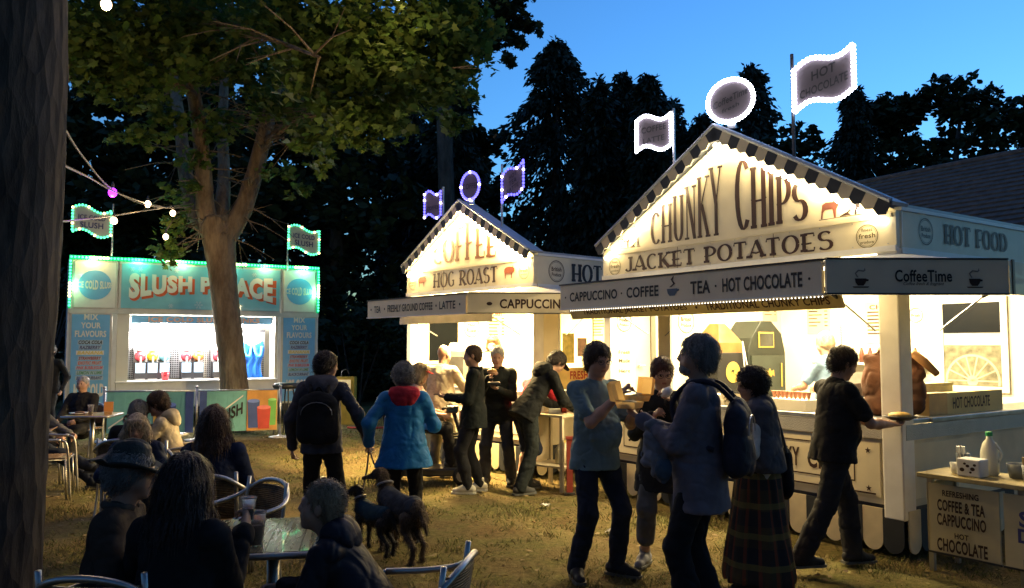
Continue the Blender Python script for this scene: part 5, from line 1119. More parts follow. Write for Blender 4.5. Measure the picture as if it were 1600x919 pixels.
# ------------------------------------------------------------------ things in the potato stall
def at_ch(x, y, z): return CH.matrix_basis @ Vector((x, y, z))
CH.matrix_basis  # location and rotation are set
RZC = CH.rotation_euler.z
def ch_thing(name, label, cat, x, y, z, rz=0.0, group=None): return thing(name, label, cat, CH.location + Matrix.Rotation(RZC, 3, 'Z') @ Vector((x, y, z)), RZC + rz, group)
gold = M('gold_print', (.40, .27, .06), .5); oven_m = M('green_black_enamel', (.012, .016, .012), .5, var=.2)
t = ch_thing('back_cabinet', 'low white cabinet along the left wall of the potato stall', 'cabinet', -3.30, 2.0, .42); MB().box(-.22, .24, -.85, 1.05, 0, .60).build('carcass', white_in, t); MB().box(-.23, .26, -.86, 1.06, .602, .63).build('top', steel, t)
t = ch_thing('potato_oven', 'large black potato oven with gold trim and faceted top', 'oven', -3.28, 2.26, 1.05)
MB().prism([(-.37, 0), (.37, 0), (.37, .56), (.30, .80), (.10, .96), (-.10, .96), (-.30, .74), (-.37, .56)], 0, -.2, .22).build('body', oven_m, t, bevel=.01)
MB().box(.222, .24, -.32, .32, .05, .52).build('lower_door', M('grey_green_enamel', (.03, .038, .03), .5), t)
wn_ = MB().box(.222, .232, -.17, .13, .62, .82).build('window', gold, t); MB().box(.234, .238, -.15, .11, .64, .80).build('pane', M('oven_glass', (.03, .03, .025), .1), wn_)
flat([(-.09, -.05), (-.05, -.02), (-.03, -.05), (.03, -.05), (.05, -.02), (.09, -.05), (.08, .04), (.03, .02), (0, .06), (-.03, .02), (-.08, .04)], 'crown_emblem', t, (.241, .02, .30), Y3, Z3, gold)
MB().tube([(.25, .25, .12), (.25, .25, .42)], .010, 6).build('handle', gold, t)
t = ch_thing('potato_warmer', 'black potato warmer with round gold emblem and brass hood', 'oven', -3.28, 1.60, 1.05)
MB().box(-.2, .22, -.27, .26, 0, .56).build('body', M('black_enamel', (.010, .010, .010), .5), t, bevel=.01)
MB().add([(-.2, -.22, .56), (.2, -.22, .56), (.2, .22, .56), (-.2, .22, .56), (-.2, -.22, .68), (.2, -.22, .68), (.2, .22, .68), (-.2, .22, .68), (-.1, -.05, .92), (.05, -.05, .92), (.05, .07, .92), (-.1, .07, .92)], [(0, 1, 5, 4), (1, 2, 6, 5), (2, 3, 7, 6), (3, 0, 4, 7), (4, 5, 9, 8), (5, 6, 10, 9), (6, 7, 11, 10), (7, 4, 8, 11), (8, 9, 10, 11)]).build('brass_hood', M('brass', (.30, .17, .06), .4, metal=.5), t)
flat(disc(.13), 'emblem', t, (.222, 0, .32), Y3, Z3, gold); flat([(x * .12, y * .10) for x, y in HORSE], 'emblem_print', t, (.228, .02, .30), Y3, Z3, oven_m)
for s in (.10, .18): MB().tube([(.26, .14, .70), (.28, s + .06, .25)], .008, 6).build('tongs_rod', white_m, t)
t = ch_thing('paper_bag', 'crumpled orange paper lying over the torn sack', 'bag', -.02, .40, 1.52); MB().tube([(-.06, -.08, .12), (0, 0, .04), (.05, .10, -.06)], [.032, .038, .028], 8).build('roll', M('kraft_paper', (.45, .22, .08), .7, var=.2), t, True)
t = ch_thing('hot_chocolate_sign', 'yellow counter sign reading hot chocolate on the side counter', 'sign', -.06, .52, 1.102); ys = M('pale_yellow_board', (.60, .50, .22), .5, var=.08)
MB().box(-.10, .0, .30, 1.30, 0, .185).build('board', ys, t); MB().box(-.10, .004, 0, .296, 0, .19).build('end_board', M('tan_board', (.50, .34, .14), .5), t); text('HOT CHOCOLATE', 'lettering', t, (0, .72, .095), Y3, Z3, .66, .10, ink, .02)
t = ch_thing('cardboard_box', 'small pale box behind the hot chocolate sign', 'box', -.28, .95, 1.102); MB().box(-.08, .08, -.25, .25, 0, .24).build('carton', M('pale_card', (.58, .50, .26), .6), t); MB().box(-.085, .085, -.255, .255, .242, .262).build('lid', M('pale_card', (.58, .50, .26), .6), t)
t = ch_thing('counter_sign', 'small framed cappuccino sign on the front counter', 'sign', -1.62, .10, 1.102); MB().box(-.32, .0, .0, .03, 0, .12).build('board', cream, t); MB().box(-.335, .015, .006, .028, -.0, .135).build('frame', dark_metal, t); text('CAPPUCCINO', 'lettering', t, (-.16, .0, .06), X3, Z3, .26, .05, ink, .02)
t = ch_thing('cone_rack', 'white rack of paper chip cones on the front counter', 'rack', -1.15, .15, 1.102); MB().box(-.22, .22, -.10, .12, 0, .10).build('tray', white_in, t)
for i in range(9): MB().lathe([(.008, 0), (.026, .07)], 8, (-.19 + i * .047, 0, .10)).build('cone', M('stripe_card', (.55, .25, .15), .5), t)
t = ch_thing('chip_scoop_tray', 'white tray of food wrappers on the potato stall counter', 'tray', -2.2, .2, 1.102); MB().box(-.3, .3, -.12, .12, 0, .05).build('tray', white_in, t); MB().box(-.26, .26, -.10, .10, .05, .10).build('paper_stack', white_m, t)

# ------------------------------------------------------------------ condiment table beside the corner post
def condiment():
    A = Vector((3.14, 6.2, 0)); d = Vector((.567, -.824, 0)).normalized(); t = thing('condiment_table', 'yellow drinks table with printed front panels beside the corner post', 'table', A, math.atan2(d.y, d.x))
    # local x runs along the front, local -y faces the viewer on the left
    ply = M('worn_plywood_top', (.42, .34, .16), .5, var=.25, scale=9, bump=.1); pan = M('printed_panel', (.52, .45, .27), .5, var=.1, scale=5)
    MB().box(-.04, 1.35, -.04, .46, .70, .735).build('top', ply, t, bevel=.006)
    for x, w in ((.03, .50), (.56, .70)):
        p = MB().box(x, x + w, .0, .02, .16, .66).build('front_panel', pan, t); MB().box(x - .01, x + w + .01, -.004, .016, .145, .158).build('edge', dark_metal, p)
        L = [('REFRESHING', .60, .26, .045, ink), ('COFFEE & TEA', .51, .34, .085, ink), ('CAPPUCCINO', .405, .35, .09, ink), ('HOT', .30, .10, .04, ink), ('CHOCOLATE', .22, .36, .095, ink)] if x < .5 else [('ICE COLD', .60, .36, .05, ink_navy), ('SLUSH', .50, .46, .11, ink_navy), ('DRINKS', .385, .48, .10, ink_navy), ('SOFT', .275, .36, .095, ink_navy), ('DRINKS', .19, .42, .075, ink_navy)]
        for s, z, ww, h, m in L: text(s, 'lettering', p, (x + w * .47, .0, z), X3, Z3, ww, h, m, .03)
    MB().box(.0, .02, .03, .42, .16, .66).build('end_panel', pan, t)
    for x in (.02, .66, 1.30):
        for y in (.03, .40): MB().box(x - .018, x + .018, y, y + .035, 0, .70).build('leg', steel, t)
    def on(name, label, cat, x, y): p = A + d * x + Vector((-d.y, d.x, 0)) * y; return thing(name, label, cat, (p.x, p.y, .737), math.atan2(d.y, d.x))
    mk = on('milk_bottle', 'plastic milk bottle with green cap on the drinks table', 'bottle', .36, .26); milk = M('milk_plastic', (.72, .70, .58), .3, var=.05); MB().lathe([(.05, 0), (.062, .02), (.062, .17), (.045, .235), (.022, .265), (.02, .29)], 14).build('body', milk, mk, True); MB().lathe([(.024, .29), (.024, .315), (.02, .32)], 12).build('cap', M('green_cap', (.05, .42, .14), .4), mk); MB().tube(smooth_path([(.055, 0, .10), (.085, 0, .16), (.04, 0, .24)], 4), .009, 6).build('handle', milk, mk, True)
    tb = on('condiment_tub', 'white tub with dark spotted print in front of the milk bottle', 'tub', .31, .10); MB().box(-.085, .085, -.07, .07, 0, .13).build('tub', white_m, tb, bevel=.012)
    for k, (x, z, r) in enumerate(((-.04, .05, .018), (.0, .08, .014), (.035, .06, .017), (.05, .09, .012), (-.02, .095, .011), (.02, .035, .01))): flat(disc(r, 10, r * .8), 'spot_print', tb, (x, -.07, z), X3, Z3, ink, .004)
    for k, (x, y, r, h, lab) in enumerate(((.13, .33, .05, .13, 'grey cutlery pot at the left end of the drinks table'), (.55, .30, .09, .10, 'wide blue-grey bowl right of the milk bottle'), (.68, .14, .05, .12, 'pot of wooden stirrers at the right of the drinks table'))):
        q = on('pot', lab, 'pot', x, y); MB().lathe([(r * .8, 0), (r, h), (r * .93, h), (r * .7, .01)], 16).build('pot_wall', M('blue_grey_plastic', (.16, .18, .19), .4), q, True)
        if k != 1:
            for j in range(9): a = j * 2.4; MB().box(-.003, .003, -.006, .006, 0, h + .05).build('stirrer' if k == 2 else 'spoon', M('pale_wood', (.55, .42, .22), .6) if k == 2 else white_m, q).matrix_local = Matrix.Translation((r * .55 * math.cos(a), r * .55 * math.sin(a), .01)) @ Matrix.Rotation(.2, 4, 'X')
    q = on('sugar_bowl', 'small white cup beside the spotted tub', 'cup', .17, .14); MB().lathe([(.03, 0), (.042, .08), (.038, .08), (.026, .01)], 14).build('cup_wall', white_m, q, True); MB().ball((0, 0, .06), (.034, .034, .02), 10, 6).build('sugar', white_in, q, True)
condiment()
# ------------------------------------------------------------------ side table of the hog roast stall
def hog_side_table():
    D = 9.75; t = thing('serving_table', 'small yellow-lit side table with shelf by the hog roast stall', 'table', (gx(868, D), D, 0), R(-40)); w = M('painted_ply', (.50, .42, .28), .5, var=.12)
    MB().box(-.28, .28, -.25, .25, .86, .885).build('top', w, t); MB().box(-.26, .26, -.23, .23, .27, .29).build('shelf', w, t); MB().box(-.27, -.255, -.22, .22, .30, .85).build('side_panel', w, t)
    for k, z in enumerate((.42, .50, .58, .66)): MB().box(-.275, -.271, -.15, .12 - .03 * (k % 2), z, z + .03).build('text_line', ink, t)
    for x in (-.25, .25):
        for y in (-.22, .22): MB().box(x - .02, x + .02, y - .02, y + .02, 0, .86).build('leg', w, t)
    o = Vector((gx(868, D), D, .29)); q = thing('plastic_jug', 'pale plastic water jug on the shelf of the side table', 'jug', o + Vector((.08, -.05, .002))); MB().lathe([(.085, 0), (.095, .02), (.095, .17), (.05, .23), (.03, .25)], 14).build('body', M('cloudy_plastic', (.60, .52, .34), .35), q, True); MB().lathe([(.032, .25), (.032, .275)], 10).build('cap', M('yellow_print', (.7, .5, .1)), q)
    q = thing('napkin_pile', 'pile of napkins and sauce on the hog roast side table', 'napkins', (gx(866, D), D, .887)); MB().box(-.07, .07, -.07, .07, 0, .05).build('napkins', white_in, q); MB().lathe([(.03, 0), (.03, .13), (.01, .17)], 10, (.12, .05, 0)).build('sauce_bottle', ink_red, q, True)
    p = Vector((gx(889, 9.35), 9.35, 0)); q = thing('red_gas_post', 'dark red post standing behind the man in the teal shirt', 'post', p); MB().box(-.035, .035, -.035, .035, .02, .62).build('post', M('dark_red_paint', (.20, .03, .02), .5), q); MB().box(-.06, .06, -.06, .06, 0, .018).build('foot', dark_metal, q); MB().box(-.045, .045, -.045, .045, .622, .65).build('cap', M('dark_red_paint', (.2, .03, .02)), q)
hog_side_table()
RZH = HG.rotation_euler.z
def hg_thing(name, label, cat, x, y, z, rz=0.0, group=None): return thing(name, label, cat, HG.location + Matrix.Rotation(RZH, 3, 'Z') @ Vector((x, y, z)), RZH + rz, group)
t = hg_thing('coffee_machine', 'steel coffee machine under the round emblem in the hog roast stall', 'coffee machine', -2.62, .95, .42, R(35)); MB().box(-.30, .30, -.25, .25, 0, .68).build('cabinet', white_in, t); MB().box(-.32, .32, -.22, .2, .68, 1.20).build('body', M('stainless', (.5, .48, .44), .3, metal=.8), t, bevel=.02)
for x in (-.16, .16): MB().box(x - .12, x + .12, -.232, -.221, .80, 1.10).build('front_panel', dark_metal, t)
MB().prism([(-.34, 1.20), (.34, 1.20), (.26, 1.32), (-.26, 1.32)], 1, -.2, .2).build('cup_warmer', white_m, t)
for k, x in enumerate((-.42, -.34)):
    t = hg_thing('cup_stack', 'stack of red and white paper cups on the hog roast counter' if k else 'left stack of paper cups on the hog roast counter', 'cups', x, .25, 1.102, 0)
    for j in range(6): MB().lathe([(.036, 0), (.045, .05)], 12, (0, 0, j * .055)).build('paper_cup', (white_m, ink_red, M('tan_board', (.5, .34, .14)))[j % 3], t, True)
t = hg_thing('menu_board', 'framed menu card standing on the hog roast counter', 'menu', -1.15, .30, 1.102); MB().box(-.14, .14, -.01, .01, 0, .36).build('card', white_in, t)
for k in range(5): MB().box(-.10, .08, -.013, -.0105, .06 + k * .055, .075 + k * .055).build('text_line', ink, t)
t = hg_thing('bread_tray', 'tray of bread rolls on the hog roast counter', 'tray', -2.15, .2, 1.102); MB().box(-.25, .25, -.15, .15, 0, .03).build('tray', steel, t)
for k in range(8): MB().ball((-.18 + .12 * (k % 4), -.06 + .12 * (k // 4), .06), (.055, .05, .04), 10, 6).build('bread_roll', M('bread_crust', (.45, .24, .08), .7, var=.2), t, True)

# ------------------------------------------------------------------ price lists and gear inside the stalls, litter on the grass
def price_list(st, x, y, z, r, u, w, h, title, rows, nm='price_list'):
    r, u = Vector(r), Vector(u); n = r.cross(u); o = Vector((x, y, z)); c = [o + r * (a * w / 2) + u * (b * h / 2) for a, b in ((-1, -1), (1, -1), (1, 1), (-1, 1))]
    p = MB().plate(c, n, .006).build(nm, M('price_card', (.62, .55, .36), .5, var=.06), st); text(title, 'lettering', p, o + u * h * .38 + n * .006, r, u, w * .7, h * .11, ink_red, .03)
    g = random.Random(len(title) + rows); mb = MB()
    for k in range(rows):
        zz = h * (.24 - .60 * k / rows)
        for a, b in ((-.42, -.42 + g.uniform(.35, .6)), (.28, .42)): mb.add([o + r * (a * w) + u * (zz) + n * .0085, o + r * (b * w) + u * zz + n * .0085, o + r * (b * w) + u * (zz + h * .035) + n * .0085, o + r * (a * w) + u * (zz + h * .035) + n * .0085], [(0, 1, 2, 3)])
    tag(mb.build('price_lines', ink, p), kind='stuff')
price_list(CH, -2.05, CD - .002, 1.98, X3, Z3, .46, .52, 'CHIPS', 7)
price_list(CH, -2.95, CD - .002, 2.05, X3, Z3, .34, .40, 'TEA', 5)
price_list(CH, -CW + .041, 2.95, 2.18, Y3, Z3, .30, .30, 'MENU', 4)
price_list(HG, -HW + .041, 1.75, 2.02, Y3, Z3, .40, .55, 'ROAST', 6)
price_list(HG, -1.9, HD - .002, 2.0, X3, Z3, .55, .5, 'COFFEE', 6)
price_list(HG, -.8, HD - .002, 2.05, X3, Z3, .5, .42, 'TEA', 5)
sh = MB().box(-2.6, -1.45, CD - .20, CD - .003, 1.46, 1.485).build('shelf', white_m, CH)
for k in range(9):
    t = ch_thing('sauce_bottle', ('red sauce bottle', 'yellow mustard bottle', 'brown sauce bottle')[k % 3] + (' at the left of', ' in the middle of', ' at the right of')[k // 3] + ' the back shelf', 'bottle', -2.5 + k * .115, CD - .11, 1.487, 0, 'bottles on the back shelf'); MB().lathe([(.03, 0), (.033, .10), (.02, .15), (.008, .19)], 10).build('bottle_body', (ink_red, M('yellow_print', (.72, .55, .12)), M('brown_sauce', (.12, .04, .02), .4))[k % 3], t, True); MB().lathe([(.010, .185), (.008, .205)], 8).build('nozzle', white_m, t)
t = ch_thing('chip_fryer', 'stainless chip fryer with raised hood at the back of the potato stall', 'fryer', -1.95, CD - .45, .42); st_ = MATS['stainless']; MB().box(-.45, .45, -.28, .26, 0, .66).build('cabinet', st_, t, bevel=.01); MB().box(-.42, .42, .20, .25, .662, .95).build('splash_back', st_, t)
for x in (-.2, .2): bk = MB().box(x - .15, x + .15, -.2, .12, .664, .70).build('basket', dark_metal, t); MB().tube([(x, -.2, .70), (x, -.42, .80)], .010, 6).build('handle', dark_rubber, bk)
NAP = ['white napkin on the grass left of the couple', 'white napkin on the grass in front of the bending man', 'white napkin on the grass behind the man in teal', 'white napkin on the grass right of the dogs', 'white napkin near the feet of the walking man', 'white napkin on the grass by the scooter', 'white napkin on the grass near the boy chair', 'white napkin on the grass under the hog roast awning', 'white napkin on the grass near the drinks table', 'white napkin on the grass behind the curly-haired woman']
for k, (x, y) in enumerate(((-1.3, 7.9), (.35, 8.6), (.9, 7.4), (-.4, 6.3), (1.5, 5.2), (-2.4, 10.3), (.1, 5.4), (-.9, 9.2), (2.3, 5.6), (-3.2, 7.6))[:6]):
    g = random.Random(k); t = thing('dropped_napkin', NAP[k], 'napkin', (x, y, .0), g.random() * 6, 'napkins dropped on the grass'); n = 6; P = [(-.045 + .09 * i / n + g.uniform(-.008, .008), -.05 + .10 * j / n + g.uniform(-.008, .008), .012 + g.uniform(0, .03)) for j in range(n + 1) for i in range(n + 1)]
    MB().add(P, [(j * (n + 1) + i, j * (n + 1) + i + 1, (j + 1) * (n + 1) + i + 1, (j + 1) * (n + 1) + i) for j in range(n) for i in range(n)]).build('tissue', M('tissue_paper', (.55, .53, .48), .9, var=.05), t)
# ================================================================== PEOPLE AND ANIMALS: smooth solids grown from tapered limbs
A3 = lambda *v: np.array(v, np.float32)
def nrm(v): v = np.asarray(v, np.float32); return v / (np.linalg.norm(v) + 1e-9)
class Solid:
    def __init__(s): s.p = []
    def cone(s, a, b, ra, rb, k=.02, flat=None, ff=1.0, op='+'): s.p.append(('c', A3(*a), A3(*b), ra, rb, k, None if flat is None else nrm(flat), ff, op)); return s
    def ell(s, c, ax, r, k=.02, op='+'): s.p.append(('e', A3(*c), np.array(ax, np.float32), A3(*r), k, op)); return s
    def cut(s, pt, n): s.p.append(('p', A3(*pt), nrm(n))); return s          # keeps the side n points to
    def mesh(s, name, mats, h, wr=0.0, wl=.09, seed=0, paint=None, hairy=0):
        lo, hi = A3(9, 9, 9), A3(-9, -9, -9)
        for q in s.p:
            if q[0] == 'c' and q[8] == '+':
                m = max(q[3], q[4]) * max(1.0, q[7]); lo = np.minimum(lo, np.minimum(q[1], q[2]) - m); hi = np.maximum(hi, np.maximum(q[1], q[2]) + m)
            elif q[0] == 'e' and q[5] == '+': m = q[3].max(); lo = np.minimum(lo, q[1] - m); hi = np.maximum(hi, q[1] + m)
        lo = lo - 3 * h - wr * 2; hi = hi + 3 * h + wr * 2; n = np.ceil((hi - lo) / h).astype(int) + 1
        ax = [(lo[i] + np.arange(n[i], dtype=np.float32) * h) for i in range(3)]; D = np.full(n, .2, np.float32)
        def slab(l, u): 
            r = [(max(0, int((l[i] - lo[i]) / h) - 1), min(n[i], int((u[i] - lo[i]) / h) + 3)) for i in range(3)]
            return tuple(slice(a, b) for a, b in r)
        for q in s.p:
            if q[0] == 'p':
                d = sum(((ax[i] - q[1][i]) * q[2][i]).reshape([-1 if j == i else 1 for j in range(3)]) for i in range(3)); D = np.maximum(D, -d); continue
            if q[0] == 'c':
                _, a, b, ra, rb, k, fl, ff, op = q; m = max(ra, rb) * max(1, ff) + k + 2 * h; S = slab(np.minimum(a, b) - m, np.maximum(a, b) + m)
                P = [ax[i][S[i]].reshape([-1 if j == i else 1 for j in range(3)]) - a[i] for i in range(3)]; ba = b - a; bb = float(ba @ ba) + 1e-9
                t = np.clip((P[0] * ba[0] + P[1] * ba[1] + P[2] * ba[2]) / bb, 0, 1); Q = [P[i] - t * ba[i] for i in range(3)]; d2 = Q[0] ** 2 + Q[1] ** 2 + Q[2] ** 2
                if fl is not None: w = Q[0] * fl[0] + Q[1] * fl[1] + Q[2] * fl[2]; d2 = d2 + w * w * (1 / (ff * ff) - 1)
                d = np.sqrt(d2) - (ra + (rb - ra) * t)
            else:
                _, c, M_, r, k, op = q; m = float(r.max()) + k + 2 * h; S = slab(c - m, c + m)
                P = [ax[i][S[i]].reshape([-1 if j == i else 1 for j in range(3)]) - c[i] for i in range(3)]; d2 = 0
                for i in range(3): d2 = d2 + ((P[0] * M_[i][0] + P[1] * M_[i][1] + P[2] * M_[i][2]) / r[i]) ** 2
                d = (np.sqrt(d2) - 1) * float(r.min())
            o = D[S]
            if op == '+': e = np.maximum(k - np.abs(o - d), 0) / k; D[S] = np.minimum(o, d) - e * e * k * .25
            else: e = np.maximum(k - np.abs(o + d), 0) / k; D[S] = np.maximum(o, -d) + e * e * k * .25
        if wr:
            I = np.argwhere(np.abs(D) < wr * 3 + h * 2)
            if len(I): 
                Pn = (lo + I * h).astype(np.float32)
                if hairy: nz = vnoise(Pn, seed + 5, wl, (1, 1, hairy)) + .5 * vnoise(Pn, seed + 6, wl * .5, (1, 1, hairy))
                else:
                    Pw = Pn + .5 * wl * np.stack([vnoise(Pn, seed + 8 + i, wl * 1.6) for i in range(3)], 1); nz = 1.25 * (1 - np.abs(vnoise(Pw, seed + 5, wl * 1.7, (1, 1, .9)))) ** 5 + .8 * (1 - np.abs(vnoise(Pw, seed + 11, wl * .9, (1, 1, 1.3)))) ** 4 - .45 + .25 * vnoise(Pn, seed + 6, wl * .8)
                D[I[:, 0], I[:, 1], I[:, 2]] += wr * nz
        # surface nets
        sg = D < 0; c = np.zeros(n - 1, np.int8)
        cs = [(i, j, k) for i in (0, 1) for j in (0, 1) for k in (0, 1)]
        for i, j, k in cs: c += sg[i:n[0] - 1 + i, j:n[1] - 1 + j, k:n[2] - 1 + k]
        I = np.argwhere((c > 0) & (c < 8)); acc = np.zeros((len(I), 3), np.float32); cnt = np.zeros(len(I), np.float32)
        for A_ in cs:
            for ax_ in range(3):
                if A_[ax_]: continue
                B_ = list(A_); B_[ax_] = 1; da = D[I[:, 0] + A_[0], I[:, 1] + A_[1], I[:, 2] + A_[2]]; db = D[I[:, 0] + B_[0], I[:, 1] + B_[1], I[:, 2] + B_[2]]
                x = (da < 0) != (db < 0); t = np.where(x, da / np.where(x, da - db, 1), 0); p = np.tile(A3(*A_), (len(I), 1)); p[:, ax_] = t; acc += p * x[:, None]; cnt += x
        V = lo + (I + acc / np.maximum(cnt, 1)[:, None]) * h; vid = np.full(n - 1, -1, np.int32); vid[I[:, 0], I[:, 1], I[:, 2]] = np.arange(len(I)); F_ = []
        for ax_ in range(3):
            s0 = [slice(1, -1)] * 3; s0[ax_] = slice(0, -1); s1 = list(s0); s1[ax_] = slice(1, None); a, b = sg[tuple(s0)], sg[tuple(s1)]
            E_ = np.argwhere(a != b); off = np.ones(3, int); off[ax_] = 0; E_ = E_ + off; o1, o2 = [k for k in range(3) if k != ax_]
            flip = sg[E_[:, 0], E_[:, 1], E_[:, 2]]
            def cell(d1, d2): q = E_.copy(); q[:, o1] -= d1; q[:, o2] -= d2; return vid[q[:, 0], q[:, 1], q[:, 2]]
            qd = np.stack([cell(1, 1), cell(0, 1), cell(0, 0), cell(1, 0)], 1)
            if ax_ == 1: flip = ~flip
            qd[~flip] = qd[~flip][:, ::-1]; F_.append(qd[(qd >= 0).all(1)])
        F_ = np.concatenate(F_); mi = None
        if paint:
            ctr = V[F_].mean(1); mi = np.zeros(len(F_), np.int32)
            for p, r, k in paint: mi[np.linalg.norm(ctr - p, axis=1) < r] = k
        return np_mesh(name, V, 4, F_, mats, True, mi)

def skin_m(tone): return M('skin_%.2f' % tone, (.50 * tone, .29 * tone, .20 * tone), .5, var=.12, scale=14, spec=.35, bump=.04, bscale=200)
def cloth(name, c, var=.22, bump=.25, bs=180, rough=.85):
    if 'cloth_' + name in MATS: return MATS['cloth_' + name]
    m = M('cloth_' + name, c, rough, var=var, scale=9, spec=.12); n, l, b = nodes(m); tc = n.new('ShaderNodeTexCoord'); hs = []
    for sc, di, de, am in ((7, 1.2, 1, 1.0), (17, .8, 2, .35), (bs, 0, 2, .05)):
        q = n.new('ShaderNodeTexNoise'); q.inputs['Scale'].default_value = sc; q.inputs['Distortion'].default_value = di; q.inputs['Detail'].default_value = de; l.new(tc.outputs['Object'], q.inputs[0]); a = n.new('ShaderNodeMath'); a.operation = 'MULTIPLY'; a.inputs[1].default_value = am; l.new(q.outputs[0], a.inputs[0]); hs.append(a)
    s1 = n.new('ShaderNodeMath'); l.new(hs[0].outputs[0], s1.inputs[0]); l.new(hs[1].outputs[0], s1.inputs[1]); s2 = n.new('ShaderNodeMath'); l.new(s1.outputs[0], s2.inputs[0]); l.new(hs[2].outputs[0], s2.inputs[1])
    bm = n.new('ShaderNodeBump'); bm.inputs['Strength'].default_value = .55; bm.inputs['Distance'].default_value = .020; l.new(s2.outputs[0], bm.inputs['Height']); l.new(bm.outputs[0], b.inputs['Normal']); return m
eye_m = M('eye_dark', (.03, .022, .02), .25, var=0); lip_m = M('lips', (.33, .13, .10), .5, var=.1)
def hairm(name, c): return M('hair_' + name, c, .5, var=.45, scale=30, bump=.7, bscale=90, stretch=(1, 1, .35), spec=.35)

def ik(root, tgt, l1, l2, pole):
    root, tgt, pole = A3(*root), A3(*tgt), A3(*pole); d = tgt - root; L = float(np.linalg.norm(d)); L2 = min(L, (l1 + l2) * .995); dn = d / (L + 1e-9); end = root + dn * L2
    a = (l1 * l1 - l2 * l2 + L2 * L2) / (2 * L2); hh = math.sqrt(max(l1 * l1 - a * a, 0)); pp = pole - dn * float(pole @ dn); pp = nrm(pp)
    return root + dn * a + pp * hh, end
def rotv(v, ax, deg):
    ax = nrm(ax); c, s = math.cos(R(deg)), math.sin(R(deg)); v = A3(*v); return v * c + np.cross(ax, v) * s + ax * float(ax @ v) * (1 - c)

def hand(S, wrist, d, pn, side, k, curl=.6, rf=.0088):
    """palm, four fingers of unequal length and a thumb on the side of the palm"""
    d, pn = nrm(d), nrm(pn); pn = nrm(pn - d * float(pn @ d)); s = np.cross(pn, d) * side
    kn = wrist + d * .088 * k; S.cone(wrist, wrist + d * .045 * k, .025 * k, .033 * k, .012, pn, .55); S.cone(wrist + d * .03 * k, kn, .034 * k, .038 * k, .012, pn, .42)
    for i, (o, ln) in enumerate(((.030, .88), (.010, 1.0), (-.010, .95), (-.029, .75))):
        b = kn + s * o * k - d * .008 * k; d1 = nrm(d * math.cos(curl * .8) + pn * math.sin(curl * .8) + s * o * 2.0); d2 = nrm(d * math.cos(curl * 2.0) + pn * math.sin(curl * 2.0))
        m = b + d1 * .044 * ln * k; S.cone(b, m, rf * k, rf * .95 * k, .004); S.cone(m, m + d2 * .038 * ln * k, rf * .93 * k, rf * .75 * k, .003)
    b = wrist + d * .030 * k + s * .028 * k; m = b + nrm(s * .75 + d * .65 + pn * .25) * .042 * k; S.cone(b, m, .0125 * k, .0105 * k, .008); S.cone(m, m + nrm(d * .8 + s * .2 + pn * (.3 + curl * .5)) * .034 * k, rf * 1.1 * k, rf * .85 * k, .003)

PEOPLE = {}
def strands(root, me, mat, n, L, comb, W0, curl, seed, wid=.0028):
    """loose strands of hair growing from the hair surface, combed back and down"""
    g = np.random.default_rng(seed); nv = len(me.vertices); V = np.zeros(nv * 3, np.float32); me.vertices.foreach_get('co', V); V = V.reshape(-1, 3); N = np.zeros(nv * 3, np.float32); me.vertex_normals.foreach_get('vector', N); N = N.reshape(-1, 3)
    i = g.integers(0, nv, n); p = V[i] - N[i] * .004; nn = N[i]; d = np.tile(np.asarray(comb, np.float32), (n, 1)) + g.normal(size=(n, 3)).astype(np.float32) * curl; d -= nn * (d * nn).sum(1)[:, None] * .85; d /= np.linalg.norm(d, axis=1)[:, None] + 1e-6
    sd = np.cross(nn, d); sd /= np.linalg.norm(sd, axis=1)[:, None] + 1e-6; ln = L * g.uniform(.5, 1.3, n); rows = []
    for k, t in enumerate((0, .35, .7, 1.0)):
        q = p + d * (ln * t)[:, None] + nn * (.012 * math.sin(t * 2.4) + .003)  + np.array([0, 0, -1], np.float32) * (ln * t * t * .35)[:, None] + sd * (g.normal(size=n) * curl * .012 * t)[:, None]; w = wid * (1 - t * .75); rows += [q - sd * w, q + sd * w]
    Vv = np.stack(rows, 1).reshape(-1, 3); b = np.arange(n)[:, None, None] * 8; f = np.array([[0, 1, 3, 2], [2, 3, 5, 4], [4, 5, 7, 6]])[None]; o = link(bpy.data.objects.new('hair_strands', np_mesh('hair_strands', Vv, 4, (b + f).reshape(-1), mat)), root); o['kind'] = 'stuff'
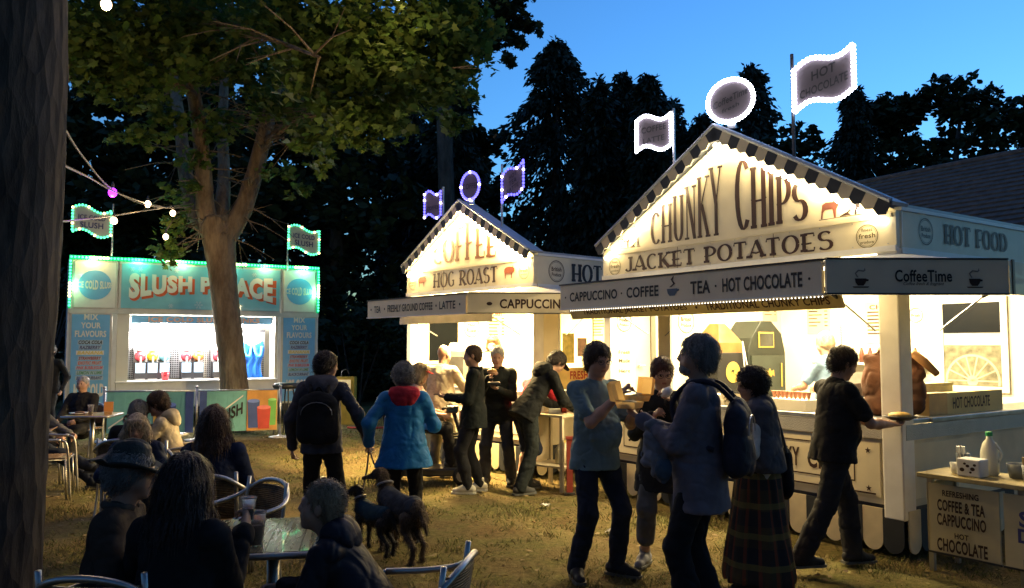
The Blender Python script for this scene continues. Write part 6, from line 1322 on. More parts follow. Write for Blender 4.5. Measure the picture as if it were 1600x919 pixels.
def person(key, label, px, D, yaw, H=1.74, hip=None, lean=0, side=0, tw=0, head=(0, 0, 0), lh=None, rh=None, lf=(-.10, 0, 0), rf=(.10, 0, 0), z0=0.0, skin=1.0, top=None, legs=None, skirt=None, shoes=(.03, .03, .03), hair=None, hat=None,
           build=1.0, belly=0.0, sw=1.0, h=.012, seed=1, palm=None, curl=.7, group=None, lelb=None, relb=None, foot_yaw=(0, 0), glasses=False, beard=None, xy=None, sit=False):
    k = H / 1.75; up0 = A3(0, 0, 1); loc = Vector((gx(px, D), D, z0)) if xy is None else Vector((xy[0], xy[1], z0))
    t = thing('person', label, 'person', loc, R(yaw), group); SK = skin_m(skin)
    hipz = (.525 * H) if hip is None else hip
    P = A3(0, 0, hipz); up = nrm((math.sin(R(side)), math.sin(R(lean)), math.cos(R(lean)))); fw = nrm(A3(0, 1, 0) - up * float(up[1])); rt = np.cross(fw, up)
    rts = rotv(rt, up, tw); fws = rotv(fw, up, tw)
    chest = P + up * .36 * k; neck = P + up * .505 * k; sh = {s: P + up * .455 * k + rts * (s * .178 * k * sw * build ** .3) for s in (-1, 1)}; hp = {s: P + rt * (s * .088 * k * build ** .3) - up0 * .02 for s in (-1, 1)}
    # head frame
    hf = rotv(A3(0, 1, 0) * .65 + fws * .35, up0, head[0]); hf = nrm(hf); hr = nrm(np.cross(hf, up0)); hf = rotv(hf, hr, -head[1]); hq = np.cross(hr, hf); hq = rotv(hq, hf, head[2]); hr = np.cross(hf, hq)
    hk = k if H > 1.5 else k * 1.12; HC = neck + up * .055 * k + hq * .125 * hk + hf * .025 * hk; AX = [hr, hf, hq]
    W = lambda a, b, c: HC + (hr * a + hf * b + hq * c) * hk
    S = Solid()
    bb = build
    S.cone(P, chest, .135 * k * bb, .14 * k * bb, .05, fws, .68); S.cone(sh[-1], sh[1], .048 * k, .048 * k, .05); S.cone(neck - up * .05 * k, HC - hq * .07 * hk - hf * .01, .058 * k, .053 * k * bb ** .5, .03)
    S.ell(W(0, -.012, .022), AX, A3(.076, .096, .094) * hk, .03); S.ell(W(0, .026, -.045), AX, A3(.060 * bb ** .4, .070, .080) * hk, .03); S.ell(W(0, .068, -.103), AX, A3(.026, .022, .02) * hk, .02)
    for s in (-1, 1):
        S.ell(W(s * .048 * bb ** .3, .04, -.045), AX, A3(.026, .03, .034) * hk, .02); S.ell(W(s * .078, -.008, -.015), AX, A3(.010, .020, .032) * hk, .006)
        S.ell(W(s * .031, .102, .0), AX, A3(.018, .013, .012) * hk, .012, '-'); S.ell(W(s * .031, .080, .0), AX, A3(.013, .0135, .010) * hk, .003); S.cone(W(s * .014, .090, .019), W(s * .046, .079, .020), .007 * hk, .005 * hk, .012)
    S.cone(W(0, .084, .014), W(0, .103, -.030), .009 * hk, .0125 * hk, .016); S.ell(W(0, .096, -.033), AX, A3(.017, .012, .009) * hk, .008); S.ell(W(0, .088, -.066), AX, A3(.024, .012, .010) * hk, .008); S.ell(W(0, .1015, -.0655), AX, A3(.022, .006, .0022) * hk, .003, '-')
    paint = [(W(s * .031, .092, 0), .0085 * hk, 1) for s in (-1, 1)] + [(W(dx, .099, -.066), .009 * hk, 2) for dx in (-.012, 0, .012)]
    la, lf_ = .172 * H, .158 * H; elb, wri = {}, {}; gar = Solid()
    for s, tg, el in ((-1, lh, lelb), (1, rh, relb)):
        if tg is None: tg = (s * .27 * k * bb ** .3, .05, hipz - .06 * k) if not sit else (s * .14, .36, hipz + .13)
        pole = el if el is not None else (s * .55, -.75, -.45); e, w = ik(sh[s], tg, la, lf_, pole); elb[s], wri[s] = e, w
        S.cone(sh[s], e, .047 * k * bb ** .5, .038 * k * bb ** .5, .03); S.cone(e, e + (w - e) * .35, .036 * k, .041 * k * bb ** .4, .02); S.cone(e + (w - e) * .35, w, .040 * k * bb ** .4, .026 * k, .02)
        pn = (palm or {}).get(s); pn = A3(*pn) if pn is not None else (-rt * s * .8 + fw * .2 if tg[2] < hipz + .02 else up0 * -.2 - rt * s); hand(S, w, w - e, pn, s, k, curl, .0088 if h < .01 else .0105)
    kne, ank = {}, {}; th, shn = .245 * H, .246 * H
    for s, tg in ((-1, lf), (1, rf)):
        tg = A3(*tg); a = tg + A3(0, 0, .075 * k); kn, an = ik(hp[s], a, th, shn, (s * .12, 1, .15)); kne[s], ank[s] = kn, an
        S.cone(hp[s], kn, .076 * k * bb ** .5, .052 * k, .03); S.cone(kn, kn + (an - kn) * .33 + A3(0, -.008, 0), .050 * k, .056 * k * bb ** .4, .02); S.cone(kn + (an - kn) * .33 + A3(0, -.008, 0), an, .055 * k * bb ** .4, .035 * k, .02)
        fd = rotv((0, 1, 0), up0, foot_yaw[0 if s < 0 else 1]); pit = 0
        S.cone(an + fd * -.03 - up0 * .035 * k, an + fd * .13 * k - up0 * .055 * k, .034 * k, .026 * k, .02)
        if shoes is not None:
            sm = cloth('shoe_%.2f_%.2f' % (shoes[0], shoes[2]), shoes, .2, .1, 60, .55); sh_ = Solid(); sh_.cone(an + fd * -.045 * k - up0 * .025 * k, an + fd * .06 * k - up0 * .02 * k, .046 * k, .044 * k, .02); sh_.cone(an + fd * .05 * k - up0 * .035 * k, an + fd * .155 * k - up0 * .047 * k, .045 * k, .036 * k, .03); sh_.cone(an - up0 * .02, an + up0 * .05 * k, .044 * k, .047 * k, .02); sh_.cut(an - up0 * .078 * k, (0, 0, 1))
            o = link(bpy.data.objects.new('shoe', sh_.mesh('shoe', sm, max(h * .9, .008), .0, seed=seed)), t)
            fl = Matrix.Rotation(math.atan2(fd[1], fd[0]), 4, 'Z'); so = MB().prism([(x * k, y * k) for x, y in ((-.09, -.032), (-.06, -.045), (.06, -.043), (.14, -.05), (.19, -.035), (.20, 0), (.19, .035), (.14, .05), (.06, .043), (-.06, .045), (-.09, .032))], 2, -.076 * k, -.056 * k)
            so = so.build('sole', M('shoe_sole', (.10, .10, .09), .7) if sum(shoes) < 1 else M('white_sole', (.5, .48, .42), .6), o); so.matrix_local = Matrix.Translation(Vector([float(v) for v in an])) @ fl
    o = link(bpy.data.objects.new('body', S.mesh('body', [SK, eye_m, lip_m], h, seed=seed, paint=paint)), t)
    # --- upper garment
    if top:
        m = top['m']; th_ = top.get('t', .022) * k; ln = top.get('len', .06) * k; fl_ = top.get('flare', 0); g = Solid(); ff = .70 + .10 * (bb - 1)
        g.cone(P - up * ln * (0 if sit else 1) * .4, P + up * .22 * k, (.152 * bb) * k + th_ * .6 + fl_ * .3, .142 * k * bb + th_ * .6, .05, fws, ff + belly * .2); g.cone(P + up * .18 * k, chest, .142 * k * bb + th_ * .5, .152 * k * bb ** .8 + th_ * .5, .05, fws, ff)
        if belly: g.ell(P + up * .14 * k + fw * .09 * k, [rt, fw, up], A3(.15 * bb, .10 + belly * .12, .17) * k, .08)
        g.cone(sh[-1] * .92 + sh[1] * .08 + up * .004, sh[1] * .92 + sh[-1] * .08 + up * .004, .050 * k + th_ * .45, .050 * k + th_ * .45, .06)
        g.cone(chest + up * .06 * k, neck - up * .005 * k, .098 * k * bb ** .4, .062 * k, .04)
        if ln > .02 and not sit: g.cone(P, P - up * ln, .165 * k * bb + th_ * .7 + fl_ * .3, .172 * k * bb + th_ + fl_, .04, fw, .82)
        for s in (-1, 1):
            e, w = elb[s], wri[s]; ra = .051 * k * bb ** .5 + th_ * .45
            if top.get('sleeve', 'long') == 'short':
                q = sh[s] + (e - sh[s]) * .72; g.cone(sh[s], q, ra, ra * .98, .04); g.cut(q, -(e - sh[s])) if False else None
            else: g.cone(sh[s], e, ra, .047 * k + th_ * .45, .04); g.cone(e, e + (w - e) * .93, .047 * k + th_ * .45, .034 * k + th_ * .4, .03); g.cone(e + (w - e) * .88, e + (w - e) * .97, .040 * k + th_ * .4, .040 * k + th_ * .4, .006)
        if not sit: g.cut(P - up * ln, up)
        o = link(bpy.data.objects.new(top.get('n', 'jacket'), g.mesh('top', m, h, top.get('wr', .009) * .85, top.get('wl', .075), seed)), t)
        if top.get('hood'):
            q = Solid(); hm = top['hood']; q.cone(neck - fws * .07 * k + up * .02 * k - rts * .09 * k, neck - fws * .07 * k + up * .02 * k + rts * .09 * k, .055 * k, .055 * k, .04); q.ell(neck - fws * .10 * k - up * .03 * k, [rts, fws, up], A3(.125, .065, .10) * k, .05)
            for s in (-1, 1): q.cone(neck - fws * .05 * k + rts * s * .10 * k + up * .02 * k, neck + fws * .06 * k + rts * s * .055 * k - up * .02 * k, .042 * k, .024 * k, .03)
            link(bpy.data.objects.new('hood', q.mesh('hood', hm, h, .006, .07, seed + 3)), t)
        if top.get('collar'):
            q = Solid()
            for i in range(9):
                a0, a1 = R(-150 + i * 33), R(-150 + (i + 1) * 33); r_ = .072 * k; f0 = lambda a: neck + rts * (r_ * math.sin(a)) - fws * (r_ * .95 * math.cos(a)) + up * (.022 * k)
                q.cone(f0(a0), f0(a1), .019 * k, .019 * k, .012)
            link(bpy.data.objects.new('collar', q.mesh('collar', top['collar'], min(h, .010), .002, .05, seed)), t)
        if top.get('open'):   # a coat left open over another shirt: a front strip
            pass
    if legs:
        m = legs['m']; th_ = legs.get('t', .016) * k; end = legs.get('end', 1.0); g = Solid(); g.cone(P - up * .01, P + up * .05 * k, .146 * k * bb ** .8, .130 * k * bb ** .8, .05, fw, .66)
        for s in (-1, 1):
            a = kne[s] + (ank[s] - kne[s]) * min(1.0, end * 1.0); g.cone(hp[s] - rt * s * .005, kne[s], .088 * k * bb ** .6 + th_ * .6, .060 * k + th_ * .8, .05); g.cone(kne[s], kne[s] + (a - kne[s]) * .5, .059 * k + th_ * .8, .055 * k + th_ * 1.1, .03); g.cone(kne[s] + (a - kne[s]) * .5, a + (a - kne[s]) * .02, .055 * k + th_ * 1.1, .046 * k + th_ * legs.get('hem', 1.3), .02)
        g.cut((0, 0, .03 * k), (0, 0, 1)) if not sit else None
        link(bpy.data.objects.new('trousers', g.mesh('trousers', m, h, legs.get('wr', .007), .07, seed + 1)), t)
    if skirt:
        g = Solid(); z1 = skirt['z']; g.cone(P + up * .08 * k, P - up0 * .1, .14 * k * bb, .185 * k * bb, .05, fw, .8); g.cone(P - up0 * .08, (0, .0, z1 + .05), .185 * k * bb, skirt['r'], .05, fw, .85); g.cut((0, 0, z1), (0, 0, 1))
        V = link(bpy.data.objects.new('skirt', g.mesh('skirt', skirt['m'], h, .03, .11, seed + 2, hairy=.12)), t)
    # --- hair and hats
    if hair:
        st, hm = hair; g = Solid(); kk = hk; fine = min(h, .009)
        if st in ('short', 'crop', 'long', 'bob', 'curly'):
            e = {'crop': .004, 'short': .012, 'long': .016, 'bob': .018, 'curly': .026}[st]; g.ell(W(0, -.018, .028), AX, A3(.078 + e, .098 + e, .092 + e) * kk, .02)
            g.ell(W(0, -.05, -.03), AX, A3(.070 + e * .6, .058 + e * .6, .07) * kk, .03)
            if st != 'crop' or True: g.ell(W(0, .13, -.05), AX, A3(.085, .11, .105) * kk, .02, '-')
            if st in ('short', 'crop'):
                for s in (-1, 1): g.cone(W(s * .073, .018, .03), W(s * .075, .012, -.02), .014 * kk, .008 * kk, .012)
            if st in ('long', 'bob'):
                L = .34 if st == 'long' else .14
                for i in range(9):
                    a = R(-105 + i * 26.25); c = W(.082 * math.sin(a), -.02 - .085 * math.cos(a), .0); q = c - up0 * L * (1 - .25 * abs(math.sin(a))) * kk + (hr * math.sin(a) - hf * math.cos(a)) * (.0 + .01 * (st == 'long')) * kk; mid_ = (c + q) / 2 + (hr * math.sin(a) - hf * math.cos(a)) * .01; g.cone(c, mid_, .024 * kk, .030 * kk, .03); g.cone(mid_, q, .030 * kk, .016 * kk, .03)
                if st == 'bob': g.cone(W(-.05, .075, .085), W(.06, .07, .09), .022 * kk, .02 * kk, .02)
            link(bpy.data.objects.new('hair', g.mesh('hair', hm, fine, {'crop': .0015, 'short': .004, 'curly': .007}.get(st, .006), .026, seed + 4, hairy=.9 if st == 'curly' else .28)), t)
            ho = t.children[-1] if False else [c for c in t.children if c.name.startswith('hair')][-1]
            if h < .011: strands(ho, ho.data, hm, {'crop': 900, 'short': 1500, 'curly': 1600, 'bob': 1800, 'long': 3200}[st], {'crop': .008, 'short': .032, 'curly': .030, 'bob': .07, 'long': .10}[st], -hf * .6 - hq * .7 if st not in ('long', 'bob') else -hq - hf * .15, None, {'crop': .5, 'short': .35, 'curly': 1.2, 'bob': .22, 'long': .22}[st], seed + 9)
    if beard is not None:
        g = Solid(); g.ell(W(0, .045, -.088), AX, A3(.058, .055, .045) * hk, .02); g.ell(W(0, .13, -.045), AX, A3(.03, .05, .03) * hk, .015, '-'); link(bpy.data.objects.new('beard', g.mesh('beard', beard, min(h, .009), .003, .02, seed + 5, hairy=.5)), t)
    if hat:
        st, hm = hat; g = Solid(); fine = min(h, .009)
        if st == 'cap':
            g.ell(W(0, -.014, .042), AX, A3(.088, .108, .088) * hk, .01); g.cut(W(0, 0, .032), hq); ob = link(bpy.data.objects.new('cap', g.mesh('cap', hm, fine, .002, .05, seed)), t)
            v = Solid(); v.ell(W(0, .105, .036), [hr, nrm(hf - hq * .18), nrm(hq + hf * .18)], A3(.072, .078, .010) * hk, .01); link(bpy.data.objects.new('peak', v.mesh('peak', hm, min(fine, .007))), ob)
        elif st == 'beret':
            g.ell(W(0, -.02, .05), AX, A3(.094, .112, .075) * hk, .02); g.cut(W(0, 0, .015), nrm(hq * 1.0 - hf * .25)); link(bpy.data.objects.new('cap', g.mesh('cap', hm, fine, .004, .05, seed)), t)
        elif st == 'brim':
            g.cone(W(0, -.01, .045), W(0, -.015, .085), .104 * hk, .090 * hk, .02, hr, .84); g.ell(W(0, -.012, .165), AX, A3(.03, .07, .03) * hk, .03, '-'); g.cut(W(0, 0, .03), hq)
            ob = link(bpy.data.objects.new('hat', g.mesh('hat', hm, fine, .004, .06, seed)), t)
            n = 36; P2 = []
            for rr, zz in ((.082, .034), (.115, .030), (.155, .036), (.178, .044), (.156, .030), (.115, .022), (.082, .026)):
                for i in range(n): a = 2 * math.pi * i / n; dip = -.022 * math.cos(2 * a) * (rr - .08) / .1; P2.append(tuple(W(rr * math.cos(a) * .92, rr * math.sin(a) - .01, zz - dip - (.02 * max(0, math.sin(a)) * (rr > .12)) + .02 * (math.sin(a) < -.5) * (rr > .15))))
            MB().add(P2, [(r * n + i, r * n + (i + 1) % n, ((r + 1) % 7) * n + (i + 1) % n, ((r + 1) % 7) * n + i) for r in range(7) for i in range(n)]).build('brim', hm, ob, True)
    if glasses:
        mb = MB()
        for s in (-1, 1):
            mb.tube([Vector([float(x) for x in W(s * .033 + .024 * math.cos(a), .106, .0 + .018 * math.sin(a))]) for a in [i * .6283 for i in range(10)]], .0022, 5, closed=True); mb.tube([Vector([float(x) for x in W(s * .057, .104, .004)]), Vector([float(x) for x in W(s * .080, .01, .006)])], .002, 5)
        mb.build('spectacles', dark_metal, t)
    Mw = Matrix.Translation(loc) @ Matrix.Rotation(R(yaw), 4, 'Z')
    PEOPLE[key] = dict(root=t, M=Mw, wri={s: Mw @ Vector([float(x) for x in wri[s]]) for s in wri}, W=W, neck=neck, up=up, P=P, fw=fws, rt=rts, loc=loc, yaw=yaw, k=k, hnd={s: Mw @ Vector([float(x) for x in (wri[s] + nrm(wri[s] - elb[s]) * .08 * k)]) for s in wri}, elb={s: Mw @ Vector([float(x) for x in elb[s]]) for s in elb})
    return t
# ------------------------------------------------------------------ who stands and sits where
blk = cloth('black', (.018, .018, .02)); blk2 = cloth('soft_black', (.028, .028, .03)); navy = cloth('navy', (.02, .028, .06)); jean = cloth('denim', (.035, .05, .09), .3); djean = cloth('dark_denim', (.025, .03, .045), .3); grey = cloth('grey', (.12, .12, .125)); dgrey = cloth('dark_grey', (.05, .05, .055))
teal = cloth('teal', (.16, .24, .26)); shirtb = cloth('blue_grey_shirt', (.16, .145, .17)); blue = cloth('blue_waterproof', (.02, .17, .42), .15, .1, 60, .55); redc = cloth('red_lining', (.42, .03, .05)); creamc = cloth('cream', (.50, .44, .33)); creamh = cloth('cream_hoodie', (.46, .38, .26)); brownj = cloth('brown_jacket', (.06, .045, .035)); tanc = cloth('tan', (.16, .09, .05)); khaki = cloth('khaki', (.22, .20, .14)); skyb = cloth('sky_blue', (.25, .38, .58)); whitec = cloth('white', (.6, .58, .52)); olive = cloth('olive_black', (.014, .017, .016))
hg, hb, hd, hl, hw, hred = hairm('grey', (.20, .19, .18)), hairm('brown', (.07, .04, .022)), hairm('dark', (.022, .014, .012)), hairm('blond', (.42, .32, .20)), hairm('white', (.38, .37, .36)), hairm('auburn', (.10, .035, .02)); hbo = hairm('fair', (.26, .18, .11))
def tartan():
    m = cloth('tartan', (.10, .08, .04)); n, l, b = nodes(m); tc = n.new('ShaderNodeTexCoord'); sp = n.new('ShaderNodeSeparateXYZ'); l.new(tc.outputs['Object'], sp.inputs[0])
    at2 = n.new('ShaderNodeMath'); at2.operation = 'ARCTAN2'; l.new(sp.outputs[0], at2.inputs[0]); l.new(sp.outputs[1], at2.inputs[1]); prev = None
    def band(src, sc, col, w):
        nonlocal prev
        a = n.new('ShaderNodeMath'); a.operation = 'MULTIPLY'; a.inputs[1].default_value = sc; l.new(src, a.inputs[0]); f = n.new('ShaderNodeMath'); f.operation = 'FRACT'; l.new(a.outputs[0], f.inputs[0]); g = n.new('ShaderNodeMath'); g.operation = 'LESS_THAN'; g.inputs[1].default_value = w; l.new(f.outputs[0], g.inputs[0]); h = n.new('ShaderNodeMath'); h.operation = 'MULTIPLY'; h.inputs[1].default_value = .6; l.new(g.outputs[0], h.inputs[0])
        mx = n.new('ShaderNodeMix'); mx.data_type = 'RGBA'; l.new(h.outputs[0], mx.inputs[0]); mx.inputs[7].default_value = col + (1,)
        if prev is None: mx.inputs[6].default_value = (.075, .055, .03, 1)
        else: l.new(prev, mx.inputs[6])
        prev = mx.outputs[2]
    band(at2.outputs[0], 1.3, (.02, .02, .025), .45); band(sp.outputs[2], 4.2, (.02, .022, .03), .42); band(at2.outputs[0], 2.6, (.22, .06, .03), .22); band(sp.outputs[2], 5.1, (.18, .15, .05), .20)
    l.new(prev, b.inputs['Base Color']); return m

# customers before the potato stall
person('R', 'man in teal T-shirt and jeans eating from an open food box', 928, 6.05, -148, 1.75, top=dict(m=teal, sleeve='short', len=.13, t=.024, n='t_shirt'), legs=dict(m=djean, t=.014), shoes=(.04, .035, .035), hair=('short', hb), head=(-6, 12, 0), lh=(-.10, .34, 1.235), rh=(.02, .30, 1.34), lf=(-.16, .05, 0), rf=(.15, -.04, 0), palm={-1: (.1, .1, 1), 1: (-.4, .2, -.8)}, lelb=(-.45, -.1, -1), relb=(.6, -.1, -1), curl=.9, build=1.04, belly=.28, h=.008, seed=11, glasses=True, foot_yaw=(25, -25), beard=None)
person('S', 'woman with auburn hair and cropped grey trousers raising food to her mouth', 1032, 6.35, 172, 1.63, top=dict(m=blk2, len=.30, t=.03, flare=.02, n='cardigan'), legs=dict(m=grey, end=.62, t=.022), shoes=(.22, .22, .24), hair=('short', hred), head=(8, 14, 0), lelb=(-.4, -.1, -1), relb=(.4, -.1, -1), lh=(-.05, .25, 1.28), rh=(.08, .26, 1.16), lf=(-.14, .04, 0), rf=(.14, -.02, 0), build=1.08, sw=.9, h=.009, seed=12, glasses=True, foot_yaw=(20, -20), curl=1.0)
person('T', 'tall grey-haired man in blue-grey shirt wearing a dark backpack', 1092, 4.92, 66, 1.79, top=dict(m=shirtb, len=.22, t=.03, n='shirt', collar=shirtb), legs=dict(m=blk, t=.018), hair=('short', hg), head=(10, -4, 0), lelb=(-.3, -.25, -1), relb=(.4, -.25, -1), lh=(-.08, .34, 1.24), rh=(.10, .30, 1.18), lf=(-.13, .02, 0), rf=(.13, -.06, 0), palm={-1: (.2, 0, 1), 1: (-.3, 0, 1)}, build=1.02, belly=.2, h=.008, seed=13, curl=.6, beard=hg, skin=.85, foot_yaw=(15, -15))
person('U', 'woman in grey shawl and long tartan skirt', 1180, 5.72, 78, 1.56, top=dict(m=whitec, len=.12, t=.02, n='blouse'), skirt=dict(m=tartan(), z=.085, r=.30), hair=('curly', hd), head=(6, 8, 0), lh=(-.10, .26, 1.04), rh=(.12, .22, .98), lf=(-.09, .04, 0), rf=(.09, 0, 0), build=1.02, sw=.88, h=.008, seed=14, skin=.8)
person('V', 'man in black printed T-shirt walking right with a plate of chips', 1296, 6.3, -80, 1.73, top=dict(m=blk, sleeve='short', len=.10, t=.026, n='t_shirt'), legs=dict(m=blk2, t=.022), hair=('short', hd), head=(-6, 22, 0), lh=(-.10, .46, 1.08), rh=(.10, .44, 1.09), lf=(-.08, .20, 0), rf=(.10, -.34, .04), palm={-1: (0, 0, 1), 1: (0, 0, 1)}, build=1.06, belly=.2, h=.008, seed=15, curl=.35, lean=4, skin=.75)
flat([(-.07, -.09), (.06, -.10), (.08, .02), (.05, .10), (-.04, .11), (-.08, .03)], 'chest_print', PEOPLE['V']['root'], (.03, .185, 1.30), (-1, 0, 0), (0, .1, 1), M('shirt_print', (.30, .20, .16), .8, var=.5, scale=25), .012)
person('W', 'server in light blue T-shirt behind the potato counter', 1294, 8.35, 20, 1.63, z0=.24, top=dict(m=skyb, sleeve='short', len=.10, n='t_shirt'), legs=dict(m=blk), hair=('short', hl), head=(10, 15, 0), rh=(.2, .35, 1.0), lh=(-.15, .35, 1.0), h=.012, seed=16)
person('X', 'server with brown hair in white top behind the hog roast counter', 772, 11.75, 165, 1.62, z0=.25, top=dict(m=whitec, len=.1, n='shirt'), legs=dict(m=blk), hair=('bob', hb), head=(0, 18, 0), rh=(.15, .35, 1.0), lh=(-.15, .35, 1.0), h=.012, seed=17)
# customers before the hog roast stall
person('M', 'bald man in cream shirt leaning at the hog roast counter', 687, 10.55, -25, 1.74, top=dict(m=creamc, len=.16, t=.03, n='shirt'), legs=dict(m=khaki, t=.02), shoes=(.3, .28, .25), hair=None, head=(-15, 10, 0), rh=(.16, .50, 1.10), lh=(-.2, .32, 1.06), build=1.10, belly=.2, h=.012, seed=18, lean=6)
person('N', 'man in black jacket with pale trainers standing side-on', 741, 9.45, 84, 1.735, top=dict(m=olive, len=.17, t=.03, n='jacket', collar=olive), legs=dict(m=blk, t=.017, hem=.5, wr=.004), shoes=(.48, .45, .36), hair=('crop', hb), head=(6, 8, 0), lelb=(-.3, -.3, -1), relb=(.3, -.3, -1), lh=(-.09, .30, 1.10), rh=(.09, .29, 1.09), palm={-1: (.4, 0, .8), 1: (-.4, 0, .8)}, lf=(-.09, .05, 0), rf=(.11, -.06, 0), h=.010, seed=19, lean=-2)
person('O', 'man in black jacket facing the camera eating a roll', 778, 10.0, 172, 1.72, top=dict(m=olive, len=.14, t=.03, n='jacket', collar=olive), legs=dict(m=dgrey, t=.018), hair=('crop', hw), head=(4, 14, 0), lh=(-.05, .30, 1.17), rh=(.06, .27, 1.30), palm={-1: (0, 0, 1)}, lf=(-.17, .0, 0), rf=(.15, .03, 0), h=.010, seed=20, skin=1.05)
person('P', 'man in dark hooded jacket bending over the side table', 822, 9.5, -62, 1.80, lean=34, top=dict(m=cloth('deep_black', (.010, .011, .011)), len=.13, t=.035, n='jacket', hood=cloth('deep_black', (.01, .011, .011))), legs=dict(m=cloth('green_black', (.018, .022, .022)), t=.02), shoes=(.05, .05, .05), hair=('short', hd), hat=('cap', blk), head=(0, 32, 0), rh=(.12, .62, .93), lh=(-.16, .58, .93), lf=(-.15, .08, 0), rf=(.15, -.16, 0), h=.010, seed=21)
person('Q', 'bare-legged person in red top hidden behind the bending man', 818, 9.95, -58, 1.58, lean=22, top=dict(m=redc, len=.05, n='top'), legs=dict(m=navy, end=.02, t=.03), shoes=(.35, .33, .3), hair=('short', hb), head=(0, 25, 0), rh=(.10, .60, .94), lh=(-.16, .56, .94), h=.012, seed=22)
# the couple walking away
person('KM', 'man in dark hooded top and backpack walking away hand in hand', 506, 7.2, 2, 1.67, top=dict(m=cloth('slate', (.06, .06, .075)), len=.13, t=.03, n='hooded_top', hood=cloth('slate_hood', (.085, .085, .105))), legs=dict(m=blk, t=.016), hair=('short', hd), head=(-52, 6, 0), rh=(.40, .02, .86), lh=(-.27, .03, .80), lf=(-.12, .05, 0), rf=(.13, -.05, 0), h=.009, seed=23, skin=.9, build=.98)
person('KW', 'woman in bright blue coat with red hood walking two dogs', 633, 7.15, 6, 1.56, top=dict(m=blue, len=.20, t=.045, flare=.05, n='coat', hood=redc, wr=.008), legs=dict(m=blk, t=.012), hair=('curly', hg), head=(28, 8, 0), lh=(-.31, .06, .84), rh=(.17, .30, .98), lf=(-.09, .03, 0), rf=(.1, -.04, 0), h=.009, seed=24, build=1.10, glasses=True)
q = PEOPLE['KW']; g = Solid(); g.cone(q['neck'] - q['rt'] * .08 - q['fw'] * .02, q['neck'] + q['rt'] * .08 - q['fw'] * .02, .062, .062, .03); link(bpy.data.objects.new('collar', g.mesh('collar', blue, .010, .005, .06, 3)), q['root'])
person('B', 'dark standing person half hidden at the left end of the slush stall', 82, 15.4, 175, 1.75, top=dict(m=blk, len=.12), legs=dict(m=blk2), hair=('short', hd), h=.016, seed=25)
# seated people
SH = dict(sit=True, lf=(-.13, .50, 0), rf=(.13, .46, 0))
person('A', 'seated person in grey with legs stretched out beside the big trunk', 60, 9.72, -96, 1.66, hip=.50, lean=-12, top=dict(m=grey, n='jacket'), legs=dict(m=djean), hair=('bob', hb), head=(-25, 0, 0), sit=True, lf=(-.10, .72, 0), rf=(.06, .80, .20), h=.011, seed=26, shoes=(.03, .03, .03))
person('C', 'seated grey-haired man in black jacket facing the camera at the far table', 132, 12.2, 178, 1.68, hip=.47, lean=-4, top=dict(m=blk, n='jacket', t=.035, collar=blk), legs=dict(m=blk2), hair=('crop', hw), head=(0, 4, 0), h=.012, seed=27, build=1.15, skin=1.05, **SH)
person('Dc', 'person in black jacket and grey cap sitting with back to the camera', 212, 8.0, 12, 1.58, hip=.44, lean=14, top=dict(m=blk, n='jacket', t=.035), legs=dict(m=blk2), hair=('short', hg), hat=('cap', cloth('grey_cap', (.10, .10, .10))), head=(-15, 14, 0), h=.010, seed=28, build=1.15, **SH)
person('E', 'person in cream hoodie and tan cap sitting side-on', 279, 8.3, 98, 1.66, hip=.49, lean=14, top=dict(m=creamh, n='hoodie', t=.04, hood=creamh), legs=dict(m=djean), hair=('short', hb), hat=('cap', cloth('tan_cap', (.13, .07, .035))), head=(0, 14, 0), lh=(-.10, .46, .78), rh=(.10, .46, .76), h=.009, seed=29, **SH)
person('Fb', 'blonde woman in navy jacket facing the camera', 221, 7.12, -160, 1.52, hip=.43, lean=16, top=dict(m=navy, n='jacket', t=.04), legs=dict(m=blk2), hair=('bob', hl), head=(0, 10, 0), lh=(-.12, .40, .70), rh=(.12, .42, .72), h=.009, seed=30, **SH)
person('Gc', 'woman with long curly brown hair and navy top sitting with back to the camera', 336, 5.95, 10, 1.68, hip=.48, lean=6, top=dict(m=navy, n='top', t=.03), legs=dict(m=djean), hair=('long', hairm('chestnut', (.075, .035, .018))), head=(-4, 0, 0), h=.009, seed=31, build=1.05, **SH)
person('H', 'man in dark brimmed hat and brown jacket looking right', 173, 3.74, -80, 1.70, hip=.46, lean=8, top=dict(m=brownj, n='jacket', t=.035, collar=cloth('collar_brown', (.09, .075, .06))), legs=dict(m=djean), hair=('short', hg), hat=('brim', M('waxed_hat', (.03, .033, .028), .6, var=.3, scale=12, bump=.3)), head=(8, 4, 0), lh=(-.05, .34, .70), rh=(.12, .34, .70), h=.008, seed=32, skin=.95, **SH)
person('I', 'long dark-haired woman in black jacket in the foreground with back to the camera', 278, 3.36, -14, 1.66, hip=.48, lean=6, top=dict(m=blk, n='jacket', t=.04, wr=.008), legs=dict(m=blk2), hair=('long', hairm('black_brown', (.03, .016, .013))), head=(-6, 4, 0), rh=(.10, .36, .86), lh=(-.2, .40, .75), relb=(.10, -.4, -1), palm={1: (-1, 0, 0)}, curl=1.1, h=.008, seed=33, build=1.02, **SH)
person('J', 'boy with short fair hair in dark hooded jacket leaning over the table', 602, 3.62, 84, 1.44, hip=.50, lean=36, top=dict(m=cloth('padded_black', (.016, .016, .024), .2, .1, 40, .5), n='jacket', t=.05, hood=cloth('padded_hood', (.02, .02, .03), .2, .1, 40, .5), wr=.009), legs=dict(m=djean), hair=('crop', hbo), head=(2, -18, 0), lh=(-.12, .50, .60), rh=(.12, .50, .58), h=.008, seed=34, sit=True, lf=(-.12, .42, 0), rf=(.12, .40, 0), skin=.95)

